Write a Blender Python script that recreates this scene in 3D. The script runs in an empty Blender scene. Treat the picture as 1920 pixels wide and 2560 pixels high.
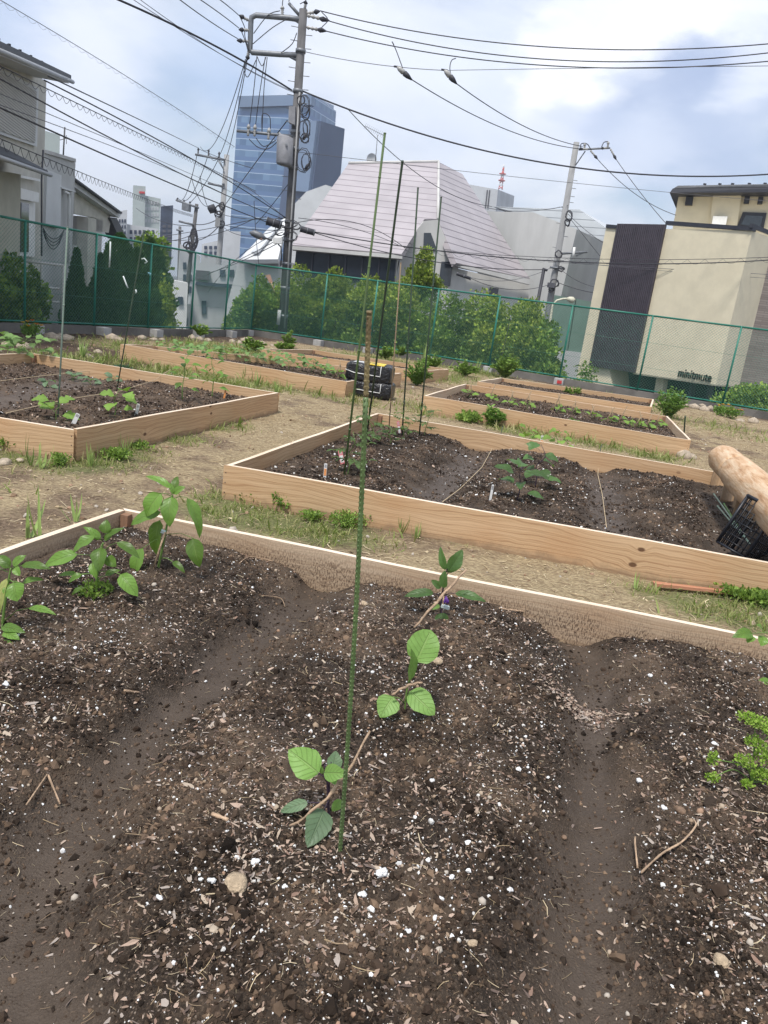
import bpy, math, random
import numpy as np
from mathutils import Vector, Matrix
rng = np.random.default_rng(7); random.seed(7)
S = bpy.context.scene
# ------------------------------------------------------------------ camera
FPX = 1900.0; H = 1.45
PITCH = math.radians(15.216); ROLL = math.radians(7.849)
CAM = np.array([0.0, 0.0, H])
Fw = np.array([0, math.cos(PITCH), -math.sin(PITCH)]); U0 = np.array([0, math.sin(PITCH), math.cos(PITCH)]); R0 = np.array([1.0, 0, 0])
Rt = math.cos(ROLL) * R0 + math.sin(ROLL) * U0
Dn = math.sin(ROLL) * R0 - math.cos(ROLL) * U0
cd = bpy.data.cameras.new('camera'); cam = bpy.data.objects.new('camera', cd); S.collection.objects.link(cam)
cam.matrix_world = Matrix(((Rt[0], -Dn[0], -Fw[0], 0), (Rt[1], -Dn[1], -Fw[1], 0), (Rt[2], -Dn[2], -Fw[2], H), (0, 0, 0, 1)))
cd.sensor_fit = 'VERTICAL'; cd.sensor_height = 32.0; cd.lens = FPX / 2560 * 32.0; cd.clip_start = 0.05; cd.clip_end = 6000
S.camera = cam
def ray(u, v): return Fw * FPX + Rt * (u - 960) + Dn * (v - 1280)
def P(u, v, z=0.0):
    r = ray(u, v); return CAM + r * (z - H) / r[2]
def Y(u, v, y):
    r = ray(u, v); return CAM + r * (y / r[1])
# ------------------------------------------------------------------ world, sun, exposure
SUN_EL, SUN_AZ = math.radians(64), math.radians(205)      # azimuth clockwise from +y (view direction)
S.view_settings.view_transform = 'Standard'; S.view_settings.look = 'None'; S.view_settings.gamma = 1; S.view_settings.exposure = 0.40
sd = bpy.data.lights.new('sun', 'SUN'); sd.energy = 3.0; sd.angle = math.radians(9); sd.color = (1, 0.96, 0.9)
sun = bpy.data.objects.new('sun', sd); S.collection.objects.link(sun)
sdir = Vector((math.sin(SUN_AZ) * math.cos(SUN_EL), math.cos(SUN_AZ) * math.cos(SUN_EL), math.sin(SUN_EL)))
sun.rotation_euler = sdir.to_track_quat('Z', 'Y').to_euler(); sun.location = (0, 0, 30)
W = bpy.data.worlds.new('World'); S.world = W; W.use_nodes = True
class NT:
    def __init__(s, t): s.t = t
    def n(s, ty, **kw):
        o = s.t.nodes.new(ty)
        for k, v in kw.items():
            if k.startswith('i_'):
                key = k[2:]; key = int(key) if key.isdigit() else key.replace('_', ' ')
                if isinstance(v, bpy.types.NodeSocket): s.t.links.new(v, o.inputs[key])
                else: o.inputs[key].default_value = v
            else: setattr(o, k, v)
        return o
    def l(s, a, b): s.t.links.new(a, b)
    def math(s, op, a, b=0.0, c=0.0, clamp=False):
        o = s.t.nodes.new('ShaderNodeMath'); o.operation = op; o.use_clamp = clamp
        for i, x in enumerate((a, b, c)):
            if isinstance(x, bpy.types.NodeSocket): s.l(x, o.inputs[i])
            else: o.inputs[i].default_value = x
        return o.outputs[0]
    def mix(s, f, a, b, bt='MIX'):
        o = s.t.nodes.new('ShaderNodeMix'); o.data_type = 'RGBA'; o.blend_type = bt
        for i, x in ((0, f), (6, a), (7, b)):
            if isinstance(x, bpy.types.NodeSocket): s.l(x, o.inputs[i])
            else: o.inputs[i].default_value = x if i == 0 else (*x[:3], 1)
        return o.outputs[2]
    def mr(s, v, a, b, c=0.0, d=1.0, smooth=True):
        o = s.t.nodes.new('ShaderNodeMapRange'); o.interpolation_type = 'SMOOTHSTEP' if smooth else 'LINEAR'
        s.l(v, o.inputs[0]) if isinstance(v, bpy.types.NodeSocket) else None
        o.inputs[1].default_value = a; o.inputs[2].default_value = b; o.inputs[3].default_value = c; o.inputs[4].default_value = d
        return o.outputs[0]
    def ramp(s, v, cols, interp='LINEAR'):
        o = s.t.nodes.new('ShaderNodeValToRGB'); o.color_ramp.interpolation = interp
        e = o.color_ramp.elements
        while len(e) < len(cols): e.new(0.5)
        for el, (p, c) in zip(e, cols): el.position = p; el.color = (*c, 1)
        s.l(v, o.inputs[0]); return o.outputs[0]
def build_world():
    t = W.node_tree; t.nodes.clear(); q = NT(t)
    out = q.n('ShaderNodeOutputWorld'); bg = q.n('ShaderNodeBackground')
    sky = q.n('ShaderNodeTexSky', sky_type='NISHITA'); sky.sun_disc = False; sky.sun_elevation = SUN_EL; sky.sun_rotation = SUN_AZ
    sky.air_density = 1.0; sky.dust_density = 2.0
    base = q.mix(1.0, sky.outputs[0], (0.115, 0.115, 0.115), 'MULTIPLY')
    co = q.n('ShaderNodeTexCoord').outputs['Generated']
    mp = q.n('ShaderNodeMapping', i_Vector=co, i_Scale=(1.0, 1.0, 2.2)).outputs[0]
    n1 = q.n('ShaderNodeTexNoise', i_Vector=mp, i_Scale=3.2, i_Detail=7.0, i_Roughness=0.52, i_Distortion=0.4).outputs[0]
    n2 = q.n('ShaderNodeTexNoise', i_Vector=mp, i_Scale=8.0, i_Detail=6.0, i_Roughness=0.55)
    cover = q.mr(n1, 0.30, 0.56)
    c0 = q.mix(q.mr(n2.outputs[0], 0.3, 0.7), (0.52, 0.58, 0.69), (0.69, 0.725, 0.79))
    col = q.mix(q.math('MULTIPLY', cover, 0.86), base, c0)
    dist = q.n('ShaderNodeVectorMath', operation='MULTIPLY_ADD', i_0=n2.outputs[1], i_1=(0.13, 0.13, 0.13), i_2=co).outputs[0]
    dist2 = q.n('ShaderNodeVectorMath', operation='SUBTRACT', i_0=dist, i_1=(0.065, 0.065, 0.065)).outputs[0]
    blobs = [  # photo direction, radius (rad), softness, colour, strength
        (80, 30, .10, .8, (.45, .54, .74), .5), (560, 190, .07, .9, (.42, .53, .74), .6), (310, 230, .09, .9, (.45, .55, .75), .4),
        (230, 110, .08, .8, (.78, .80, .88), .6), (900, 110, .12, .9, (.74, .77, .87), .6), (220, 330, .09, .9, (.72, .75, .84), .5),
        (1250, 120, .11, .9, (.68, .73, .84), .6), (1150, 350, .1, .9, (.66, .71, .83), .5),
        (1660, 130, .10, .35, (.74, .78, .87), .85), (1500, 210, .10, .4, (.74, .77, .86), .8), (1400, 215, .06, .4, (.80, .82, .89), .8), (1800, 90, .09, .6, (.72, .76, .86), .7),
        (1640, 60, .035, .45, (.93, .93, .96), .9), (1600, 110, .035, .4, (.92, .93, .96), .9), (1700, 0, .04, .5, (.95, .95, .97), .9), (1480, 165, .03, .6, (.9, .91, .95), .6), (1335, 215, .022, .5, (.9, .91, .95), .8),
        (1690, 262, .085, .8, (.31, .39, .57), .92), (1800, 235, .075, .8, (.33, .41, .59), .88), (1540, 285, .06, .8, (.42, .50, .67), .75), (1400, 300, .055, .9, (.45, .53, .70), .6), (1880, 300, .06, .8, (.42, .50, .66), .7),
        (1900, 190, .04, .8, (.72, .76, .85), .7), (1660, 345, .06, .9, (.62, .68, .8), .6)]
    for u, v, r, so, c, st in blobs:
        d = ray(u, v); d = d / np.linalg.norm(d)
        ds = q.n('ShaderNodeVectorMath', operation='DISTANCE', i_0=dist2, i_1=tuple(d)).outputs['Value']
        m = q.mr(ds, r * 1.25, r * (1.0 - so) * 1.25, 0.0, st)
        col = q.mix(m, col, c)
    q.l(col, bg.inputs[0]); bg.inputs[1].default_value = 1.12
    q.l(bg.outputs[0], out.inputs[0])
build_world()
# ------------------------------------------------------------------ materials
MATS = {}
def newmat(name):
    m = bpy.data.materials.new(name); m.use_nodes = True; MATS[name] = m
    t = m.node_tree; b = t.nodes['Principled BSDF']; return m, NT(t), b
def mat(name, c, rough=0.7, var=0.15, scale=6.0, bump=0.0, bs=40.0, metal=0.0, spec=0.4, c2=None, stretch=(1, 1, 1)):
    m, q, b = newmat(name)
    co = q.n('ShaderNodeMapping', i_Vector=q.n('ShaderNodeTexCoord').outputs['Object'], i_Scale=stretch).outputs[0]
    n = q.n('ShaderNodeTexNoise', i_Vector=co, i_Scale=scale, i_Detail=6.0, i_Roughness=0.6).outputs[0]
    lo = tuple(x * (1 - var) for x in c); hi = c2 if c2 else tuple(min(1, x * (1 + var)) for x in c)
    q.l(q.mix(q.mr(n, 0.3, 0.7), lo, hi), b.inputs['Base Color'])
    b.inputs['Roughness'].default_value = rough; b.inputs['Metallic'].default_value = metal; b.inputs['Specular IOR Level'].default_value = spec
    if bump:
        n2 = q.n('ShaderNodeTexNoise', i_Vector=co, i_Scale=bs, i_Detail=4.0).outputs[0]
        q.l(q.n('ShaderNodeBump', i_Height=n2, i_Strength=bump, i_Distance=0.02).outputs[0], b.inputs['Normal'])
    return m
def islmat(name, cols, rough=0.85, trans=0.0, spec=0.3, patch=None):
    m, q, b = newmat(name)
    r = q.n('ShaderNodeNewGeometry').outputs['Random Per Island']
    n = len(cols); col = q.ramp(r, [(i / n, c) for i, c in enumerate(cols)], 'CONSTANT' if trans == 0 else 'LINEAR')
    if patch:
        n_ = q.n('ShaderNodeTexNoise', i_Vector=q.n('ShaderNodeTexCoord').outputs['Object'], i_Scale=patch[2] if len(patch) > 2 else 3.6, i_Detail=5.0, i_Roughness=0.55).outputs[0]
        k_ = q.mr(n_, .38, .64, patch[0], patch[1]); col = q.mix(1.0, col, q.n('ShaderNodeCombineXYZ', i_0=k_, i_1=k_, i_2=k_).outputs[0], 'MULTIPLY')
    q.l(col, b.inputs['Base Color']); b.inputs['Roughness'].default_value = rough; b.inputs['Specular IOR Level'].default_value = spec
    if trans:
        out = m.node_tree.nodes['Material Output']
        tr = q.n('ShaderNodeBsdfTranslucent', i_Color=q.mix(0.5, col, (0.25, 0.42, 0.04)))
        mx = q.n('ShaderNodeMixShader', i_0=trans); q.l(b.outputs[0], mx.inputs[1]); q.l(tr.outputs[0], mx.inputs[2]); q.l(mx.outputs[0], out.inputs[0])
    return m
def leafmat(name, c, vein, back=None, rough=0.45, trans=0.35, spot=0.15):
    m, q, b = newmat(name)
    uv = q.n('ShaderNodeUVMap').outputs[0]; sx = q.n('ShaderNodeSeparateXYZ', i_0=uv)
    u, v = sx.outputs[0], sx.outputs[1]
    au = q.math('ABSOLUTE', u)
    mid = q.mr(au, 0.10, 0.03)
    w = q.math('FRACT', q.math('SUBTRACT', q.math('MULTIPLY', v, 6.5), q.math('MULTIPLY', au, 1.8)))
    side = q.math('MULTIPLY', q.mr(q.math('ABSOLUTE', q.math('SUBTRACT', w, 0.5)), 0.10, 0.02), 0.6)
    vm = q.math('MAXIMUM', mid, side)
    co = q.n('ShaderNodeTexCoord').outputs['Object']
    n = q.n('ShaderNodeTexNoise', i_Vector=co, i_Scale=28.0, i_Detail=3.0).outputs[0]
    geo = q.n('ShaderNodeNewGeometry').outputs['Random Per Island']
    oi = q.n('ShaderNodeObjectInfo').outputs['Random']
    tone = q.math('ADD', q.math('MULTIPLY', n, 0.6), q.math('MULTIPLY', oi, 0.7))
    col = q.mix(q.mr(tone, 0.2, 1.0), tuple(x * (1 - spot * 1.6) for x in c), tuple(min(1, x * (1 + spot * 1.8)) for x in c))
    col = q.mix(q.math('MULTIPLY', vm, q.mr(n, .3, .7, .15, .6)), col, vein)
    q.l(col, b.inputs['Base Color']); b.inputs['Roughness'].default_value = rough; b.inputs['Specular IOR Level'].default_value = 0.4
    h = q.math('SUBTRACT', q.math('MULTIPLY', n, 0.5), vm)
    q.l(q.n('ShaderNodeBump', i_Height=h, i_Strength=0.8, i_Distance=0.003).outputs[0], b.inputs['Normal'])
    out = m.node_tree.nodes['Material Output']
    tr = q.n('ShaderNodeBsdfTranslucent', i_Color=q.mix(0.4, col, (0.35, 0.55, 0.03)))
    mx = q.n('ShaderNodeMixShader', i_0=trans); q.l(b.outputs[0], mx.inputs[1]); q.l(tr.outputs[0], mx.inputs[2]); q.l(mx.outputs[0], out.inputs[0])
    return m
def woodmat(name, c, cd, dirt=0.0, knots=0.9, gscale=1.0, weather=0.0):
    """UV: u along the board (m), v across (m)."""
    m, q, b = newmat(name)
    uv = q.n('ShaderNodeUVMap').outputs[0]
    big = q.n('ShaderNodeTexNoise', i_Vector=q.n('ShaderNodeMapping', i_Vector=uv, i_Scale=(1.3, 5.0, 1)).outputs[0], i_Scale=1.0, i_Detail=2.0)
    # knots: voronoi cells, sparse
    vs = q.n('ShaderNodeMapping', i_Vector=uv, i_Scale=(4.2, 7.0, 1)).outputs[0]
    vo = q.n('ShaderNodeTexVoronoi', i_Vector=vs, i_Scale=1.0, i_Randomness=1.0, feature='F1')
    kd = vo.outputs['Distance']; pick = q.mr(q.n('ShaderNodeSeparateColor', i_0=vo.outputs['Color']).outputs[0], 0.68, 0.70)
    knot = q.math('MULTIPLY', q.mr(kd, 0.135, 0.08), pick)
    ring = q.math('MULTIPLY', q.mr(kd, 0.42, 0.0), pick)
    sx = q.n('ShaderNodeSeparateXYZ', i_0=uv)
    v = q.math('ADD', sx.outputs[1], q.math('MULTIPLY', q.math('SUBTRACT', big.outputs[0], 0.5), 0.16))
    v = q.math('ADD', v, q.math('MULTIPLY', ring, 0.035))
    s1 = q.math('SINE', q.math('MULTIPLY', v, 420.0 * gscale)); s2 = q.math('SINE', q.math('MULTIPLY', v, 173.0 * gscale))
    g = q.math('ADD', q.math('MULTIPLY', s1, 0.25), q.math('MULTIPLY', s2, 0.25)); g = q.math('ADD', g, 0.5)
    fine = q.n('ShaderNodeTexNoise', i_Vector=q.n('ShaderNodeMapping', i_Vector=uv, i_Scale=(6, 220, 1)).outputs[0], i_Scale=1.0, i_Detail=4.0).outputs[0]
    g = q.math('ADD', q.math('MULTIPLY', g, 0.55), q.math('MULTIPLY', fine, 0.5))
    col = q.mix(q.mr(g, 0.35, 0.95), c, cd)
    patch = q.n('ShaderNodeTexNoise', i_Vector=uv, i_Scale=1.7, i_Detail=3.0).outputs[0]
    col = q.mix(q.mr(patch, 0.40, 0.72, 0.0, 0.5), col, (c[0] * 0.84, c[1] * 0.70, c[2] * 0.60))
    lng = q.n('ShaderNodeTexNoise', i_Vector=q.n('ShaderNodeMapping', i_Vector=uv, i_Scale=(.9, 16, 1)).outputs[0], i_Scale=1.0, i_Detail=3.0).outputs[0]
    col = q.mix(q.mr(lng, 0.45, 0.72, 0.0, 0.45), col, (min(1, c[0] * 1.18), c[1] * 1.22, c[2] * 1.3))
    gr = q.n('ShaderNodeTexNoise', i_Vector=uv, i_Scale=9.0, i_Detail=5.0, i_Roughness=0.7).outputs[0]
    gy = q.math('ADD', sx.outputs[1], q.math('MULTIPLY', q.math('SUBTRACT', gr, 0.5), 0.14))
    col = q.mix(q.mr(gy, 0.085, 0.02, 0.0, 0.6), col, (0.20, 0.14, 0.09))
    spl = q.n('ShaderNodeTexNoise', i_Vector=uv, i_Scale=150.0, i_Detail=2.0).outputs[0]
    col = q.mix(q.math('MULTIPLY', q.mr(spl, 0.66, 0.70, 0, .6), q.mr(gy, 0.16, 0.04)), col, (0.10, 0.065, 0.04))
    if weather:
        wn = q.n('ShaderNodeTexNoise', i_Vector=uv, i_Scale=4.0, i_Detail=6.0).outputs[0]
        col = q.mix(q.mr(wn, 0.4, 0.7, 0.0, weather), col, (0.30, 0.29, 0.27))
    if knots: col = q.mix(q.math('MULTIPLY', knot, knots), col, (0.10, 0.045, 0.022))
    if dirt:
        # splashes of soil: short vertical streaks, more of them towards the soil line
        sp = q.n('ShaderNodeTexNoise', i_Vector=q.n('ShaderNodeMapping', i_Vector=uv, i_Scale=(170, 55, 1)).outputs[0], i_Scale=1.0, i_Detail=3.0, i_Roughness=0.7).outputs[0]
        area = q.n('ShaderNodeTexNoise', i_Vector=uv, i_Scale=6.0, i_Detail=2.0).outputs[0]
        dm = q.math('MULTIPLY', q.mr(sp, 0.47, 0.57), q.mr(area, 0.25, 0.55, 0.25, 1.0))
        low = q.mr(sx.outputs[1], 0.275, 0.16, 0.15, 1.0)
        dm = q.math('MULTIPLY', dm, low)
        col = q.mix(q.math('MULTIPLY', low, 0.28 * dirt), col, (0.16, 0.105, 0.07))
        col = q.mix(q.math('MULTIPLY', dm, dirt), col, (0.07, 0.042, 0.028))
    q.l(col, b.inputs['Base Color']); b.inputs['Roughness'].default_value = 0.75; b.inputs['Specular IOR Level'].default_value = 0.25
    q.l(q.n('ShaderNodeBump', i_Height=q.math('SUBTRACT', g, knot), i_Strength=0.25, i_Distance=0.003).outputs[0], b.inputs['Normal'])
    return m
woodmat('wood', (0.56, 0.38, 0.22), (0.34, 0.20, 0.105)); woodmat('wood_top_lit', (0.76, 0.64, 0.50), (0.66, 0.52, 0.38), knots=0.3)  # board tops: same wood made paler, light from above put into the colour
woodmat('wood_pale', (0.66, 0.49, 0.33), (0.52, 0.34, 0.20), knots=0.7)
woodmat('wood_dirty', (0.52, 0.39, 0.265), (0.40, 0.28, 0.18), dirt=0.85, knots=0.3)
woodmat('wood_endred', (0.36, 0.17, 0.10), (0.28, 0.12, 0.07), knots=0)
woodmat('wood_red', (0.42, 0.19, 0.11), (0.50, 0.27, 0.17), knots=0, gscale=0.6)
woodmat('bamboo', (0.52, 0.40, 0.25), (0.36, 0.26, 0.15), knots=0)
def build_log_mat():
    m, q, b = newmat('peeled_log')
    uv = q.n('ShaderNodeUVMap').outputs[0]
    a = q.n('ShaderNodeTexNoise', i_Vector=q.n('ShaderNodeMapping', i_Vector=uv, i_Scale=(3, 20, 1)).outputs[0], i_Scale=1.0, i_Detail=6.0, i_Roughness=0.65, i_Distortion=0.6).outputs[0]
    f = q.n('ShaderNodeTexNoise', i_Vector=q.n('ShaderNodeMapping', i_Vector=uv, i_Scale=(9, 90, 1)).outputs[0], i_Scale=1.0, i_Detail=4.0).outputs[0]
    col = q.ramp(a, [(0.30, (0.33, 0.16, 0.07)), (0.42, (0.52, 0.32, 0.17)), (0.52, (0.60, 0.41, 0.25)), (0.66, (0.68, 0.53, 0.36)), (0.8, (0.74, 0.63, 0.48))])
    col = q.mix(q.mr(f, 0.55, 0.8, 0, 0.5), col, (0.40, 0.22, 0.12))
    q.l(col, b.inputs['Base Color']); b.inputs['Roughness'].default_value = 0.6
    q.l(q.n('ShaderNodeBump', i_Height=q.math('ADD', a, f), i_Strength=0.4, i_Distance=0.01).outputs[0], b.inputs['Normal'])
build_log_mat()
def soilmat(name, dark, light, mud, strawc=None):
    m, q, b = newmat(name)
    co = q.n('ShaderNodeTexCoord').outputs['Object']
    at = q.n('ShaderNodeAttribute', attribute_name='furrow').outputs['Fac']
    n = q.n('ShaderNodeTexNoise', i_Vector=co, i_Scale=3.6, i_Detail=5.0, i_Roughness=0.55).outputs[0]
    f = q.n('ShaderNodeTexNoise', i_Vector=co, i_Scale=130.0, i_Detail=5.0, i_Roughness=0.75).outputs[0]
    vo = q.n('ShaderNodeTexVoronoi', i_Vector=co, i_Scale=150.0)
    vc = q.n('ShaderNodeSeparateColor', i_0=vo.outputs['Color'])
    col = q.mix(q.mr(n, 0.42, 0.72), dark, light)
    col = q.mix(q.mr(f, 0.45, 0.75, 0, 0.6), col, tuple(x * 1.9 for x in light))
    fleck = q.math('MULTIPLY', q.mr(vc.outputs[0], 0.86, 0.90), q.mr(vo.outputs['Distance'], 0.42, 0.30))
    col = q.mix(q.math('MULTIPLY', fleck, q.math('SUBTRACT', 0.75, q.math('MULTIPLY', at, 0.6))), col, q.mix(vc.outputs[1], (0.13, 0.09, 0.065), (0.36, 0.29, 0.23)))
    mudc = q.mix(q.mr(n, 0.3, 0.7), mud, tuple(x * 0.62 for x in mud))
    mudc = q.mix(q.mr(f, 0.5, 0.8, 0, 0.35), mudc, tuple(x * 1.5 for x in mud))
    col = q.mix(q.math('MULTIPLY', at, 0.85), col, mudc)
    q.l(col, b.inputs['Base Color'])
    q.l(q.mr(at, 0.0, 1.0, 0.92, 0.5), b.inputs['Roughness']); b.inputs['Specular IOR Level'].default_value = 0.28
    hb = q.math('ADD', q.math('MULTIPLY', f, 1.0), q.math('MULTIPLY', q.mr(vo.outputs['Distance'], 0.0, 0.6, 1.0, 0.0), 0.5))
    hb = q.math('MULTIPLY', hb, q.math('SUBTRACT', 1.0, q.math('MULTIPLY', at, 0.6)))
    q.l(q.n('ShaderNodeBump', i_Height=hb, i_Strength=0.9, i_Distance=0.008).outputs[0], b.inputs['Normal'])
    return m
soilmat('soil', (0.029, 0.0205, 0.0145), (0.108, 0.077, 0.053), (0.098, 0.073, 0.054))
soilmat('soil_brown', (0.055, 0.037, 0.025), (0.125, 0.088, 0.060), (0.13, 0.10, 0.08))
def groundmat():
    m, q, b = newmat('garden_ground')
    co = q.n('ShaderNodeTexCoord').outputs['Object']
    at = q.n('ShaderNodeVertexColor', layer_name='cover'); sc = q.n('ShaderNodeSeparateColor', i_0=at.outputs[0])
    n = q.n('ShaderNodeTexNoise', i_Vector=co, i_Scale=2.3, i_Detail=8.0, i_Roughness=0.65).outputs[0]
    f = q.n('ShaderNodeTexNoise', i_Vector=co, i_Scale=45.0, i_Detail=6.0, i_Roughness=0.75).outputs[0]
    st = q.n('ShaderNodeTexNoise', i_Vector=q.n('ShaderNodeMapping', i_Vector=co, i_Scale=(35, 160, 30), i_Rotation=(0, 0, 0.6)).outputs[0], i_Scale=1.0, i_Detail=3.0).outputs[0]
    dirt = q.mix(q.mr(f, 0.35, 0.7), (0.10, 0.07, 0.047), (0.26, 0.19, 0.13))
    straw = q.mix(q.mr(st, 0.4, 0.65), (0.22, 0.165, 0.10), (0.48, 0.385, 0.235))
    col = q.mix(q.mr(q.math('ADD', n, q.math('MULTIPLY', sc.outputs[2], 0.5)), 0.50, 0.74), dirt, straw)
    green = q.mix(q.mr(f, 0.35, 0.7), (0.07, 0.095, 0.03), (0.20, 0.23, 0.085))
    col = q.mix(q.mr(q.math('ADD', sc.outputs[1], q.math('MULTIPLY', q.math('SUBTRACT', f, 0.5), 0.8)), 0.25, 0.8, 0, 0.75), col, green)
    so = q.mix(q.mr(f, 0.35, 0.7), (0.055, 0.037, 0.027), (0.13, 0.092, 0.065))
    col = q.mix(q.mr(q.math('ADD', sc.outputs[0], q.math('MULTIPLY', q.math('SUBTRACT', n, 0.5), 0.6)), 0.35, 0.65), col, so)
    q.l(col, b.inputs['Base Color']); b.inputs['Roughness'].default_value = 0.95; b.inputs['Specular IOR Level'].default_value = 0.15
    q.l(q.n('ShaderNodeBump', i_Height=q.math('ADD', f, st), i_Strength=0.8, i_Distance=0.015).outputs[0], b.inputs['Normal'])
groundmat()
# ------------------------------------------------------------------ mesh helpers
COL = S.collection
class MB:
    """collects geometry in world coordinates"""
    def __init__(s): s.v = []; s.f = []; s.uv = []; s.smooth = []; s.n = 0
    def add(s, v, f, uv=None, smooth=False):
        v = [tuple(map(float, p)) for p in v]; k = s.n; s.v += v; s.n += len(v)
        for i, fc in enumerate(f):
            s.f.append(tuple(a + k for a in fc)); s.uv.append(uv[i] if uv else [(0, 0)] * len(fc)); s.smooth.append(smooth)
        return s
    def box(s, c, d, rz=0.0, tilt=None):
        c = Vector(c); x, y, z = d[0] / 2, d[1] / 2, d[2] / 2
        M = Matrix.Rotation(rz, 3, 'Z')
        if tilt: M = M @ Matrix.Rotation(tilt[1], 3, 'Y') @ Matrix.Rotation(tilt[0], 3, 'X')
        vs = [c + M @ Vector((a * x, b_ * y, e * z)) for a in (-1, 1) for b_ in (-1, 1) for e in (-1, 1)]
        fs = [(0, 1, 3, 2), (4, 6, 7, 5), (0, 4, 5, 1), (2, 3, 7, 6), (0, 2, 6, 4), (1, 5, 7, 3)]
        uvs = []
        for f in fs:
            a, b_, e = vs[f[0]], vs[f[1]], vs[f[3]]; l1 = (b_ - a).length; l2 = (e - a).length
            if l1 >= l2: uvs.append([(0, 0), (l1, 0), (l1, l2), (0, l2)])
            else: uvs.append([(0, 0), (0, l1), (l2, l1), (l2, 0)])
        return s.add(vs, fs, uvs)
    def hexa(s, q):
        """8 corners: bottom 4 then top 4 (same order)"""
        return s.add(q, [(3, 2, 1, 0), (4, 5, 6, 7), (0, 1, 5, 4), (1, 2, 6, 5), (2, 3, 7, 6), (3, 0, 4, 7)])
    def tube(s, pts, r, n=6, cap=True, smooth=True):
        pts = [Vector(p) for p in pts]; rs = r if hasattr(r, '__len__') else [r] * len(pts)
        vs = []; up = None; L = 0; us = []
        for i, p in enumerate(pts):
            d = (pts[min(i + 1, len(pts) - 1)] - pts[max(i - 1, 0)])
            if d.length < 1e-9: d = Vector((0, 0, 1))
            d.normalize()
            if up is None: up = d.orthogonal().normalized()
            up = (up - d * up.dot(d)).normalized(); w = d.cross(up)
            if i: L += (p - pts[i - 1]).length
            us.append(L)
            for k in range(n):
                a = 2 * math.pi * k / n; vs.append(p + (up * math.cos(a) + w * math.sin(a)) * rs[i])
        fs = []; uv = []
        for i in range(len(pts) - 1):
            for k in range(n):
                k2 = (k + 1) % n; fs.append((i * n + k, i * n + k2, (i + 1) * n + k2, (i + 1) * n + k))
                c0, c1 = k / n * 2 * math.pi * rs[i], (k + 1) / n * 2 * math.pi * rs[i]
                uv.append([(us[i], c0), (us[i], c1), (us[i + 1], c1), (us[i + 1], c0)])
        if cap:
            fs.append(tuple(range(n))[::-1]); uv.append([(0.5 + 0.1 * math.cos(a), 0.5 + 0.1 * math.sin(a)) for a in range(n)])
            fs.append(tuple((len(pts) - 1) * n + k for k in range(n))); uv.append([(0.5 + 0.1 * math.cos(a), 0.5 + 0.1 * math.sin(a)) for a in range(n)])
        return s.add(vs, fs, uv, smooth)
    def cyl(s, a, b_, r, r2=None, n=16): return s.tube([a, b_], [r, r2 if r2 is not None else r], n)
    def prism(s, pts, off):
        """planar polygon pts swept by vector off (closed solid)"""
        n = len(pts); pts = [Vector(p) for p in pts]; off = Vector(off)
        vs = pts + [p + off for p in pts]
        fs = [tuple(range(n)), tuple(range(2 * n - 1, n - 1, -1))] + [(i, i + n, (i + 1) % n + n, (i + 1) % n) for i in range(n)]
        return s.add(vs, fs)
    def blob(s, c, r, jit=0.2, sub=1, flat=1.0, rnd=random):
        import bmesh
        bm = bmesh.new(); bmesh.ops.create_icosphere(bm, subdivisions=sub, radius=1)
        c = Vector(c); rr = r if hasattr(r, '__len__') else (r, r, r * flat)
        vs = [c + Vector((v.co.x * rr[0], v.co.y * rr[1], v.co.z * rr[2])) * (1 + rnd.uniform(-jit, jit)) for v in bm.verts]
        fs = [tuple(v.index for v in f.verts) for f in bm.faces]; bm.free()
        return s.add(vs, fs, None, True)
    def build(s, name, material, parent=None, loc=None, **kw):
        L = Vector(loc) if loc is not None else (Vector(parent['_L']) if parent is not None else Vector((0, 0, 0)))
        me = bpy.data.meshes.new(name)
        a = np.array(s.v, dtype=np.float64) - np.array(L)
        me.from_pydata([tuple(x) for x in a], [], s.f); me.update()
        uvl = me.uv_layers.new(name='UVMap'); flat = np.array([c for f in s.uv for p in f for c in p], dtype=np.float32); uvl.data.foreach_set('uv', flat)
        me.polygons.foreach_set('use_smooth', s.smooth)
        return link(name, me, material, parent, L, **kw)
def link(name, me, material, parent, L, label=None, cat=None, group=None, kind=None):
    o = bpy.data.objects.new(name, me); COL.objects.link(o)
    if material: me.materials.append(MATS[material])
    if parent is None: o.location = L
    else: o.parent = parent
    o['_L'] = tuple(L)
    tag(o, label, cat, group, kind); return o
def tag(o, label=None, cat=None, group=None, kind=None):
    if label: o['label'] = label
    if cat: o['category'] = cat
    if group: o['group'] = group
    if kind: o['kind'] = kind
def thing(name, loc, label, cat, group=None):
    o = bpy.data.objects.new(name, None); o.location = Vector(loc); o.empty_display_size = 0.1; COL.objects.link(o)
    o['_L'] = tuple(map(float, loc)); tag(o, label, cat, group); return o
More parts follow.
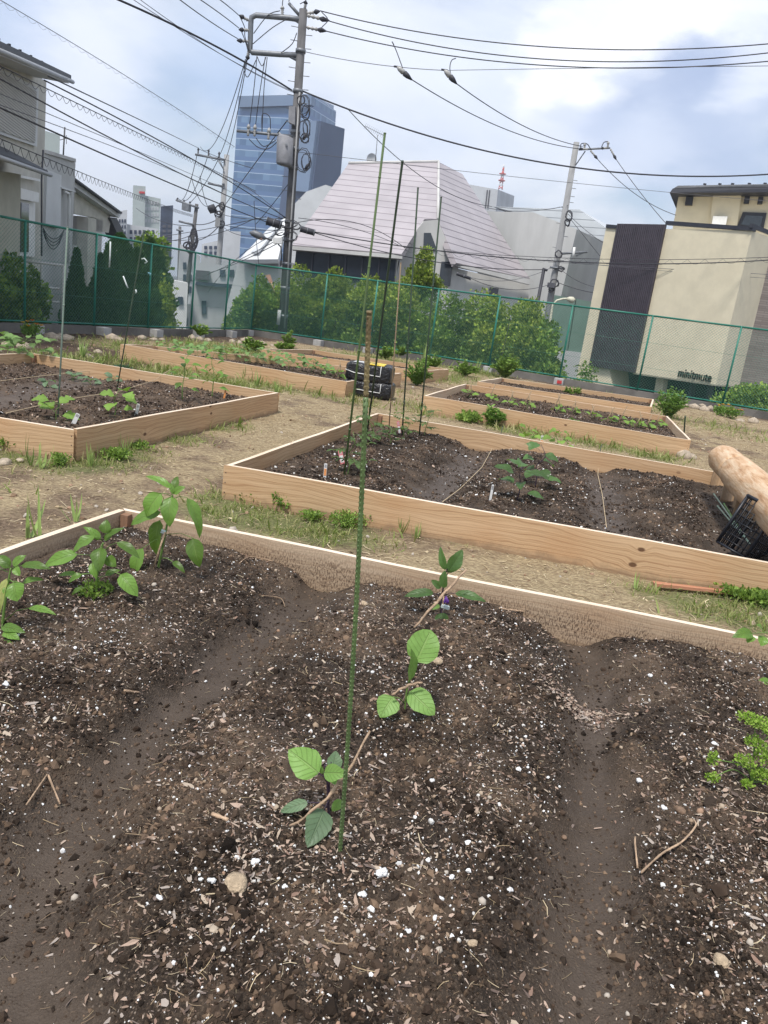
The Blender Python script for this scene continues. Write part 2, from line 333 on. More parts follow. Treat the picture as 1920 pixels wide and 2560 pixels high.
def fastmesh(name, V, Fc, material, kind=None, smooth=False, attrs=None, **kw):
    """V (n,3), Fc (m,k) numpy"""
    me = bpy.data.meshes.new(name); n, m, k = len(V), len(Fc), Fc.shape[1]
    me.vertices.add(n); me.vertices.foreach_set('co', V.astype(np.float32).ravel())
    me.loops.add(m * k); me.loops.foreach_set('vertex_index', Fc.astype(np.int32).ravel())
    me.polygons.add(m); me.polygons.foreach_set('loop_start', np.arange(0, m * k, k, dtype=np.int32))
    me.polygons.foreach_set('use_smooth', np.full(m, smooth))
    me.update(calc_edges=True)
    for an, arr in (attrs or {}).items():
        if arr.ndim == 1:
            at = me.attributes.new(an, 'FLOAT', 'POINT'); at.data.foreach_set('value', arr.astype(np.float32))
        else:
            at = me.color_attributes.new(an, 'FLOAT_COLOR', 'POINT'); at.data.foreach_set('color', np.hstack([arr, np.ones((n, 1))]).astype(np.float32).ravel())
    return link(name, me, material, None, Vector((0, 0, 0)), kind=kind, **kw)
# numpy gradient noise
_perm = rng.permutation(4096); _ga = rng.uniform(0, 2 * np.pi, 4096)
def pn(x, y):
    xi = np.floor(x).astype(int); yi = np.floor(y).astype(int); xf = x - xi; yf = y - yi
    u = xf * xf * xf * (xf * (xf * 6 - 15) + 10); v = yf * yf * yf * (yf * (yf * 6 - 15) + 10)
    def g(a, b, dx, dy):
        h = _ga[_perm[(a + _perm[b & 4095]) & 4095]]; return np.cos(h) * dx + np.sin(h) * dy
    n00 = g(xi, yi, xf, yf); n10 = g(xi + 1, yi, xf - 1, yf); n01 = g(xi, yi + 1, xf, yf - 1); n11 = g(xi + 1, yi + 1, xf - 1, yf - 1)
    return (n00 * (1 - u) + n10 * u) * (1 - v) + (n01 * (1 - u) + n11 * u) * v
def fbm(x, y, s, o=4, g=0.5):
    r = 0; a = 1
    for i in range(o): r = r + a * pn(x * s + 17.3 * i, y * s - 9.1 * i); s *= 2.03; a *= g
    return r
def inpoly(x, y, poly):
    c = np.zeros(x.shape, bool); n = len(poly)
    for i in range(n):
        x1, y1 = poly[i]; x2, y2 = poly[(i + 1) % n]
        m = ((y1 > y) != (y2 > y)) & (x < (x2 - x1) * (y - y1) / (y2 - y1 + 1e-12) + x1); c ^= m
    return c
def segd(x, y, pl):
    d = np.full(x.shape, 1e9)
    for (ax, ay), (bx, by) in zip(pl[:-1], pl[1:]):
        t = np.clip(((x - ax) * (bx - ax) + (y - ay) * (by - ay)) / ((bx - ax) ** 2 + (by - ay) ** 2), 0, 1)
        d = np.minimum(d, np.hypot(x - ax - t * (bx - ax), y - ay - t * (by - ay)))
    return d
def gridmesh(name, poly, res, hf, material, attrf, **kw):
    xs = [p[0] for p in poly]; ys = [p[1] for p in poly]
    gx = np.arange(min(xs) - res, max(xs) + res, res); gy = np.arange(min(ys) - res, max(ys) + res, res)
    X, Yy = np.meshgrid(gx, gy); ins = inpoly(X, Yy, poly)
    h = hf(X, Yy); idx = -np.ones(X.shape, int)
    q = ins[:-1, :-1] & ins[1:, :-1] & ins[:-1, 1:] & ins[1:, 1:]
    use = np.zeros(X.shape, bool); use[:-1, :-1] |= q; use[1:, :-1] |= q; use[:-1, 1:] |= q; use[1:, 1:] |= q
    idx[use] = np.arange(use.sum())
    V = np.stack([X[use], Yy[use], h[use]], 1)
    a, b_ = np.nonzero(q); Fc = np.stack([idx[a, b_], idx[a, b_ + 1], idx[a + 1, b_ + 1], idx[a + 1, b_]], 1)
    return fastmesh(name, V, Fc, material, smooth=True, attrs=attrf(X[use], Yy[use]), **kw)
def rand_rot(n):
    q = rng.normal(size=(n, 4)); q /= np.linalg.norm(q, axis=1)[:, None]; w, x, y, z = q.T
    return np.stack([1 - 2 * (y * y + z * z), 2 * (x * y - z * w), 2 * (x * z + y * w), 2 * (x * y + z * w), 1 - 2 * (x * x + z * z), 2 * (y * z - x * w), 2 * (x * z - y * w), 2 * (y * z + x * w), 1 - 2 * (x * x + y * y)], 1).reshape(n, 3, 3)
def rot_z_tilt(n, tilt):
    a = rng.uniform(0, 2 * np.pi, n); t = rng.normal(0, tilt, n); b_ = rng.uniform(0, 2 * np.pi, n)
    ca, sa, ct, st = np.cos(a), np.sin(a), np.cos(t), np.sin(t); z = np.zeros(n); o = np.ones(n)
    Rz = np.stack([ca, -sa, z, sa, ca, z, z, z, o], 1).reshape(n, 3, 3); Rx = np.stack([o, z, z, z, ct, -st, z, st, ct], 1).reshape(n, 3, 3)
    cb, sb = np.cos(b_), np.sin(b_); Rb = np.stack([cb, -sb, z, sb, cb, z, z, z, o], 1).reshape(n, 3, 3)
    return Rz @ Rx @ Rb
ICO_V = None
def ico():
    t = (1 + 5 ** .5) / 2
    v = np.array([(-1, t, 0), (1, t, 0), (-1, -t, 0), (1, -t, 0), (0, -1, t), (0, 1, t), (0, -1, -t), (0, 1, -t), (t, 0, -1), (t, 0, 1), (-t, 0, -1), (-t, 0, 1)], float); v /= np.linalg.norm(v[0])
    f = np.array([(0, 11, 5), (0, 5, 1), (0, 1, 7), (0, 7, 10), (0, 10, 11), (1, 5, 9), (5, 11, 4), (11, 10, 2), (10, 7, 6), (7, 1, 8), (3, 9, 4), (3, 4, 2), (3, 2, 6), (3, 6, 8), (3, 8, 9), (4, 9, 5), (2, 4, 11), (6, 2, 10), (8, 6, 7), (9, 8, 1)])
    return v, f
OCT_V = np.array([(1, 0, 0), (-1, 0, 0), (0, 1, 0), (0, -1, 0), (0, 0, 1), (0, 0, -1)], float); OCT_F = np.array([(0, 2, 4), (2, 1, 4), (1, 3, 4), (3, 0, 4), (2, 0, 5), (1, 2, 5), (3, 1, 5), (0, 3, 5)])
ICO_V, ICO_F = ico()
def scatter(name, pos, size, bv, bf, R, material, asp=None, jit=0.25, smooth=False, **kw):
    n = len(pos); k = len(bv)
    B = np.repeat(bv[None], n, 0)
    B = B * (1 + rng.uniform(-jit, jit, (n, k, 1)))
    if asp is not None: B = B * asp[:, None, :]
    B = B * size[:, None, None]
    V = np.einsum('nij,nkj->nki', R, B) + pos[:, None, :]
    Fc = (bf[None] + (np.arange(n) * k)[:, None, None]).reshape(-1, bf.shape[1])
    return fastmesh(name, V.reshape(-1, 3), Fc, material, smooth=smooth, **kw)
# leaf: UV u in -1..1 across, v 0..1 along
def leaf(mb, base, tip, w, nrm=(0, 0, 1), droop=0.12, fold=0.25, shape='ovate', na=9, nc=6, wave=0.05, curl=0.0, rnd=random):
    base = Vector(base); tip = Vector(tip); d = tip - base; L = d.length; d.normalize(); nv = Vector(nrm)
    nv = nv - d * nv.dot(d)
    if nv.length < 1e-4: nv = d.orthogonal()
    nv.normalize(); s = d.cross(nv); vs = []; ph = rnd.uniform(0, 6.28)
    for i in range(na + 1):
        t = i / na
        if shape == 'ovate': prof = (math.sin(math.pi * t ** 0.72)) ** 0.75 if 0 < t < 1 else 0
        elif shape == 'lance': prof = (math.sin(math.pi * t ** 0.8)) ** 1.15 if 0 < t < 1 else 0
        elif shape == 'round': prof = (math.sin(math.pi * t ** 0.85)) ** 0.5 if 0 < t < 1 else 0
        elif shape == 'lobed': prof = ((math.sin(math.pi * t ** 0.7)) ** 0.6 if 0 < t < 1 else 0) * (1 + 0.22 * math.cos(t * 19))
        else: prof = 1 - t ** 2
        if 0 < t < 1 and shape != 'blade': prof *= 1 + rnd.uniform(-.05, .05)
        cpt = base + d * (L * t) + nv * (droop * L * 4 * t * (1 - t) * (1 if droop else 0)) - nv * (curl * L * t * t)
        for j in range(nc + 1):
            u = j / nc * 2 - 1
            off = fold * abs(u) * w * prof * 0.5 + wave * w * math.sin(t * 11 + ph + (2.1 if u > 0 else 0)) * u * u
            vs.append(cpt + s * (u * w * 0.5 * prof) + nv * off)
    fs = []; uv = []
    for i in range(na):
        for j in range(nc):
            a = i * (nc + 1) + j; fs.append((a, a + 1, a + nc + 2, a + nc + 1))
            u0, u1, t0, t1 = j / nc * 2 - 1, (j + 1) / nc * 2 - 1, i / na, (i + 1) / na
            uv.append([(u0, t0), (u1, t0), (u1, t1), (u0, t1)])
    mb.add(vs, fs, uv, True); return mb
def curve3(a, b_, sag=0.0, n=8, up=(0, 0, 1)):
    a = Vector(a); b_ = Vector(b_); up = Vector(up)
    return [a.lerp(b_, i / n) + up * (sag * 4 * (i / n) * (1 - i / n)) for i in range(n + 1)]
#@@STRUCTURE@@
# ================================================================== GROUND AND BEDS
def xy(p): return (float(p[0]), float(p[1]))
FB = [(-11.6, 4.2), (-8.11, 15.34), (-7.91, 15.94), (-7.19, 17.73), (-6.49, 19.35), (-5.90, 21.1), (-5.43, 23.0), (-5.05, 25.0), (-2.75, 24.7), (-1.15, 24.3), (0.73, 23.9), (2.50, 23.1), (4.45, 22.2), (6.45, 21.35), (8.45, 20.4), (10.6, 19.45), (12.8, 18.5), (15.0, 17.5)]
GARDEN = [(-11.6, 4.2)] + FB[1:] + [(15, -4), (-11.6, -4)]
def Q(u, v, z=0.0): return xy(P(u, v, z))
greens = [(600, 1270, .45, 1.0), (700, 1300, .45, 1.0), (800, 1320, .4, .9), (900, 1350, .3, .6), (1780, 1510, .35, 1.0), (1880, 1530, .4, 1.0), (1650, 1480, .3, .6),
  (1100, 1030, .7, .9), (1300, 1070, .6, 1.0), (1500, 1110, .5, 1.0), (1640, 1140, .4, .9), (1150, 1350, .2, .5), (60, 1140, .5, .7), (180, 1150, .5, .9), (300, 1130, .4, .7), (430, 1090, .4, .8), (550, 1060, .4, .7),
  (250, 905, 1.0, .9), (400, 930, .9, .9), (550, 950, .8, .9), (680, 965, .8, .8), (1000, 980, .6, .4), (1080, 940, 1.2, .9), (1180, 930, 1.2, .8), (900, 1010, .5, .5), (1600, 1020, .8, .5), (1760, 1060, 1.2, .5), (1850, 1090, 1.0, .3), (350, 870, 1.2, .7), (560, 870, 1.5, .8), (800, 985, .6, .6), (950, 900, 1.5, .8), (30, 1200, .5, .3)]
def cover(x, y):
    g = np.zeros(x.shape)
    for u, v, r, a in greens:
        cx, cy = Q(u, v); g = np.maximum(g, a * np.exp(-(((x - cx) / r) ** 2 + ((y - cy) / r) ** 2)))
    g = np.clip(g + 0.5 * fbm(x, y, 1.1, 3) * g + 0.12 * fbm(x, y, .7, 3), 0, 1)
    dl = segd(x, y, FB)
    s = np.clip(1.35 - dl / 2.2, 0, 1)                    # bare planted strip along the fence
    sx, sy = Q(120, 880); s = np.maximum(s, np.exp(-(((x - sx) / 2.4) ** 2 + ((y - sy) / 2.6) ** 2)))
    st = 0.5 + 0.5 * np.clip(fbm(x, y, .5, 3) * 1.6, -1, 1); st = np.where((x < -.9) & (y < 6), st * .35, st)
    return s, g, st
def gh(x, y):
    dl = segd(x, y, FB)
    return 0.02 * fbm(x, y, 1.3, 4) + 0.012 * fbm(x, y, 9, 3) - 0.10 * np.clip(1.6 - dl, 0, 1) - 0.012
def gattr(x, y):
    s, g, st = cover(x, y); return {'cover': np.stack([s, g, st], 1)}
gridmesh('garden_ground', GARDEN, 0.06, gh, 'garden_ground', gattr, kind='structure')
# beds --------------------------------------------------------------
TH = 0.032; ZT = 0.24
def quad(name):
    return BEDS[name]
def para(a, d1, L1, d2, L2):
    a = np.array(a); d1 = np.array(d1) / np.linalg.norm(d1) * L1; d2 = np.array(d2) / np.linalg.norm(d2) * L2
    return [tuple(a), tuple(a + d1), tuple(a + d1 + d2), tuple(a + d2)]
def T(u, v): return Q(u, v, ZT)
BEDS = {
 'A': [T(308, 1268), (2.16, 3.135), (1.30, 0.02), (-2.28, 0.42)],      # far-left, far-right, near-right, near-left
 'B': [T(943, 1033), (3.78, 7.70), (2.92, 4.43), T(560, 1163)],
 'C': [T(1163, 960), T(1669, 1040), T(1728, 1100), T(1058, 989)],
 'C2': [T(1253, 943.8), T(1635, 998), T(1629, 1018), T(1194, 953.6)],
 'D': [(-4.75, 9.80), T(699, 981), T(185, 1075), (-5.70, 6.05)],
 'E': [T(388, 864), T(1005, 933), T(866, 954), T(301, 860)],
 'F': [T(782, 874), T(1123, 923), T(1059, 928), T(654, 872)]}
def inset(poly, d):
    c = np.mean(poly, 0); n = len(poly); out = []
    lines = []
    for i in range(n):
        a, b_ = np.array(poly[i]), np.array(poly[(i + 1) % n]); e = (b_ - a) / np.linalg.norm(b_ - a); nn = np.array([-e[1], e[0]])
        if nn @ (c - a) < 0: nn = -nn
        lines.append((a + nn * d, e))
    for i in range(n):
        (p1, e1), (p2, e2) = lines[i - 1], lines[i]
        A = np.array([e1, -e2]).T; t = np.linalg.solve(A, p2 - p1); out.append(tuple(p1 + e1 * t[0]))
    return out
def board(parent, a0, a1, b1, b0, z0, z1, m, uo, label=None):
    """outer edge a0-a1, inner edge b0-b1"""
    mb = MB(); L = math.dist(a0, a1); bow = 0.004
    N = 10; vs = []
    for i in range(N + 1):
        t = i / N; k = bow * math.sin(3 * t + uo) + 0.0025 * math.sin(13 * t + uo * 3)
        for (p, q_) in ((a0, a1), (b0, b1)):
            x, y = p[0] + (q_[0] - p[0]) * t, p[1] + (q_[1] - p[1]) * t
            vs += [(x, y, z0), (x, y, z1 + k)]
    fs = []; uv = []
    def U(i): return uo + L * i / N
    for i in range(N):
        a = i * 4; b_ = a + 4; h = z1 - z0
        fs.append((a, b_, b_ + 1, a + 1)); uv.append([(U(i), 0), (U(i + 1), 0), (U(i + 1), h), (U(i), h)])
        fs.append((a + 3, b_ + 3, b_ + 2, a + 2)); uv.append([(U(i), h), (U(i + 1), h), (U(i + 1), 0), (U(i), 0)])
        fs.append((a + 1, b_ + 1, b_ + 3, a + 3)); uv.append([(U(i), h), (U(i + 1), h), (U(i + 1), h + TH), (U(i), h + TH)])
        fs.append((a + 2, b_ + 2, b_, a)); uv.append([(U(i), 0)] * 4)
    e = N * 4
    fs.append((0, 1, 3, 2)); uv.append([(uo, 0), (uo, .2), (uo + .03, .2), (uo + .03, 0)])
    fs.append((e, e + 2, e + 3, e + 1)); uv.append([(uo, 0), (uo + .03, 0), (uo + .03, .2), (uo, .2)])
    mb.add(vs, fs, uv)
    o = mb.build('board', m, parent, label=label); o.data.materials.append(MATS['wood_top_lit'])
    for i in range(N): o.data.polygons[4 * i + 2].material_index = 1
    return o
def bed(key, label, z0=-0.03, mats=('wood',) * 4, group='wooden raised beds'):
    q = BEDS[key]; c = np.mean(q, 0)
    t = thing('raised_bed', (c[0], c[1], 0), label, 'raised bed', group)
    i4 = inset(q, TH)
    def lerp(p, q_, d):
        L = math.dist(p, q_); return (p[0] + (q_[0] - p[0]) * d / L, p[1] + (q_[1] - p[1]) * d / L)
    uo = random.uniform(0, 50)
    # far (0-1) and near (3-2) boards run full length, sides butt between
    board(t, q[0], q[1], i4[1], i4[0], z0, ZT, mats[0], uo)
    board(t, q[3], q[2], i4[2], i4[3], z0, ZT, mats[1], uo + 7)
    for (a, b_, ia, ib, m, k) in ((q[0], q[3], i4[0], i4[3], mats[2], 13), (q[1], q[2], i4[1], i4[2], mats[3], 21)):
        g = .002
        a2 = lerp(a, b_, math.dist(a, b_) * 0 + TH * 1.03 + g); b2 = lerp(b_, a, TH * 1.03 + g); ia2 = lerp(ia, ib, g); ib2 = lerp(ib, ia, g)
        board(t, a2, b2, ib2, ia2, z0, ZT + .0015, m, uo + k)
    i5 = inset(q, TH + .024)
    for p in i5:
        d = np.array(c) - np.array(p)
        rz = math.atan2(q[1][1] - q[0][1], q[1][0] - q[0][0])
        MB().box((p[0], p[1], (z0 + ZT - .012) / 2), (.042, .042, ZT - z0 - .02), rz).build('corner_post', 'wood_endred', t)
    for k, (p, o) in enumerate(((q[3], q[2]), (q[2], q[3]), (q[0], q[1]), (q[1], q[0]))):
        e = (np.array(o) - np.array(p)); e /= np.linalg.norm(e); n = np.array([e[1], -e[0]])
        if n @ (np.array(p) - c) < 0: n = -n
        for z in (.05, .12, .19):
            b0 = np.array(p) + e * .018; MB().cyl((*(b0 - n * .002), z), (*(b0 + n * .0012), z), .0042, n=8).build('screw', 'dark_metal', t)
    return t
mat('dark_metal', (0.04, 0.035, 0.035), 0.5)
bed('A', 'nearest raised bed, dark soil splashed on its boards, peppers and eggplants growing in it', mats=('wood_dirty', 'wood_dirty', 'wood_dirty', 'wood_dirty'))
bed('B', 'raised bed with tall green poles in one corner and log bench over its other end')
bed('C', 'raised bed with a row of stick-supported seedlings, in front of the almost empty one', mats=('wood', 'wood', 'wood_pale', 'wood_pale'))
bed('C2', 'almost empty raised bed nearest the fence before the cream building', mats=('wood', 'wood', 'wood_pale', 'wood_pale'))
bed('D', 'raised bed at left edge with cucumber seedlings and slanting string')
bed('E', 'long raised bed full of bushy seedlings with black soil bags at its end')
bed('F', 'raised bed of bare soil behind the one with the black soil bags')
# soil --------------------------------------------------------------
FUR = {
 'A': [[Q(u, v, .08) for u, v in ((830, 1420), (790, 1480), (640, 1600), (450, 1760), (230, 1990), (80, 2190), (20, 2400), (90, 2700))], [Q(u, v, .08) for u, v in ((1400, 1530), (1470, 1640), (1500, 1780), (1480, 2000), (1470, 2300), (1480, 2560), (1500, 2900))]],
 'B': [[Q(u, v, .08) for u, v in ((1010, 1290), (1090, 1230), (1170, 1150), (1230, 1080))], [Q(u, v, .08) for u, v in ((1540, 1330), (1520, 1280), (1500, 1180), (1470, 1125))], [Q(1830, 1400, .08), Q(1790, 1240, .08)]],
 'C': [], 'C2': [], 'D': [[Q(u, v, .1) for u, v in ((-60, 1010), (150, 960), (300, 930), (420, 900))]], 'E': [], 'F': []}
def soil_h(key):
    z = {'A': .165, 'B': .135, 'C': .14, 'C2': .15, 'D': .135, 'E': .15, 'F': .15}[key]; dep = {'A': .12, 'B': .10}.get(key, .07); w = {'A': .135, 'B': .22}.get(key, .3)
    def f(x, y):
        fu = fur_w(key, x, y)
        h = z - dep * fu
        wob = 1 - .75 * fu
        h = h + .022 * fbm(x, y, 2.1, 2) * wob + .021 * fbm(x, y, 7.5, 3, .6) * wob + .0085 * fbm(x, y, 38, 3, .65) * wob + .0035 * fbm(x, y, 5, 2) * fu + (.003 * fbm(x, y, 90, 2) if key == 'A' else 0)
        de = edge_d(key, x, y); h = h - .028 * np.exp(-(de / .07) ** 2)
        if key == 'A':      # mound at far-left, low toe towards the camera at the left, hollow at far right
            h = h + .02 * np.exp(-(((x + 1.25) / .4) ** 2 + ((y - 3.4) / .5) ** 2)) - .035 * np.exp(-(((x - .2) / .7) ** 2 + ((y - .9) / .45) ** 2)) - .02 * np.exp(-(((x + .75) / .3) ** 2 + ((y - 1.2) / .4) ** 2))
        return h
    return f
def edge_d(key, x, y):
    q = BEDS[key]; return segd(x, y, list(q) + [q[0]])
def fur_w(key, x, y):
    w = {'A': .12, 'B': .20}.get(key, .3); r = np.zeros(np.shape(x))
    if key == 'A': w = .105 + .045 * np.clip((3.0 - y) / 2, 0, 1) + .05 * np.clip((y - 3.0) / .35, 0, 1)
    w = w * (1 + .55 * fbm(x, y, 1.7, 2))
    for pl in FUR[key]:
        d = segd(x + .035 * fbm(x, y, 3.1, 3), y + .03 * fbm(x, y, 3.7, 3), pl); r = np.maximum(r, np.exp(-(np.abs(d / w)) ** 2.6) * .6 + .4 * np.exp(-(d / (w * 1.9)) ** 2))
    return r
SH = {}
for k in BEDS:
    SH[k] = soil_h(k)
    gridmesh('bed_soil', inset(BEDS[k], TH * .5), {'A': .008, 'B': .016}.get(k, .03), SH[k], 'soil' if k in 'A' else ('soil' if k == 'B' else 'soil_brown'), lambda x, y, k=k: {'furrow': np.clip((fur_w(k, x, y) - .42) * 1.7 + (.7 * fbm(x, y, 7, 4) + .3 * fbm(x, y, 50, 2)), 0, 1)}, kind='structure')
def sz(key, p):
    return float(SH[key](np.array([float(p[0])]), np.array([float(p[1])]))[0])
def onsoil(key, u, v, off=0.0):
    p = P(u, v, .13)
    for _ in range(4): p = P(u, v, sz(key, p))
    return Vector((p[0], p[1], p[2] + off))
# scattered bits -----------------------------------------------------
islmat('soil_clods', [(0.030, 0.020, 0.014), (0.05, 0.034, 0.024), (0.022, 0.016, 0.012), (0.08, 0.055, 0.038), (0.04, 0.028, 0.02), (0.11, 0.075, 0.05)], 0.95, spec=.15, patch=(.55, 1.9))
islmat('bark_flakes', [(0.27, 0.19, 0.14), (0.42, 0.31, 0.24), (0.14, 0.095, 0.07), (0.36, 0.28, 0.22), (0.24, 0.155, 0.115), (0.17, 0.13, 0.11), (0.42, 0.34, 0.26), (0.11, 0.08, 0.065), (0.34, 0.29, 0.25)], 0.85)
islmat('perlite', [(0.78, 0.78, 0.77), (0.70, 0.70, 0.68), (0.82, 0.82, 0.81), (0.62, 0.60, 0.56)], 0.9)
islmat('pebbles', [(0.30, 0.22, 0.15), (0.38, 0.30, 0.22), (0.20, 0.13, 0.08), (0.33, 0.21, 0.14), (0.42, 0.37, 0.31)], 0.85)
islmat('straw_bits', [(0.42, 0.32, 0.19), (0.52, 0.42, 0.27), (0.33, 0.24, 0.15), (0.60, 0.50, 0.33), (0.24, 0.17, 0.11)], 0.9)
def sample(poly, n, keep):
    xs = [p[0] for p in poly]; ys = [p[1] for p in poly]; X, Z = [], []; tot = 0
    while tot < n:
        x = rng.uniform(min(xs), max(xs), n); y = rng.uniform(min(ys), max(ys), n)
        m = inpoly(x, y, poly); m &= rng.uniform(size=n) < keep(x, y); X.append(x[m]); Z.append(y[m]); tot += m.sum()
    return np.concatenate(X)[:n], np.concatenate(Z)[:n]
AIN = inset(BEDS['A'], .045)
def near(x, y): return np.clip(1.9 / np.maximum(y, .9), .35, 1.3) / 1.3
def patchy(x, y, s=3.0, lo=.25): return np.clip(.55 + 1.3 * fbm(x, y, s, 3), lo, 1)
AV = [p for p in AIN]; AV = [AIN[0], AIN[1], (1.62, 1.0), (-1.75, .85)]
def onA(n, keep, e=0.0, key='A', poly=None):
    x, y = sample(poly or AV, n, keep); z = SH[key](x, y); return np.stack([x, y, z + e], 1)
def keepA(f0=.15, s=3.0, lo=.25):
    return lambda x, y: near(x, y) * patchy(x, y, s, lo) * (1 - (1 - f0) * np.clip(fur_w('A', x, y) * 1.25, 0, 1))
def logn(n, med, sg, mx): return np.clip(rng.lognormal(math.log(med), sg, n), med * .3, mx)
n = 75000; p = onA(n, keepA(.28), .0)
scatter('soil_clods', p, logn(n, .0034, .5, .013), OCT_V, OCT_F, rand_rot(n), 'soil_clods', asp=rng.uniform(.6, 1.3, (n, 3)), kind='stuff')
FL_V = np.array([(0, 0, .0), (1, -.1, .06), (.35, .62, .0), (-.6, .55, .10), (-1, -.05, .03), (-.35, -.62, .12), (.5, -.55, .0)], float); FL_F = np.array([(0, 1, 2), (0, 2, 3), (0, 3, 4), (0, 4, 5), (0, 5, 6), (0, 6, 1)])
n = 33000; p = onA(n, keepA(.10, 2.2), .0025)
scatter('bark_flakes', p, logn(n, .0036, .52, .0125), FL_V, FL_F, rot_z_tilt(n, .45), 'bark_flakes', asp=np.stack([rng.uniform(.7, 1.9, n), rng.uniform(.35, .95, n), np.ones(n)], 1), jit=.35, kind='stuff')
n = 8000; p = onA(n, keepA(.12, 2.6, .05), .001)
scatter('perlite_grains', p, logn(n, .0017, .55, .0085), ICO_V, ICO_F, rand_rot(n), 'perlite', asp=rng.uniform(.6, 1.3, (n, 3)), jit=.3, kind='stuff')
n = 2600; p = onA(n, keepA(.25), .001)
scatter('pebbles', p, logn(n, .0030, .5, .011), ICO_V, ICO_F, rand_rot(n), 'pebbles', asp=rng.uniform(.6, 1.2, (n, 3)), jit=.12, smooth=True, kind='stuff')
# straw / root fibres: bent 3-segment strips with square section
def strip_proto():
    v = []; 
    for i, (x, yb) in enumerate(((-1, 0), (-.33, .10), (.33, .13), (1, -.02))):
        for a, b_ in ((1, 1), (-1, 1), (-1, -1), (1, -1)): v.append((x, yb + a * .02, b_ * .02))
    f = [(i * 4 + k, i * 4 + (k + 1) % 4, i * 4 + 4 + (k + 1) % 4, i * 4 + 4 + k) for i in range(3) for k in range(4)]
    return np.array(v, float), np.array(f)
ST_V, ST_F = strip_proto()
cx_, cy_ = Q(1455, 1785, .06); n = 700; a = rng.uniform(0, 6.28, n); rr_ = rng.normal(0, 1, n); x = cx_ + rng.normal(0, .10, n) ; y = cy_ + rng.normal(0, .045, n); p = np.stack([x, y, SH['A'](x, y) + .003], 1)
scatter('bark_flakes', p, logn(n, .0055, .5, .014), FL_V, FL_F, rot_z_tilt(n, .35), 'bark_flakes', asp=np.stack([rng.uniform(.7, 1.6, n), rng.uniform(.5, .95, n), np.ones(n)], 1), jit=.35, kind='stuff')
n = 4200; p = onA(n, lambda x, y: near(x, y) * (1 - .5 * np.clip(fur_w('A', x, y), 0, 1)), .004)
scatter('straw_fibres', p, logn(n, .008, .6, .035), ST_V, ST_F, rot_z_tilt(n, .22), 'straw_bits', asp=np.stack([np.ones(n), rng.uniform(.5, 1.6, n), rng.uniform(.5, 1.6, n)], 1), jit=.05, kind='stuff')
n = 2600; p = onA(n, keepA(.3), -.001)
scatter('soil_lumps', p, logn(n, .0085, .4, .022), ICO_V, ICO_F, rand_rot(n), 'soil_clods', asp=rng.uniform(.55, 1.2, (n, 3)), jit=.3, kind='stuff')
# coarser bits on the other beds
for k, nn in (('B', 26000), ('D', 9000), ('E', 4000), ('C', 9000), ('C2', 5000), ('F', 3000)):
    po = inset(BEDS[k], .05); kp = lambda x, y, k=k: patchy(x, y, 2.0, .3) * (1 - .75 * np.clip(fur_w(k, x, y), 0, 1)); big = 1.0 if k == 'B' else 1.5
    n = nn; p = onA(n, kp, .0, k, po)
    scatter('soil_clods', p, logn(n, .006 * big, .5, .022), OCT_V, OCT_F, rand_rot(n), 'soil_clods', kind='stuff', asp=rng.uniform(.6, 1.3, (n, 3)))
    n = int(nn * .42); p = onA(n, kp, .004, k, po)
    scatter('bark_flakes', p, logn(n, .005 * big, .5, .018), FL_V, FL_F, rot_z_tilt(n, .4), 'bark_flakes', kind='stuff', asp=np.stack([rng.uniform(.7, 1.9, n), rng.uniform(.4, .9, n), np.ones(n)], 1), jit=.35)
    n = int(nn * .035); p = onA(n, kp, .002, k, po)
    scatter('perlite_grains', p, logn(n, .004, .5, .014), ICO_V, ICO_F, rand_rot(n), 'perlite', kind='stuff', asp=rng.uniform(.6, 1.3, (n, 3)))
# ground litter and grass
GV = [(-5.6, 3.2), (-9.5, 10), (-7.4, 16.5), (-5.2, 24), (2, 22.6), (9.2, 19), (5.0, 5), (2.2, 3.0), (-2.6, 2.6)]
bedpolys = [BEDS[k] for k in BEDS]
def outbeds(x, y):
    m = np.ones(x.shape, bool)
    for b_ in bedpolys: m &= ~inpoly(x, y, b_)
    return m
def keepstraw(x, y):
    s, g, st = cover(x, y); return outbeds(x, y) * np.clip(1.1 - s * 1.4, .03, 1) * np.clip(6 / y, .12, 1) ** 1.3 * np.clip(.25 + st, 0, 1)
n = 60000; x, y = sample(GV, n, keepstraw); z = gh(x, y) + .006
scatter('straw_litter', np.stack([x, y, z], 1), logn(n, .020, .5, .08) * np.clip(y / 8, .8, 2.0), ST_V, ST_F, rot_z_tilt(n, .2), 'straw_bits', asp=np.stack([np.ones(n), rng.uniform(1.0, 2.6, n), rng.uniform(.6, 1.2, n)], 1), jit=.05, kind='stuff')
n = 9000; x, y = sample(GV, n, lambda x, y: outbeds(x, y) * np.clip(5 / y, .1, 1)); z = gh(x, y) + .002
scatter('ground_chips', np.stack([x, y, z], 1), logn(n, .008, .5, .035), FL_V, FL_F, rot_z_tilt(n, .3), 'straw_bits', asp=np.stack([rng.uniform(.7, 1.6, n), rng.uniform(.5, .9, n), np.ones(n)], 1), jit=.3, kind='stuff')
n = 2600; x, y = sample(GV, n, lambda x, y: outbeds(x, y) * np.clip(5 / y, .1, 1)); z = gh(x, y) + .002
scatter('gravel', np.stack([x, y, z], 1), logn(n, .010, .5, .04), ICO_V, ICO_F, rand_rot(n), 'pebbles', asp=rng.uniform(.6, 1.2, (n, 3)), jit=.15, kind='stuff')
islmat('grass', [(0.15, 0.20, 0.05), (0.22, 0.28, 0.07), (0.29, 0.33, 0.11), (0.17, 0.23, 0.055), (0.42, 0.38, 0.18), (0.36, 0.33, 0.15)], 0.6, trans=.3)
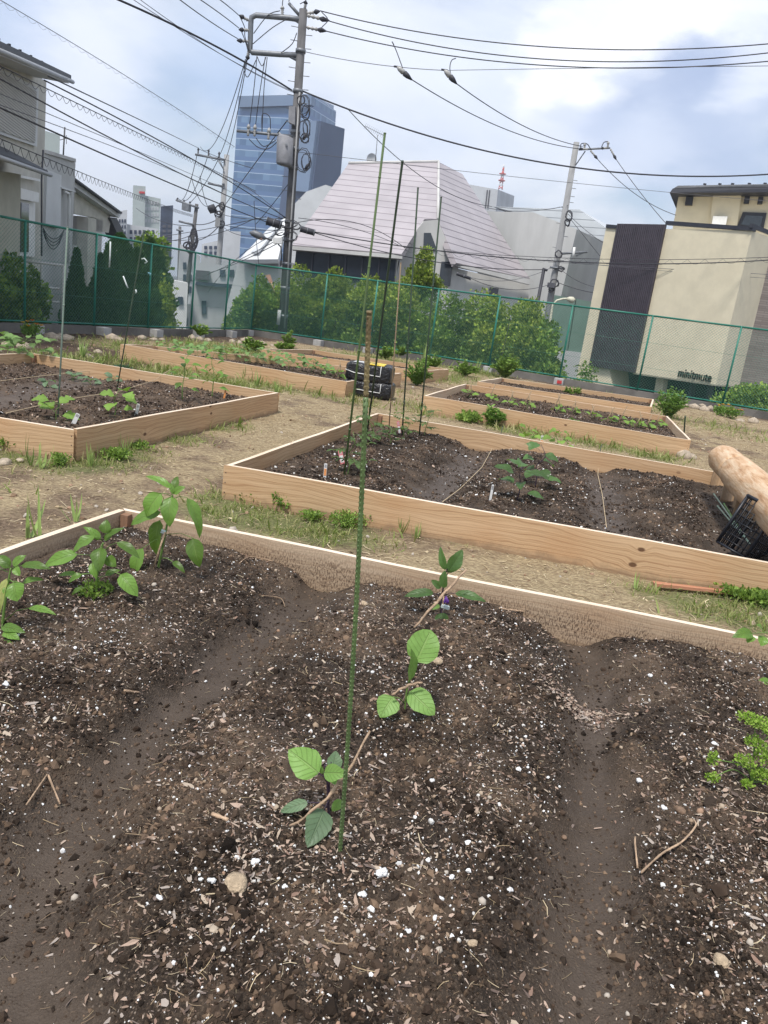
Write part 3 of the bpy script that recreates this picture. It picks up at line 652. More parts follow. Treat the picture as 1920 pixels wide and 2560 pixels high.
BL_V = np.array([(-.07, 0, 0), (.07, 0, 0), (-.055, .12, .45), (.055, .12, .45), (-.03, .42, .85), (.03, .42, .85), (0, .78, 1.0), (.004, .78, 1.0)], float); BL_F = np.array([(0, 1, 3, 2), (2, 3, 5, 4), (4, 5, 7, 6)])
def keepgrass(x, y):
    s, g, st = cover(x, y); return outbeds(x, y) * np.clip(g - .12, 0, 1) ** 1.2 * np.clip(6 / y, .15, 1) * np.clip(.5 + 2 * fbm(x, y, 4, 2), .05, 1)
n = 28000; x, y = sample(GV, n, keepgrass); z = gh(x, y)
scatter('grass', np.stack([x, y, z], 1), logn(n, .030, .5, .11) * np.clip(y / 7, .8, 1.6), BL_V, BL_F, rot_z_tilt(n, .45), 'grass', asp=np.stack([rng.uniform(.6, 1.6, n), np.ones(n), rng.uniform(.6, 1.2, n)], 1), jit=.08, kind='stuff')
# pale rocks edging the fence strip, single stones
mat('rock_pale', (0.40, 0.33, 0.25), 0.9, .3, 14, .5, 60); mat('rock_tan', (0.44, 0.34, 0.23), 0.9, .25, 50, .5, 160); mat('perlite_lump', (0.80, 0.80, 0.79), 0.95, .08, 60, .6, 160); mat('rock_brown', (0.20, 0.13, 0.085), 0.7, .3, 60, .3, 120)
def rock(pos, r, m, label, group=None, name='stone', sub=2, jit=.09):
    mb = MB(); rnd = random.Random(int(abs(pos[0] * 977 + pos[1] * 131) * 10)); rr = [r * rnd.uniform(.8, 1.25), r * rnd.uniform(.65, 1.0), r * rnd.uniform(.5, .75)]
    mb.blob((pos[0], pos[1], pos[2] + rr[2] * .45), rr, jit, sub, rnd=rnd)
    a = rnd.uniform(0, 3.1); c = np.array(pos); V = np.array(mb.v) - c; ca, sa = math.cos(a), math.sin(a)
    mb.v = [tuple(q) for q in np.stack([V[:, 0] * ca - V[:, 1] * sa, V[:, 0] * sa + V[:, 1] * ca, V[:, 2]], 1) + c]
    return mb.build(name, m, None, loc=pos, label=label, cat='stone', group=group)
for u, v, r, m, l in ((590, 2216, .027, 'rock_tan', 'large tan stone on the dark soil below the ribbed pole'), (1093, 1657, .026, 'rock_tan', 'tan stone behind the big light green eggplant leaf'), (1487, 1600, .022, 'rock_pale', 'squarish pale stone near the far board of the nearest bed'),
        (535, 2325, .013, 'rock_pale', 'small round pale pebble below the large tan stone'), (1032, 1879, .012, 'rock_brown', 'brown pebble right of the ribbed pole'), (1035, 1878, .012, 'rock_brown', None), (1180, 2362, .012, 'rock_tan', 'small orange tan pebble at right of mound foot'), (1800, 2408, .022, 'rock_tan', 'pale tan stone at lower right on the soil'),
        (910, 1512, .018, 'rock_tan', 'tan stone in front of the twig by the far eggplant'), (1700, 2030, .016, 'rock_brown', 'pinkish brown stone chip left of the parsley'), (1410, 2095, .010, 'rock_brown', 'round pebble in the muddy furrow'), (1385, 1270, .03, 'rock_brown', None)):
    if l: rock(onsoil('A', u, v), r, m, l)
for u, v, r in ((955, 2185, .019), (905, 2240, .012), (1020, 2330, .010), (635, 2160, .012), (712, 2218, .009), (398, 2248, .009), (1130, 2195, .010), (770, 1790, .010), (528, 2208, .012), (1600, 1955, .012), (1660, 2022, .011), (1622, 1690, .013), (1080, 1955, .010), (515, 1705, .006), (15, 1712, .011), (1275, 2228, .010), (1782, 1860, .010), (1950, 2200, .01)):
    q_ = onsoil('A', u, v); mb = MB()
    rd = random.Random(u)
    for _ in range(4): mb.blob(q_ + Vector((rd.uniform(-.5, .5) * r, rd.uniform(-.5, .5) * r, r * .35)), r * rd.uniform(.45, .7), .22, 1, rnd=rd)
    where = 'left of' if u < 850 else 'right of'; deep = 'near the bottom of the picture' if v > 2150 else 'on the mid slope'
    LAB = {955: 'largest white perlite lump, just right of the pole foot', 905: 'white perlite lump right of the large tan stone, below the pole foot', 15: 'white perlite lump at left edge of the soil'}
    mb.build('perlite_lump', 'perlite_lump', None, loc=q_, label=LAB.get(u, 'small crumbly white perlite lump among the bark flakes of the nearest bed'), cat='perlite', group='white perlite lumps in the nearest bed')
rk = [(20, 868, .13), (60, 872, .14), (130, 848, .16), (150, 845, .12), (165, 850, .16), (110, 852, .1), (207, 878, .1), (245, 883, .08), (280, 850, .14), (300, 853, .12), (355, 848, .14), (385, 852, .12), (405, 851, .1), (480, 848, .16), (500, 852, .14), (520, 856, .12), (580, 858, .14), (597, 860, .12), (615, 856, .16), (640, 861, .12), (655, 864, .14), (680, 866, .1), (222, 898, .1), (1715, 1018, .1), (1735, 1022, .14), (1755, 1016, .1), (1760, 1028, .16), (1775, 1024, .12), (1790, 1034, .1), (1850, 1055, .1), (1882, 1060, .13), (1708, 1148, .11), (1725, 1150, .09), (12, 1165, .06), (50, 1157, .035)]
for i, (u, v, r) in enumerate(rk):
    g_ = P(u, v, -.03); side = 'left' if u < 700 else 'right'
    rock((g_[0], g_[1], -.04 if v < 1060 else -.02), r, 'rock_pale', 'pale rock in the row edging the soil strip on the %s' % side if v < 1100 else 'rock in the grass beside the %s bed' % ('seedling' if u > 900 else 'left'), group='pale rocks edging the %s soil strip' % side, sub=1 if v < 1100 else 2)
# ================================================================== FENCE, KERB, BLOCKS
mat('sign_red', (0.55, 0.05, 0.05), 0.6); mat('fence_green', (0.02, 0.17, 0.12), 0.45, .1, 3); mat('mesh_green', (0.09, 0.24, 0.18), 0.45, .1, 3); mat('concrete', (0.30, 0.29, 0.27), 0.9, .2, 5, .3, 60); mat('kerb_concrete', (0.15, 0.14, 0.125), 0.95, .35, 1.2, .3, 30); mat('block_concrete', (0.42, 0.41, 0.39), 0.9, .12, 8, .3, 60)
def fence(pts, label, loc, posts):
    t = thing('chain_link_fence', (*loc, .1), label, 'fence', 'green chain-link fences')
    zb, zt = .12, 2.08
    for p_ in posts:
        mb = MB(); mb.tube([(p_[0], p_[1], -.05), (p_[0], p_[1], zt + .02)], .026, 8); mb.build('post', 'fence_green', t)
    top = MB(); bot = MB(); w1 = MB(); w2 = MB()
    for a, b_ in zip(pts[:-1], pts[1:]):
        top.tube([(*a, zt), (*b_, zt)], .024, 8); bot.tube([(*a, zb), (*b_, zb)], .018, 8)
        w1.tube([(*a, .72), (*b_, .70)], .004, 4); w2.tube([(*a, 1.38), (*b_, 1.36)], .004, 4)
    top.build('top_rail', 'fence_green', t); bot.build('bottom_rail', 'fence_green', t); w1.build('tension_wire', 'mesh_green', t); w2.build('tension_wire', 'mesh_green', t)
    # chain-link fabric: two families of diagonal wires following the fence line
    s = [0]
    for a, b_ in zip(pts[:-1], pts[1:]): s.append(s[-1] + math.dist(a, b_))
    L = s[-1]; h = zt - zb
    def at(d):
        d = max(0, min(L, d))
        for i in range(len(pts) - 1):
            if d <= s[i + 1] + 1e-9: k = (d - s[i]) / (s[i + 1] - s[i]); return (pts[i][0] + (pts[i + 1][0] - pts[i][0]) * k, pts[i][1] + (pts[i + 1][1] - pts[i][1]) * k)
    V = []; Fq = []; r = .0025; step = .08
    for sg in (1, -1):
        x0 = -h if sg == 1 else 0; x1 = L if sg == 1 else L + h; x = x0
        while x < x1:
            # wire runs x -> x + sg*h while z rises zb -> zt; clip to 0..L
            t0 = 0; t1 = h
            if sg == 1: t0 = max(0, -x); t1 = min(h, L - x)
            else: t0 = max(0, x - L); t1 = min(h, x)
            if t1 - t0 > .05:
                pa = at(x + sg * t0); pb = at(x + sg * t1); pm = at(x + sg * (t0 + t1) / 2); k = len(V)
                for pp, z in ((pa, zb + t0), (pm, zb + (t0 + t1) / 2), (pb, zb + t1)):
                    V += [(pp[0] - r, pp[1], z), (pp[0] + r, pp[1], z - r), (pp[0], pp[1] + r * .5, z + r)]
                for b0 in (k, k + 3):
                    Fq += [(b0, b0 + 1, b0 + 4, b0 + 3), (b0 + 1, b0 + 2, b0 + 5, b0 + 4), (b0 + 2, b0, b0 + 3, b0 + 5)]
            x += step
    mb = MB(); mb.add(V, Fq); mb.build('wire_mesh', 'mesh_green', t)
    return t
E1 = FB[7]
fence(FB[:8], 'green chain-link fence on the left, in front of the grey house and conifers', FB[1], [(-9.6, 10.6)] + FB[2:7])
fence(FB[7:], 'green chain-link fence across the back and right, before the shrubs and cream building', FB[10], FB[7:])
def kerb(pts, label):
    t = MB(); o = .07
    for a, b_ in zip(pts[:-1], pts[1:]):
        e = np.array(b_) - np.array(a); e = e / np.linalg.norm(e); n = np.array([-e[1], e[0]]) * o
        a_, b2 = np.array(a) - e * .03, np.array(b_) + e * .03
        t.hexa([(*(a_ - n), -2.4), (*(b2 - n), -2.4), (*(b2 + n), -2.4), (*(a_ + n), -2.4), (*(a_ - n), .075), (*(b2 - n), .075), (*(b2 + n), .075), (*(a_ + n), .075)])
    return t.build('retaining_wall', 'kerb_concrete', None, loc=(*pts[len(pts) // 2], 0), label=label, cat='wall')
kerb(FB[:8], 'low dark concrete kerb under the left fence'); kerb(FB[7:], 'low dark concrete kerb under the back and right fence')
for i, (fx, fy) in enumerate(FB[2:-2]):
    if i in (11, 12, 13): continue
    e = np.array([-.95, -.3]) if i < 5 else np.array([-.15, -.98]); e = -e if i < 5 else e
    bx, by = fx + e[0] * .20, fy + e[1] * .22
    mb = MB(); rz = 1.25 if i < 5 else -.3
    mb.box((bx, by, -.045), (.26, .26, .23), rz)
    if i in (4, 5): mb.box((bx + .03, by - .135, -.045), (.12, .006, .02), rz if i >= 5 else rz - 1.57)
    LB = {0: 'concrete foundation block beside the marigolds at left', 1: 'concrete foundation block in front of the first conifer', 2: 'concrete foundation block in front of the widest conifer', 3: 'concrete foundation block below the dark cluttered pole',
          4: 'slotted concrete foundation block by the pale pole', 5: 'concrete foundation block at the fence corner', 10: 'white block with red marks at a post before the green panels', 6: 'concrete foundation block below the shrubs, above the bare bed'}
    blk = mb.build('foundation_block', 'block_concrete', None, loc=(bx, by, 0), label=LB.get(i, 'pale concrete foundation block at the foot of a post of the right fence'), cat='concrete block', group='foundation blocks at the fence posts')
    if i == 10: MB().box((bx - .02, by - .16, -.02), (.13, .006, .09), rz).build('red_mark', 'sign_red', blk)
mat('street', (0.06, 0.06, 0.062), 0.9, .2, 1.5)
V = np.array([(-900, -100, -2.4), (900, -100, -2.4), (900, 2500, -2.4), (-900, 2500, -2.4)], float)
fastmesh('street_ground', V, np.array([(0, 1, 2, 3)]), 'street', kind='structure')
# ================================================================== BACKGROUND BUILDINGS
class Pl:
    """vertical plane through two picture points at known forward distances"""
    def __init__(s, u1, v1, y1, u2, v2, y2):
        a, b_ = Y(u1, v1, y1), Y(u2, v2, y2); s.a = a[:2]; e = b_[:2] - a[:2]; s.e = e / np.linalg.norm(e); n = np.array([-s.e[1], s.e[0]])
        s.n = n if n @ (a[:2]) > 0 else -n          # points away from the camera
    @classmethod
    def facing(c, u, v, y):
        o = c.__new__(c); a = Y(u, v, y); o.a = a[:2]; o.n = a[:2] / np.linalg.norm(a[:2]); o.e = np.array([o.n[1], -o.n[0]]); return o
    def __call__(s, u, v, out=0.0):
        r = ray(u, v); k = (s.n @ (s.a - s.n * out)) / (s.n @ r[:2]); return Vector(CAM + r * k)
    def drop(s, u, v, z=-2.4):
        p = s(u, v); p.z = z; return p
    def back(s, d): return Vector((s.n[0] * d, s.n[1] * d, 0))
def solid(par, name, pl, px, depth, m, out=0.0, **kw):
    mb = MB(); mb.prism([pl(u, v, out) if not isinstance(u, Vector) else u for u, v in px], pl.back(depth)); return mb.build(name, m, par, **kw)
def pane(par, name, pl, px, m, out, th): return solid(par, name, pl, px, th, m, out)
mat('render_cream', (0.68, 0.61, 0.45), 0.9, .05, 2, .25, 90); mat('black_metal', (0.028, 0.03, 0.04), 0.55, .1); mat('louvre', (0.018, 0.016, 0.022), 0.5, .15, 3); mat('slat', (0.06, 0.05, 0.062), 0.45, .15, 3)
mat('dark_glass', (0.02, 0.028, 0.04), 0.12, .2, 1, spec=.8); mat('white_paint', (0.74, 0.74, 0.72), 0.5, .05); mat('lettering', (0.012, 0.012, 0.012), 0.5)
mat('grey_trim', (0.34, 0.35, 0.36), 0.5, .05); mat('grey_render', (0.54, 0.52, 0.46), 0.9, .1, 2, .2, 60); mat('olive_render', (0.40, 0.39, 0.32), 0.9, .08, 2, .2, 60); mat('light_concrete', (0.54, 0.53, 0.51), 0.9, .14, .7, .1, 20, stretch=(1, 1, .25)); mat('concrete_wall', (0.50, 0.50, 0.485), 0.9, .10, .8, .1, 20, stretch=(1, 1, .3))
mat('dark_roof', (0.07, 0.075, 0.085), 0.6, .2, 3); mat('pole_concrete', (0.30, 0.30, 0.30), 0.85, .15, 3, stretch=(1, 1, .4)); mat('pole_dark', (0.10, 0.098, 0.10), 0.85, .3, 4, stretch=(1, 1, .4)); mat('cable_black', (0.035, 0.035, 0.043), 0.6); mat('cable_grey', (0.10, 0.10, 0.115), 0.6)
mat('steel', (0.19, 0.20, 0.215), 0.5, .15, 5, metal=.3); mat('transformer_grey', (0.24, 0.24, 0.255), .6); mat('ceramic', (0.36, 0.355, 0.34), 0.35); mat('green_panel', (0.16, 0.235, 0.20), 0.3, .08, 1); mat('white_roof', (0.60, 0.61, 0.61), 0.7, .08, .6); mat('metal_white', (0.55, 0.57, 0.585), 0.45, .08, .6)
mat('pale_green_wall', (0.42, 0.47, 0.45), 0.8, .08, .3); mat('far_white', (0.52, 0.53, 0.54), 0.85, .12, .3); mat('far_dark', (0.05, 0.065, 0.10), 0.6, .3, .5); mat('tower_red', (0.60, 0.10, 0.07), 0.6); mat('salmon', (0.55, 0.30, 0.22), 0.7)
def stripe_mat(name, c, line, step, width, rough=.6, axis=2, offs=0.0):
    """horizontal seams every `step` metres of height (axis 2) or along a horizontal axis"""
    m, q, b = newmat(name)
    co = q.n('ShaderNodeTexCoord').outputs['Object']; z = q.n('ShaderNodeSeparateXYZ', i_0=co).outputs[axis]
    f = q.math('FRACT', q.math('DIVIDE', q.math('ADD', z, 500 + offs), step)); k = q.mr(f, width / step, width / step * .6, smooth=False)
    n = q.n('ShaderNodeTexNoise', i_Vector=co, i_Scale=.8, i_Detail=5.0).outputs[0]
    q.l(q.mix(k, q.mix(q.mr(n, .3, .7), tuple(x * .9 for x in c), tuple(x * 1.08 for x in c)), line), b.inputs['Base Color']); b.inputs['Roughness'].default_value = rough
    q.l(q.n('ShaderNodeBump', i_Height=q.math('SUBTRACT', 1.0, k), i_Strength=.6, i_Distance=.03).outputs[0], b.inputs['Normal'])
stripe_mat('roof_tile_mauve', (0.385, 0.35, 0.362), (0.18, 0.155, 0.17), 0.335, .045, .45)
stripe_mat('roof_metal_seams', (0.52, 0.545, 0.56), (0.30, 0.32, 0.34), 0.42, .05, .4)
stripe_mat('shutter', (0.47, 0.46, 0.42), (0.27, 0.265, 0.25), 0.06, .022, .6)
def brickmat():
    m, q, b = newmat('brown_brick'); co = q.n('ShaderNodeTexCoord').outputs['Object']
    sx = q.n('ShaderNodeSeparateXYZ', i_0=co); v = q.n('ShaderNodeCombineXYZ', i_0=sx.outputs[0], i_1=sx.outputs[2]).outputs[0]
    br = q.n('ShaderNodeTexBrick', i_Vector=v, i_Color1=(.185, .155, .14, 1), i_Color2=(.25, .215, .195, 1), i_Mortar=(.13, .115, .105, 1), i_Scale=1.0)
    br.inputs['Brick Width'].default_value = .55; br.inputs['Row Height'].default_value = .085; br.inputs['Mortar Size'].default_value = .008
    q.l(br.outputs[0], b.inputs['Base Color']); b.inputs['Roughness'].default_value = .9
    q.l(q.n('ShaderNodeBump', i_Height=br.outputs[1], i_Strength=-.4, i_Distance=.01).outputs[0], b.inputs['Normal'])
brickmat()
# ---- cream building with dark louvre panel ------------------------
F = Pl(1881, 577, 30.0, 1515, 569, 34.6)
t = thing('cream_building', tuple(F.drop(1700, 900)), 'cream rendered building with dark louvre panel and the word minitmute', 'building')
# the front block: left fin reaches the ground, the rest overhangs on posts
pa = F(1515, 569); zt = pa.z; D_ = F.back(1.6)
cor = F(1881, 577)
solid(t, 'wall', F, [(1515, 569), (1881, 577), (1790, 962), (1583, 932), (1583, 932), (1525, 920), (1529, 965), (1515, 1040), (1425, 1025)], 7.0, 'render_cream')
# parapet coping
for a, b_, in (((1514, 569), (1546, 572)), ((1663, 561), (1882, 577))):
    p, r = F(*a, .06), F(*b_, .06); mb = MB()
    mb.prism([p, r, r + Vector((0, 0, .14)), p + Vector((0, 0, .14))], F.back(.25)); mb.build('coping', 'black_metal', t)
mb = MB(); e = F(1882, 570, .06); mb.prism([e, e + F.back(7.1), e + F.back(7.1) + Vector((0, 0, .14)), e + Vector((0, 0, .14))], Vector((-F.e[0] if F.e[0] > 0 else F.e[0], 0, 0)) * .2)
mb.build('coping', 'black_metal', t)
lp = solid(t, 'louvre_panel', F, [(1543, 559), (1664, 561), (1586, 932), (1472, 914)], .10, 'louvre', .10)
mb = MB(); N = 25
for i in range(N):
    k = (i + .5) / N; a = F(1543 + 121 * k, 559 + 2 * k, .17); b_ = F(1472 + 114 * k, 914 + 18 * k, .17); w = Vector((F.e[0], F.e[1], 0)) * .034
    mb.prism([a - w, a + w, b_ + w, b_ - w], F.back(.07))
mb.build('louvre_slat', 'slat', lp, kind='stuff')
# dark recess, glazing and posts under the overhang
G = Pl(1881, 577, 31.6, 1515, 569, 36.2)
solid(t, 'ground_floor_glazing', G, [(1520, 905), (1812, 950), (1795, 1060), (1500, 1030)], .3, 'dark_glass')
for (u0, u1, v0) in ((1641, 1660, 945), (1725, 1731, 955), (1770, 1775, 960)):
    solid(t, 'post', F, [(u0, v0), (u1, v0 + 3), (u1 - 14, v0 + 90), (u0 - 14, v0 + 87)], .35, 'render_cream' if u1 - u0 > 10 else 'black_metal', -.5)
solid(t, 'soffit', F, [(1583, 930), (1789, 960), (1789, 965), (1583, 935)], 1.9, 'render_cream', -.02)
# lettering
def lettering(par, txt, pl, p0, p1, hpx, m):
    cu = bpy.data.curves.new('lettering', 'FONT'); cu.body = txt; cu.extrude = .02; cu.offset = .002; cu.size = 1.0; cu.resolution_u = 3
    to = bpy.data.objects.new('tmp_text', cu); COL.objects.link(to); bpy.context.view_layer.update()
    me = bpy.data.meshes.new_from_object(to.evaluated_get(bpy.context.evaluated_depsgraph_get())); bpy.data.objects.remove(to)
    a, b_ = pl(*p0, .05), pl(*p1, .05); e = (b_ - a); w = max(v.co.x for v in me.vertices); s_ = e.length / w; e.normalize(); L = Vector(par['_L'])
    nrm = -pl.back(1.0)
    e.z = 0; e.normalize(); hs = hpx / .72
    for v in me.vertices:
        x, y, z = v.co; v.co = a + e * (x * s_) + Vector((0, 0, 1)) * (y * hs) + nrm * (z * 1.5) - L
    return link('lettering', me, m, par, L)
lettering(t, 'minitmute', F, (1693, 941), (1777, 953), .36, 'lettering')
# brown brick wing to the right, set back
B2 = Pl(1890, 620, 31.5, 1960, 628, 31.2)
tb = thing('brick_building', tuple(B2.drop(1900, 900)), 'brown brick wing with black box light at right edge of the picture', 'building')
solid(tb, 'wall', B2, [(1870, 619), (2090, 640), (2060, 1120), (1770, 1090), (1790, 960)], 5.0, 'brown_brick')
solid(tb, 'coping', B2, [(1868, 611), (2092, 631), (2092, 640), (1868, 620)], .4, 'black_metal', .08)
solid(tb, 'wall_lamp', B2, [(1875, 711), (1894, 712), (1892, 733), (1873, 731)], .2, 'black_metal', .2)
# upper cream storey
U_ = Pl(1700, 490, 38.0, 1920, 490, 36.6)
tu = thing('upper_storey', tuple(U_.drop(1750, 900)), 'cream upper house with flat black eaves and a white heater box', 'building')
solid(tu, 'wall', U_, [(1697, 486), (1990, 490), (1990, 800), (1640, 800)], 8, 'render_cream')
solid(tu, 'wall_pilaster', U_, [(1783, 487), (1853, 489), (1838, 600), (1770, 600)], .25, 'render_cream', .22)
r0, r1 = U_(1674, 482, 1.0), U_(1995, 480, 1.0)
mb = MB(); mb.prism([r0, r1, r1 + Vector((0, 0, .2)), r0 + Vector((0.1, 0, .2))], U_.back(9)); rf = mb.build('roof', 'black_metal', tu)
mb = MB(); up = Vector((0, 0, .22))
mb.prism([r0 + up + Vector((.15, 0, 0)), r1 + up, r1 + up + Vector((0, 0, .12)), r0 + up + Vector((.3, 0, .12))], U_.back(8.6)); mb.build('roof_sheet', 'dark_roof', rf)
for k in (.28, .4, .5, .63, .75):
    p = r0.lerp(r1, k) + up; MB().box(p + Vector((0, .15, .15)), (.12, .08, .06)).build('snow_guard', 'black_metal', rf)
for a in ((1715, 492, 18, 20), (1862, 491, 13, 17), (1896, 492, 13, 17)):
    solid(tu, 'vent_hood', U_, [(a[0], a[1]), (a[0] + a[2], a[1]), (a[0] + a[2] - 3, a[1] + a[3]), (a[0] - 3, a[1] + a[3])], .25, 'black_metal', .25)
hb = solid(tu, 'heater_box', U_, [(1783, 540), (1819, 541), (1814, 564), (1779, 562)], .3, 'white_paint', .55); solid(hb, 'grille', U_, [(1789, 546), (1808, 547), (1807, 549), (1788, 548)], .02, 'cable_grey', .58) if False else None
wf = solid(tu, 'window_frame', U_, [(1857, 530), (1917, 532), (1908, 576), (1843, 566)], .12, 'black_metal', .1)
solid(wf, 'pane', U_, [(1864, 538), (1908, 540), (1901, 568), (1852, 561)], .03, 'dark_glass', .13)
# ---- mauve roofed house --------------------------------------------
t = thing('sloped_roof_house', tuple(Y(1010, 800, 37)), 'pale concrete house with steep mauve seamed roofs and dark window strip', 'house'); t.location.z = -2.4; t['_L'] = tuple(t.location)
def V3(u, v, y): return Vector(Y(u, v, y))
ridgeL, ridgeR = V3(871, 409, 43), V3(1097, 405, 43)
eL, eR = V3(730, 612, 35.5), V3(1004, 635, 34.5)
# plane of the front roof through eaves and ridge; put notch vertices on it
def plane3(a, b_, c):
    n = (b_ - a).cross(c - a).normalized()
    def f(u, v, out=0.0):
        r = Vector(ray(u, v)); C_ = Vector(CAM); k = (n.dot(a - C_)) / n.dot(r); return C_ + r * k
    return f, n
fr, nfr = plane3(ridgeL, ridgeR, eL)
eR = fr(1004, 635)
if nfr.y > 0: nfr = -nfr
def sheet(par, name, pts, n, th, m):
    mb = MB(); mb.prism(pts, -n * th); return mb.build(name, m, par)
roofF = sheet(t, 'roof', [ridgeL, ridgeR, fr(1095, 548), fr(1061, 548), eR, eL], nfr, .28, 'roof_tile_mauve')
rr = V3(1156, 435, 46.5); rb = V3(1325, 697, 43.5)
fr2, nfr2 = plane3(ridgeR, fr(1095, 548), rb)
if nfr2.y > 0: nfr2 = -nfr2
sheet(t, 'roof', [ridgeR, fr2(1156, 435), fr2(1325, 697), fr2(1141, 657), fr2(1095, 548)], nfr2, .28, 'roof_tile_mauve')
# hip cap between the two planes
MB().tube([ridgeR + nfr * .02, fr(1095, 548) + nfr * .02], .07, 6).build('ridge_cap', 'light_concrete', t)
MB().tube([ridgeL + nfr * .02, ridgeR + nfr * .02], .08, 6).build('ridge_cap', 'light_concrete', t)
# body under the roofs
zb = -2.4
def dropz(p, z=zb): return Vector((p.x, p.y, z))
a, b_ = eL + Vector((.15, .45, -.15)), eR + Vector((-.15, .45, -.15))
mb = MB(); mb.hexa([dropz(a), dropz(b_), dropz(b_ + Vector((0, 9, 0))), dropz(a + Vector((1.2, 9, 0))), a, b_, b_ + Vector((0, 9, 0)), a + Vector((1.2, 9, 0))])
mb.build('wall', 'light_concrete', t)
fas = MB(); fas.prism([eL + Vector((-.05, -.04, -.05)), eR + Vector((.05, -.04, -.05)), eR + Vector((.05, -.04, -.20)), eL + Vector((-.05, -.04, -.20))], Vector((0, .5, 0))); fas.build('fascia', 'light_concrete', t)
WS = Pl(730, 612, 35.85, 1004, 635, 34.9)
wf = pane(t, 'window_strip', WS, [(741, 618), (991, 637), (984, 716), (734, 690)], 'dark_glass', .02, .2)
for k in range(1, 6):
    u0 = 741 + 250 * k / 6; v0 = 618 + 19 * k / 6
    pane(wf, 'mullion', WS, [(u0 - 1.5, v0), (u0 + 1.5, v0), (u0 - 5, v0 + 80), (u0 - 8, v0 + 80)], 'black_metal', .1, .1)
# gable wall between the roofs
GW = Pl(1000, 640, 36.4, 1160, 660, 36.9)
solid(t, 'gable_wall', GW, [(1061, 552), (1094, 549), (1120, 610), (1142, 660), (1146, 672), (1325, 714), (1300, 960), (940, 900), (1002, 640), (1020, 600)], .35, 'light_concrete')
for pts in ([(1060, 582), (1077, 582), (1094, 629), (1058, 626)], [(1104, 654), (1133, 655), (1125, 716), (1096, 708)], [(1225, 718), (1247, 721), (1243, 744), (1222, 740)]):
    w_ = pane(t, 'window', GW, pts, 'dark_glass', .04, .1)
solid(t, 'eave_fascia', GW, [(1141, 660), (1146, 667), (1325, 712), (1332, 705), (1325, 698)], .35, 'light_concrete', .6)
# satellite dish and antenna on the ridge
sdh = thing('satellite_dish', tuple(V3(931, 406, 44)), 'pale satellite dish on the mauve roof ridge', 'satellite dish'); c = V3(929, 398, 44)
mb = MB(); rings = 6; R_ = .30
vs = [c + Vector((0, .10, 0))]; fs = []
for i in range(1, rings + 1):
    for k in range(20): an = k / 20 * 6.283; rr_ = R_ * i / rings; vs.append(c + Vector((math.cos(an) * rr_ * .9, .10 - .10 * (i / rings) ** 2, math.sin(an) * rr_)))
for k in range(20): fs.append((0, 1 + k, 1 + (k + 1) % 20))
for i in range(rings - 1):
    for k in range(20): a_ = 1 + i * 20; fs.append((a_ + k, a_ + 20 + k, a_ + 20 + (k + 1) % 20, a_ + (k + 1) % 20))
nv = len(vs); vs2 = [v + Vector((0, .02, 0)) for v in vs]; mb.add(vs + vs2, fs + [tuple(i + nv for i in f)[::-1] for f in fs], None, True); mb.build('dish', 'far_white', sdh)
MB().tube([V3(931, 408, 44.1), c + Vector((0, .12, 0))], .025, 6).build('mast', 'steel', sdh)
an = thing('tv_antenna', tuple(V3(938, 406, 44)), 'thin yagi television antenna on the mauve roof ridge', 'antenna')
MB().tube([V3(938, 408, 44), V3(944, 337, 44)], .02, 6).build('mast', 'steel', an)
mb = MB(); mb.tube([V3(913, 315, 44), V3(962, 340, 44)], .015, 5)
for k in range(12): p = V3(913, 315, 44).lerp(V3(962, 340, 44), k / 11); mb.tube([p + Vector((-.05, 0, -.14)), p + Vector((.05, 0, .14))], .007, 4)
mb.build('boom', 'steel', an)
# ---- concrete building and white seamed roof to the right of it ----
CP = Pl(1206, 528, 46, 1442, 573, 43); cb = thing('concrete_building', tuple(CP.drop(1330, 800)), 'tall blank raw concrete block right of the mauve roof', 'building')
solid(cb, 'wall', CP, [(1206, 528), (1334, 531), (1442, 573), (1365, 900), (1180, 860)], 6, 'concrete_wall')
WP = Pl(1300, 519, 52, 1516, 570, 49); wb = thing('white_roof_building', tuple(WP.drop(1420, 800)), 'white building with seamed metal roof between concrete block and cream building', 'building')
solid(wb, 'roof', WP, [(1230, 516), (1449, 524), (1516, 570), (1520, 700), (1500, 760), (1370, 745), (1400, 560)], 7, 'roof_metal_seams')
solid(wb, 'wall', WP, [(1375, 744), (1500, 762), (1470, 960), (1330, 930)], 4, 'far_white', .3)
solid(wb, 'fin', WP, [(1469, 588), (1480, 600), (1506, 745), (1495, 745), (1478, 650)], .5, 'white_roof', .6)
GP = Pl(1382, 738, 41, 1478, 755, 40); gb = thing('green_panel_annex', tuple(GP.drop(1430, 800)), 'flat annex with grey-green wall panels beside the cream building', 'building')
solid(gb, 'panel', GP, [(1382, 737), (1439, 746), (1418, 876), (1350, 868)], 3, 'green_panel'); solid(gb, 'panel', GP, [(1441, 747), (1478, 754), (1453, 882), (1420, 877)], 3, 'green_panel', -.05)
solid(gb, 'base_wall', GP, [(1350, 868), (1455, 882), (1438, 960), (1330, 945)], 3, 'far_white', .08)
TP = Pl.facing(1225, 475, 118); tw = thing('rooftop_block', tuple(TP.drop(1240, 800)), 'pale grey boxy tower block under the red and white mast', 'building')
solid(tw, 'wall', TP, [(1202, 475), (1245, 474), (1236, 560), (1195, 560)], 10, 'far_white')
MB().prism([TP(1245, 474), TP(1236, 560), TP(1236, 560) + (V3(1286, 490, 126) - TP(1245, 474)), V3(1286, 490, 126)], V3(1202, 475, 126) - V3(1286, 490, 126)).build('side_wall', 'far_white', tw)
for u in (1217, 1223): solid(tw, 'dark_strip', TP, [(u, 475), (u + 3, 475), (u - 2, 520), (u - 5, 520)], .3, 'cable_grey', .2)
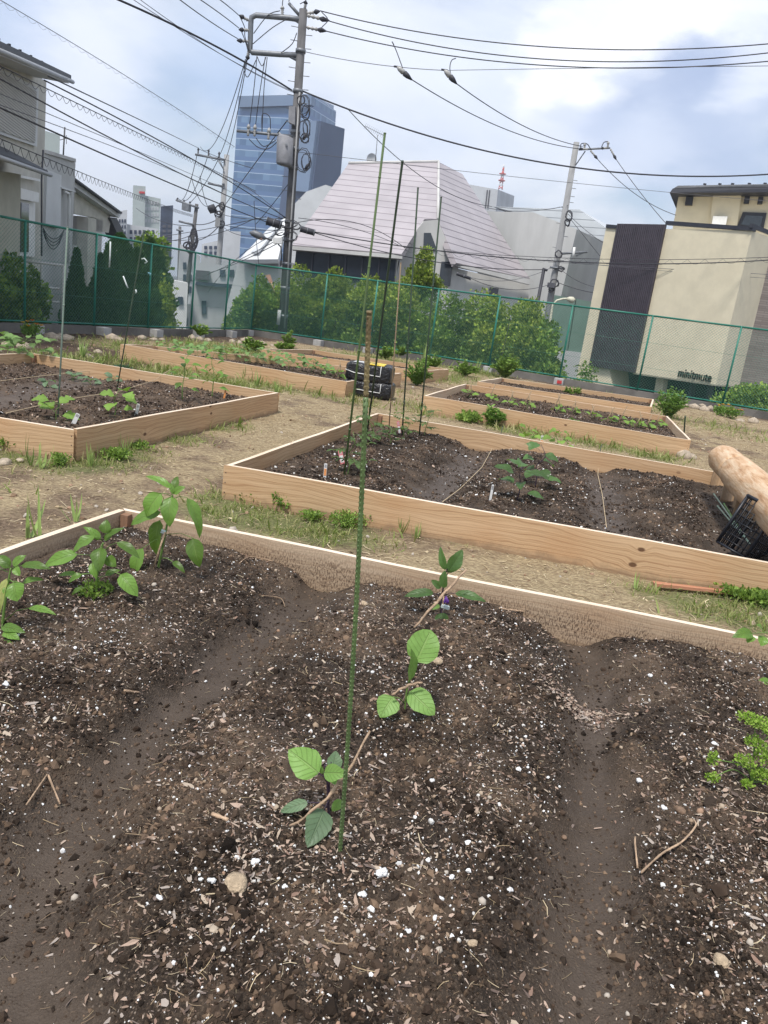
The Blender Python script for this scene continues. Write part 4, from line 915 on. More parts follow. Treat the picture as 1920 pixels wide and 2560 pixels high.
# red and white lattice mast far away
b0, b1 = V3(1251, 474, 400), V3(1260, 412, 400); mt = thing('lattice_mast', tuple(V3(1251, 474, 400)), 'distant red and white lattice broadcasting mast', 'mast')
for k in range(8):
    a, c_ = b0.lerp(b1, k / 8), b0.lerp(b1, (k + 1) / 8); w = .9 * (1 - k / 9); mb = MB()
    for sx, sy in ((-1, -1), (1, -1), (1, 1), (-1, 1)): mb.tube([a + Vector((sx * w, sy * w, 0)), c_ + Vector((sx * w * .85, sy * w * .85, 0))], .2, 4)
    for sx in (-1, 1): mb.tube([a + Vector((sx * w, -w, 0)), c_ + Vector((-sx * w * .85, -w, 0))], .2, 4)
    mb.build('mast_section', 'tower_red' if k % 3 != 1 else 'white_paint', mt)
for k in (.35, .62): MB().cyl(b0.lerp(b1, k), b0.lerp(b1, k + .03), 1.7, n=10).build('gallery', 'tower_red', mt)
# ---- white wedge roofs left of the mauve roof ----------------------
KP = Pl.facing(780, 480, 53); kb = thing('white_gabled_building', tuple(KP.drop(790, 800)), 'building with tall plain white sloping roof left behind the mauve roof', 'building')
solid(kb, 'roof', KP, [(733, 513), (766, 479), (814, 462), (870, 480), (800, 700), (700, 700)], 5, 'white_roof')
LP_ = Pl(598, 648, 40, 695, 650, 39); lb = thing('skylight_house', tuple(LP_.drop(650, 800)), 'low white wedge-roofed house with sloping skylight behind the street lamp', 'house')
A_, B_, C_, D1 = V3(597, 649, 39), V3(695, 648, 38.2), V3(735, 560, 44), V3(680, 568, 45)
n_ = (B_ - A_).cross(C_ - A_).normalized(); n_ = n_ if n_.z > 0 else -n_
sheet(lb, 'roof', [A_, B_, V3(720, 540, 46), V3(672, 570, 45.5)], n_, .2, 'white_roof')
solid(lb, 'wall', LP_, [(597, 651), (695, 650), (700, 800), (560, 790)], 6, 'far_white')
q_ = [V3(630, 636, 39.2), V3(647, 634, 39.1), V3(700, 568, 43.5), V3(682, 570, 43.8)]; sheet(lb, 'skylight', [p + n_ * .12 for p in q_], n_, .1, 'metal_white')
# ---- blue glass tower ----------------------------------------------
def glassmat():
    m, q, b = newmat('tower_glass'); co = q.n('ShaderNodeTexCoord').outputs['Object']; sx = q.n('ShaderNodeSeparateXYZ', i_0=co)
    fz = q.math('FRACT', q.math('DIVIDE', q.math('ADD', sx.outputs[2], 400.0), 3.0)); line = q.mr(fz, .07, .05, smooth=False); spandrel = q.mr(fz, .45, .47, smooth=False)
    cell = q.n('ShaderNodeTexWhiteNoise', noise_dimensions='2D', i_Vector=q.n('ShaderNodeCombineXYZ', i_0=q.math('FLOOR', q.math('DIVIDE', q.math('ADD', sx.outputs[0], sx.outputs[1]), 1.3)), i_1=q.math('FLOOR', q.math('DIVIDE', q.math('ADD', sx.outputs[2], 400.0), 3.0))).outputs[0]).outputs[0]
    g = q.mix(cell, (0.06, 0.125, 0.24), (0.14, 0.24, 0.38)); col = q.mix(spandrel, (0.095, 0.17, 0.32), g); col = q.mix(line, col, (0.40, 0.50, 0.62))
    q.l(col, b.inputs['Base Color']); b.inputs['Roughness'].default_value = .25; b.inputs['Specular IOR Level'].default_value = .6
glassmat(); mat('tower_slab', (0.065, 0.095, 0.165), 0.7, .08, .1); mat('tower_mid', (0.16, 0.22, 0.32), .5, .08, .1)
T1 = Pl(597, 241, 240, 778, 237, 232); T2 = Pl(778, 237, 232, 835, 264, 262)
tt = thing('glass_tower', tuple(T1.drop(700, 700)), 'tall blue glass office tower behind the main utility pole', 'office tower')
solid(tt, 'glass_facade', T1, [(597, 241), (778, 237), (752, 720), (566, 700)], 16, 'tower_glass')
solid(tt, 'crown_band', T1, [(596, 240), (779, 236), (778, 262), (596, 268)], 2, 'tower_mid', 1.0)
solid(tt, 'side_facade', T2, [(778, 237), (835, 264), (800, 640), (745, 640)], 3, 'tower_glass')
T3 = Pl(803, 303, 226, 862, 322, 238); solid(tt, 'service_core', T3, [(803, 303), (862, 322), (848, 475), (835, 560), (770, 560)], 10, 'tower_slab')
solid(tt, 'core_glazing', T3, [(792, 302), (802, 303), (782, 480), (770, 480)], 5, 'tower_mid', -.5)
# ---- distant blocks on the left ------------------------------------
def block(label, pts, y, m, depth=12, name='distant_building', extra=None):
    p = Pl.facing(pts[0][0], pts[0][1], y); tb_ = thing(name, tuple(p.drop(pts[0][0], 700)), label, 'building'); solid(tb_, 'wall', p, pts, depth, m)
    if extra: extra(tb_, p)
    return tb_
def rows(tb_, p, u0, v0, u1, v1, nr, nc, m='far_dark'):
    for i in range(nr):
        for j in range(nc):
            a = u0 + (u1 - u0) * (j + .2) / nc; b2 = u0 + (u1 - u0) * (j + .8) / nc; c0 = v0 + (v1 - v0) * (i + .2) / nr; c1 = v0 + (v1 - v0) * (i + .75) / nr
            pane(tb_, 'window', p, [(a, c0), (b2, c0), (b2, c1), (a, c1)], m, .1, .15)
block('pale green slab block with small red rooftop sign', [(333, 463), (364, 466), (360, 640), (330, 640)], 170, 'pale_green_wall', extra=lambda a, p: pane(a, 'sign', p, [(348, 478), (362, 479), (362, 484), (348, 483)], 'sign_red', .4, .3))
block('pale green office block right of the slab with the red sign', [(350, 486), (402, 497), (396, 650), (345, 650)], 172, 'pale_green_wall', extra=lambda a, p: rows(a, p, 354, 500, 398, 560, 4, 6, 'far_white'))
block('dark navy block behind the cluttered poles', [(402, 516), (433, 513), (428, 660), (398, 660)], 140, 'far_dark', extra=lambda a, p: rows(a, p, 404, 560, 430, 620, 5, 2, 'cable_grey'))
block('cream flats with roof railings left of the pale green tower', [(292, 530), (318, 524), (316, 640), (285, 640)], 90, 'far_white', extra=lambda a, p: rows(a, p, 296, 545, 316, 590, 3, 3))
block('low white flats with stacked balconies behind the gable', [(316, 560), (395, 572), (390, 670), (305, 670)], 95, 'far_white', extra=lambda a, p: rows(a, p, 322, 572, 388, 640, 4, 6))
block('grey balconied building just above the left fence', [(505, 610), (552, 600), (545, 700), (500, 700)], 75, 'far_white', extra=lambda a, p: rows(a, p, 508, 612, 545, 640, 2, 3))
block('plain pale stair tower with roof railing', [(560, 577), (602, 579), (596, 690), (552, 690)], 70, 'far_white')
block('long low building with railing behind the pale pole', [(450, 610), (500, 640), (500, 760), (440, 760)], 62, 'far_white', extra=lambda a, p: rows(a, p, 455, 650, 495, 740, 3, 3))
block('white shuttered house under the pale pole', [(488, 655), (606, 668), (590, 900), (460, 900)], 44, 'far_white', name='street_house', depth=6, extra=lambda a, p: (rows(a, p, 545, 668, 590, 700, 1, 2), rows(a, p, 500, 740, 520, 800, 1, 1), pane(a, 'canopy', p, [(490, 705), (600, 712), (598, 722), (488, 712)], 'far_dark', .5, .6), pane(a, 'balcony', p, [(490, 675), (525, 678), (522, 700), (488, 698)], 'cable_grey', .4, .5)))
block('white gable-end house low behind the conifers', [(432, 700), (470, 708), (462, 900), (425, 900)], 42, 'white_paint', name='street_house', depth=5, extra=lambda a, p: rows(a, p, 440, 735, 462, 770, 1, 1))
# ---- left house ----------------------------------------------------
HP = Pl(0, 300, 18.0, 112, 300, 22.5)
h = thing('grey_house', tuple(HP.drop(60, 600)), 'grey two-storey house with rolled shutters and overhanging eaves at left', 'house')
solid(h, 'upper_wall', HP, [(-160, 60), (0, 118), (116, 205), (100, 800), (-160, 800)], 6, 'grey_render')
solid(h, 'lower_wall', HP, [(-160, 400), (52, 436), (48, 800), (-160, 800)], .5, 'olive_render', .35)
ro = MB(); a, b_ = HP(-160, 46, .9), HP(178, 199, .9); ro.prism([a, b_, b_ + Vector((0, 0, .10)), a + Vector((0, 0, .10))], HP.back(8)); roof = ro.build('roof', 'dark_roof', h)
gu = MB(); a, b_ = HP(-160, 60, .98), HP(182, 205, .98); gu.tube([a, b_], .05, 8); gu.build('gutter', 'grey_trim', roof)
sf = MB(); a, b_ = HP(-160, 72, .85), HP(172, 209, .85); sf.prism([a, b_, b_ + Vector((0, 0, .08)), a + Vector((0, 0, .08))], HP.back(1.2)); sf.build('soffit', 'white_roof', roof)
for k in range(7):
    p = HP(-5 + 27 * k, 112 + 13.4 * k, .55); MB().box(p + Vector((0, 0, .09)), (.04, .10, .04), .9).build('snow_guard', 'black_metal', roof)
sb = solid(h, 'window_frame', HP, [(-40, 146), (97, 222), (93, 367), (-40, 322)], .08, 'white_roof', .08); solid(sb, 'shutter', HP, [(-40, 155), (92, 229), (88, 357), (-40, 312)], .04, 'shutter', .11)
lr = MB(); a, b_ = HP(-160, 322, .9), HP(120, 427, .9); lr.prism([a, b_, b_ + HP.back(.9) + Vector((0, 0, .33)), a + HP.back(.9) + Vector((0, 0, .33))], Vector((0, 0, -.1))); lr.build('lower_roof', 'dark_roof', h)
gu = MB(); a, b_ = HP(-160, 338, .97), HP(127, 438, .97); gu.tube([a, b_], .045, 8); gu.build('gutter', 'grey_trim', h)
wn = solid(h, 'window_frame', HP, [(52, 500), (88, 508), (87, 642), (50, 640)], .06, 'white_paint', .08); solid(wn, 'pane', HP, [(54, 506), (73, 510), (72, 630), (52, 630)], .03, 'dark_glass', .11); solid(wn, 'shutter_box', HP, [(52, 470), (98, 482), (97, 506), (52, 498)], .12, 'white_paint', .2)
solid(wn, 'fascia', HP, [(52, 438), (101, 448), (101, 454), (52, 444)], .1, 'white_paint', .16)
sp = MB(); sp.tube([HP(108, 375, .12), HP(104, 450, .12), HP(104, 640, .12)], .025, 6); sp.build('downpipe', 'cable_grey', h)
# concrete annex
AP = Pl(108, 380, 23.0, 189, 405, 26.0); ax = thing('concrete_annex', tuple(AP.drop(150, 700)), 'bare concrete annex with white service panel beside the grey house', 'building')
solid(ax, 'wall', AP, [(104, 378), (189, 403), (170, 860), (90, 840)], 4, 'concrete_wall'); solid(ax, 'coping', AP, [(104, 371), (190, 397), (190, 405), (104, 380)], .25, 'light_concrete', .06)
solid(ax, 'service_panel', AP, [(118, 424), (154, 438), (151, 572), (114, 562)], .1, 'white_roof', .12)
dp = MB(); dp.tube([AP(163, 480, .15), AP(171, 484, .15), AP(173, 500, .15), AP(170, 660, .15)], .045, 8); dp.build('downpipe', 'white_paint', ax)
solid(ax, 'ledge', AP, [(154, 467), (189, 477), (189, 481), (154, 471)], .2, 'white_roof', .15)
cbm = MB()
for k in range(4): cbm.tube(curve3(AP(108, 570 + k * 3, .2), AP(160, 575, .2), -.28 - .08 * k, 8), .014, 5)
cbm.build('hanging_cables', 'cable_black', ax)
WB = Pl(112, 330, 24, 146, 338, 25); block('pale blue flat-roofed block peeping above the annex', [(110, 326), (150, 338), (148, 420), (108, 420)], 33, 'pale_green_wall', name='neighbour_building', depth=4)
aa = thing('tv_antenna', tuple(V3(160, 400, 26.5)), 'dark stub antenna mast rising above the concrete annex', 'antenna'); MB().tube([V3(158, 392, 26.5), V3(162, 318, 26.5)], .025, 6).build('mast', 'pole_dark', aa)
MB().tube([V3(150, 350, 26.5), V3(168, 345, 26.5)], .012, 5).tube([V3(158, 345, 26.5), V3(166, 338, 26.5), V3(166, 360, 26.5)], .01, 5).build('boom', 'pole_dark', aa)
# gabled carport / house
GA = Pl(185, 450, 27.5, 305, 540, 33); g = thing('gabled_porch', tuple(GA.drop(240, 700)), 'grey lean-to with sloping white fascia and open sides', 'building')
solid(g, 'gable_wall', GA, [(185, 462), (278, 545), (272, 582), (240, 578), (240, 545), (186, 534)], .3, 'grey_render')
solid(g, 'fascia', GA, [(184, 442), (305, 533), (298, 545), (184, 466)], .5, 'white_roof', .3); solid(g, 'roof', GA, [(182, 440), (306, 531), (305, 535), (184, 446)], 4, 'dark_roof', .45)
solid(g, 'pillar', GA, [(221, 543), (241, 547), (236, 760), (216, 750)], .4, 'grey_render', .05); solid(g, 'pillar', GA, [(241, 547), (257, 552), (250, 700), (236, 700)], 1.8, 'light_concrete', .0)
solid(g, 'back_panel', GA, [(184, 552), (300, 580), (300, 600), (184, 575)], .1, 'far_white', -1.5); solid(g, 'low_wall', GA, [(184, 612), (250, 640), (236, 800), (170, 790)], .3, 'light_concrete', -.2)
solid(g, 'tiled_verge', GA, [(276, 545), (292, 545), (320, 600), (300, 600)], .5, 'dark_roof', .1)
# ================================================================== POLES
def pole(label, uv0, uv1, y, r0, r1, m, below=1.5, name='utility_pole'):
    a, b_ = V3(*uv0, y), V3(*uv1, y); t = thing(name, (a.x, a.y, -2.4), label, 'utility pole')
    d = (b_ - a).normalized(); a0 = a - d * max(.1, (a.z + 2.4)); mb = MB(); mb.tube([a0, b_], [r0, r1], 16); mb.build('pole_shaft', m, t); return t, a0, b_
PY = 27.0
mp, m0, m1 = pole('main weathered utility pole with transformer and coiled cables', (706, 828), (758.5, 24), PY, .165, .13, 'pole_dark')
def mpt(v, y=PY): k = (828 - v) / (828 - 24); return V3(706 + 52.5 * k, v, y)
def part(name, m, par, fn, **kw): mb = MB(); fn(mb); return mb.build(name, m, par, **kw)
# climbing steps
for i in range(26):
    v = 70 + i * 17; 
    if 300 < v < 480 and i % 2: continue
    p = mpt(v); s_ = 1 if i % 2 else -1; part('step_bolt', 'steel', mp, lambda b: b.tube([p, p + Vector((s_ * .34, -.05, 0))], .012, 5))
for v in (128, 228, 330, 372, 420, 555, 600, 660, 720, 790): p = mpt(v); part('pole_band', 'steel', mp, lambda b: b.tube([p - Vector((0, 0, .05)), p + Vector((0, 0, .05))], .165, 14))
part('conduit', 'pole_concrete', mp, lambda b: b.tube([mpt(820, PY - .2) + Vector((.06, 0, 0)), mpt(600, PY - .2) + Vector((.05, 0, 0)), mpt(230, PY - .2) + Vector((.05, 0, 0))], .03, 6))
part('sleeve', 'concrete_wall', mp, lambda b: b.tube([V3(695, 812, PY - .25), V3(699, 775, PY - .25)], .06, 8))
# bent arm bracket on the left
part('bracket_arm', 'steel', mp, lambda b: b.tube([mpt(50), V3(725, 45, PY), V3(640, 38, PY), V3(629, 44, PY), V3(627, 60, PY), V3(625, 125, PY), V3(630, 131, PY), V3(700, 136, PY), mpt(138)], .085, 8))
part('brace', 'steel', mp, lambda b: b.tube([V3(722, 8, PY), V3(750, 40, PY)], .05, 6)); part('brace', 'steel', mp, lambda b: b.tube([V3(722, 40, PY), mpt(62)], .04, 6)); part('brace', 'steel', mp, lambda b: b.tube([V3(715, 136, PY), mpt(155)], .04, 6))
def insul(par, a, b_, r=.09, m='cable_black', m2='ceramic'):
    r *= .62
    a, b_ = Vector(a), Vector(b_); d = b_ - a; mb = MB()
    pts = [a + d * k for k in (0, .1, .2, .3, .4, .5, .6)]; mb.tube(pts, [r * .4, r, r * .5, r, r * .5, r, r * .4], 10); o = mb.build('insulator', m2, par)
    mb = MB(); mb.tube([a + d * k for k in (.55, .7, .85, 1)], [r * .5, r * 1.3, r * .9, r * .3], 8); mb.build('insulator_cover', m, par); return o
for (u, v, u2, v2) in ((627, 54, 598, 38), (625, 76, 597, 74), (624, 104, 592, 101)): insul(mp, V3(u, v, PY), V3(u2, v2, PY - .2))
for (u, v, u2, v2) in ((765, 34, 800, 28), (766, 38, 824, 52), (766, 68, 816, 78)): insul(mp, V3(u, v, PY), V3(u2, v2, PY), .1)
insul(mp, V3(706, 38, PY), V3(706, 14, PY), .09, 'ceramic'); insul(mp, V3(762, 22, PY), V3(765, 2, PY), .09)
insul(mp, V3(622, 128, PY), V3(618, 150, PY), .1)
# transformer, crossarm, meter box
part('crossarm', 'steel', mp, lambda b: b.tube([V3(592, 327, PY - .1), V3(735, 341, PY - .1)], .045, 6))
for u, v in ((621, 316), (637, 317), (672, 325)): insul(mp, V3(u - 1, v + 24, PY - .15), V3(u + 1, v - 6, PY - .15), .085, 'ceramic')
tr = part('transformer', 'transformer_grey', mp, lambda b: b.tube([V3(710, 414, PY - .35), V3(711, 408, PY - .35), V3(713, 345, PY - .35), V3(714, 340, PY - .35)], [.24, .265, .265, .20], 20))
part('bushing', 'ceramic', tr, lambda b: b.tube([V3(704, 340, PY - .35), V3(697, 332, PY - .4)], .035, 8)); part('lifting_lug', 'steel', tr, lambda b: b.box(V3(716, 362, PY - .62), (.06, .04, .06)))
part('meter_box', 'transformer_grey', mp, lambda b: b.prism([V3(722, 265, PY - .3), V3(738, 266, PY - .3), V3(737, 312, PY - .3), V3(721, 305, PY - .3)], Vector((0, .25, 0))))
# coiled spare cables on the right of the pole
rc = random.Random(3)
def coil(cx, cy, rx, ry, y=PY - .2, n=26, turns=2.4, par=mp, r=.012):
    pts = []
    for i in range(n + 1): a = i / n * turns * 6.283; k = 1 - .12 * math.sin(a * .7); pts.append(V3(cx + rx * k * math.cos(a) + rc.uniform(-1, 1), cy + ry * k * math.sin(a) + rc.uniform(-2, 2), y - .04 * i / n))
    part('cable_coil', 'cable_black', par, lambda b: b.tube(pts, r, 5))
for c_ in ((760, 262, 13, 26), (764, 280, 10, 18), (757, 325, 12, 24), (766, 320, 9, 22), (752, 250, 10, 12), (762, 345, 10, 12), (757, 400, 17, 30), (765, 404, 12, 22), (720, 560, 22, 10), (700, 575, 14, 14), (728, 590, 14, 12), (740, 566, 12, 9)): coil(*c_)
for (u, v) in ((768, 415), (762, 340)): part('cable_end', 'cable_black', mp, lambda b: b.tube([V3(u - 4, v + 8, PY - .2), V3(u, v, PY - .2), V3(u + 6, v - 8, PY - .2)], [.05, .06, .02], 6))
# hanging feeders from bracket to crossarm
def jump(par, pts, y, r=.014, m='cable_black'):
    P3 = [V3(u, v, y) for u, v in pts]; out = []
    n = len(P3)
    for i in range(n - 1):
        p0, p1, p2, p3 = P3[max(0, i - 1)], P3[i], P3[i + 1], P3[min(n - 1, i + 2)]
        for k in range(5):
            t_ = k / 5; out.append(.5 * ((2 * p1) + (-p0 + p2) * t_ + (2 * p0 - 5 * p1 + 4 * p2 - p3) * t_ * t_ + (-p0 + 3 * p1 - 3 * p2 + p3) * t_ ** 3))
    out.append(P3[-1]); return part('jumper_cable', m, par, lambda b: b.tube(out, r, 5))
for pts in (((642, 142), (636, 210), (624, 310)), ((663, 143), (648, 240), (639, 312)), ((668, 143), (660, 220), (655, 330)), ((655, 330), (655, 290), (664, 284), (675, 295), (676, 322)), ((642, 140), (655, 165), (665, 142)), ((613, 150), (610, 175), (620, 192), (640, 150)),
            ((623, 348), (645, 368), (670, 372), (693, 355)), ((640, 345), (660, 366), (690, 350)), ((634, 84), (670, 38), (700, 27)), ((632, 110), (680, 70), (722, 45)), ((703, 132), (730, 110), (742, 82)), ((750, 10), (765, 0), (760, -15)), ((706, 14), (708, -2), (716, -10)), ((722, 4), (726, -12)),
            ((598, 38), (612, 70), (612, 90), (622, 126)), ((600, 70), (612, 100), (620, 128)), ((804, 30), (820, 50), (804, 70), (815, 78))): jump(mp, pts, PY - .1)
# black joint boxes hanging by the pole
def sleeve(u0, v0, u1, v1, y, r, label):
    t_ = thing('cable_closure', tuple(V3((u0 + u1) / 2, (v0 + v1) / 2, y)), label, 'cable box'); a, b_ = V3(u0, v0, y), V3(u1, v1, y)
    part('closure_body', 'cable_black', t_, lambda b: b.tube([a, a.lerp(b_, .05), a.lerp(b_, .95), b_], [r * .7, r, r, r * .7], 10))
    for k in (.03, .5, .97): part('clamp_ring', 'steel', t_, lambda b: b.tube([a.lerp(b_, k - .02), a.lerp(b_, k + .02)], r * 1.12, 10))
sleeve(667, 552, 703, 563, PY - .4, .13, 'large black cable closure left of the main pole'); sleeve(751, 572, 787, 582, PY - .3, .10, 'ragged black cable closure right of the main pole'); sleeve(1141, 684, 1178, 697, 31, .06, 'thin black cable closure before the small square window')
# street light on the main pole
sl = thing('street_light', tuple(V3(690, 600, PY - .3)), 'street light with long grey head mounted left of the main pole', 'street light')
part('lamp_head', 'steel', sl, lambda b: b.tube([V3(624, 581, PY - .6), V3(634, 583, PY - .6), V3(650, 590, PY - .6), V3(663, 596, PY - .6)], [.03, .11, .12, .05], 10)); part('lamp_shade', 'salmon', sl, lambda b: b.tube([V3(638, 590, PY - .62), V3(656, 597, PY - .62)], [.05, .06], 8))
part('arm', 'pole_dark', sl, lambda b: b.tube([V3(660, 594, PY - .5), V3(680, 601, PY - .4)], .03, 8)); part('ballast_box', 'white_paint', sl, lambda b: b.prism([V3(682, 594, PY - .45), V3(705, 594, PY - .45), V3(705, 609, PY - .45), V3(682, 608, PY - .45)], Vector((0, .2, 0))))
part('feed_cable', 'cable_black', sl, lambda b: b.tube([V3(695, 610, PY - .4), V3(702, 617, PY - .4), V3(704, 640, PY - .4), V3(702, 665, PY - .35)], .025, 6))
sn = thing('banner_sign', tuple(V3(672, 690, PY)), 'small salmon pennant on a stick in front of the shrubs by the main pole', 'banner'); part('pennant', 'salmon', sn, lambda b: b.prism([V3(664, 688, PY - .8), V3(675, 686, PY - .8), V3(682, 706, PY - .8), V3(674, 708, PY - .8)], Vector((0, .02, 0)))); part('stick', 'wood', sn, lambda b: b.tube([V3(678, 706, PY - .8), V3(686, 730, PY - .8)], .015, 5))
# second pole, third pole, fourth, right pole, short dark pole
p2, a, b2 = pole('pale grey utility pole with crossarm, left of the blue tower', (535, 815), (567, 387), 45, .17, .14, 'pole_concrete')
for ar in (((488, 386), (562, 400)), ((520, 458), (556, 466)), ((556, 462), (560, 458))): part('crossarm', 'steel', p2, lambda b: b.tube([V3(*ar[0], 44.8), V3(*ar[1], 44.8)], .06, 6))
for u, v in ((495, 378), (521, 382), (547, 388)): insul(p2, V3(u, v + 9, 44.8), V3(u + 1, v - 9, 44.8), .08, 'cable_black', 'pole_dark')
for u in (544, 548): part('brace', 'steel', p2, lambda b: b.tube([V3(u, 400, 44.8), V3(560, 425, 44.8)], .03, 5))
part('junction_box', 'pole_concrete', p2, lambda b: b.prism([V3(539, 543, 44.5), V3(551, 545, 44.5), V3(549, 568, 44.5), V3(537, 566, 44.5)], Vector((0, .3, 0)))); part('insulator', 'cable_black', p2, lambda b: b.tube([V3(520, 518, 44.6), V3(530, 522, 44.6), V3(541, 528, 44.6)], [.1, .28, .08], 8))
for c_ in ((548, 525, 10, 12), (553, 560, 8, 9), (545, 535, 9, 8), (555, 515, 6, 9)): coil(*c_, y=44.6, par=p2, r=.03)
p3_, a, b2 = pole('dark cluttered utility pole third from right, above the fence', (458, 806), (492, 510), 55, .16, .12, 'pole_dark')
for ar in (((440, 500), (497, 520)), ((447, 553), (484, 562))): part('crossarm', 'steel', p3_, lambda b: b.tube([V3(*ar[0], 54.8), V3(*ar[1], 54.8)], .07, 6))
for u, v in ((444, 500), (460, 505), (475, 509)): insul(p3_, V3(u, v + 5, 54.8), V3(u, v - 6, 54.8), .1)
part('transformer', 'steel', p3_, lambda b: b.prism([V3(455, 508, 54.6), V3(472, 512, 54.6), V3(471, 528, 54.6), V3(454, 524, 54.6)], Vector((0, .6, 0))))
for c_ in ((482, 602, 11, 22), (476, 618, 12, 12), (484, 590, 8, 20), (470, 612, 12, 8)): coil(*c_, y=54.6, par=p3_, r=.045)
p4_, a, b2 = pole('farthest thin utility pole beside the dark cluttered one', (444, 800), (450, 566), 75, .15, .13, 'pole_dark'); part('crossarm', 'steel', p4_, lambda b: b.tube([V3(441, 574, 74.8), V3(458, 578, 74.8)], .08, 6))
pr, a, b2 = pole('pale utility pole on the right, before the concrete block', (1374, 760), (1441.5, 356), 36, .17, .125, 'pole_concrete')
def rpt(v, y=36): k = (760 - v) / 404; return V3(1374 + 67.5 * k, v, y)
part('crossarm', 'steel', pr, lambda b: b.tube([V3(1447, 374, 35.9), V3(1525, 370, 35.9)], .04, 6)); part('brace', 'steel', pr, lambda b: b.tube([V3(1463, 378, 35.9), V3(1439, 413, 35.9)], .025, 6))
for (u, v, u2, v2) in ((1461, 374, 1462, 358), (1519, 371, 1521, 353)): insul(pr, V3(u, v, 35.8), V3(u2, v2, 35.8), .09, 'ceramic')
for (u, v, u2, v2) in ((1476, 376, 1494, 398), (1526, 372, 1541, 400), (1470, 373, 1447, 372), (1516, 370, 1503, 371)): insul(pr, V3(u, v, 35.8), V3(u2, v2, 35.7), .08)
for pts in (((1462, 358), (1453, 360), (1450, 372)), ((1521, 354), (1510, 356), (1504, 368)), ((1462, 358), (1470, 362), (1478, 376))): jump(pr, pts, 35.8, .02)
for v in (450, 470, 490, 505, 520, 560, 590, 620, 650): p = rpt(v); part('step_bolt', 'steel', pr, lambda b: b.tube([p, p + Vector((.3 if v % 20 else -.3, -.05, 0))], .012, 5))
part('crossarm', 'steel', pr, lambda b: b.tube([V3(1405, 634, 35.8), V3(1468, 630, 35.8)], .05, 6)); part('crossarm', 'steel', pr, lambda b: b.tube([V3(1375, 668, 35.8), V3(1412, 672, 35.8)], .05, 6)); part('brace', 'steel', pr, lambda b: b.tube([V3(1440, 640, 35.8), V3(1468, 628, 35.8)], .03, 6))
part('lamp_tube', 'white_paint', pr, lambda b: b.tube([V3(1436, 618, 35.7), V3(1432, 648, 35.7)], .06, 6)); part('junction_box', 'cable_grey', pr, lambda b: b.prism([V3(1372, 706, 35.6), V3(1388, 708, 35.6), V3(1386, 720, 35.6), V3(1370, 718, 35.6)], Vector((0, .3, 0))))
for c_ in ((1422, 540, 8, 12), (1418, 556, 6, 9), (1396, 635, 9, 9), (1386, 708, 10, 10), (1402, 672, 8, 6), (1378, 722, 7, 8)): coil(*c_, y=35.7, par=pr, r=.022)
p5_, a, b2 = pole('short dark pole beside the pale pole on the right', (1339, 784), (1360, 672), 33, .085, .07, 'cable_black')
part('insulator', 'cable_black', p5_, lambda b: b.tube([V3(1357, 672, 33), V3(1368, 676, 32.9)], .05, 6))
sl = thing('street_lamp', (*V3(1376, 850, 33)[:2], -2.4), 'cream swan-neck street lamp above the shrubs on the right', 'street lamp'); mat('lamp_cream', (.60, .58, .45), .5)
b0 = V3(1374, 850, 33); part('lamp_post', 'lamp_cream', sl, lambda b: b.tube([Vector((b0.x, b0.y, -2.4)), V3(1378, 785, 33), V3(1382, 762, 33), V3(1392, 751, 33), V3(1408, 747, 33), V3(1420, 747, 33)], [.06, .05, .04, .04, .04, .04], 8))
part('lamp_head', 'lamp_cream', sl, lambda b: b.tube([V3(1417, 747, 33), V3(1422, 748, 33), V3(1432, 750, 33), V3(1438, 750, 33)], [.05, .11, .13, .04], 10))
# ================================================================== WIRES
WN = 0
def wire(label, p0, pm, p1, r=.014, m='cable_black', name='overhead_cable', n=36, lash=0, cat='cable', group='overhead cables'):
    """p0, p1 = (u, v, forward distance); pm = picture point the hanging cable passes"""
    a, b_ = V3(*p0), V3(*p1); d = (b_ - a); hd = Vector((d.x, d.y, 0)); nn = Vector((-hd.y, hd.x, 0)).normalized()
    r_ = Vector(ray(*pm)); C_ = Vector(CAM); den = nn.dot(r_)
    k = nn.dot(a - C_) / den if abs(den) > 1e-6 else 1; q_ = C_ + r_ * k; t_ = (q_ - a).dot(hd) / hd.dot(hd)
    if .03 < t_ < .97 and k > 0: sag = (a.z + d.z * t_ - q_.z) / (t_ * (1 - t_) * 4)
    else: sag = .2
    sag = max(-.5, min(6, sag))
    pts = [a + d * (i / n) - Vector((0, 0, sag * 4 * (i / n) * (1 - i / n))) for i in range(n + 1)]
    mb = MB(); mb.tube(pts, r * .85, 5); o = mb.build(name, m, None, loc=pts[0], label=label, cat=cat, group=group)
    if lash:    # loops hanging along the cable
        L_ = d.length; N_ = int(L_ / lash); W_ = []
        for i in range(N_ * 8 + 1):
            s_ = i / (N_ * 8); b0 = a + d * s_ - Vector((0, 0, sag * 4 * s_ * (1 - s_))); W_.append(b0 - Vector((0, 0, abs(math.sin(i / 8 * math.pi)) * lash * .30)))
        mb = MB(); mb.tube(W_, .0045, 4); mb.build('loop_wire', m, o, loc=None)
    return o
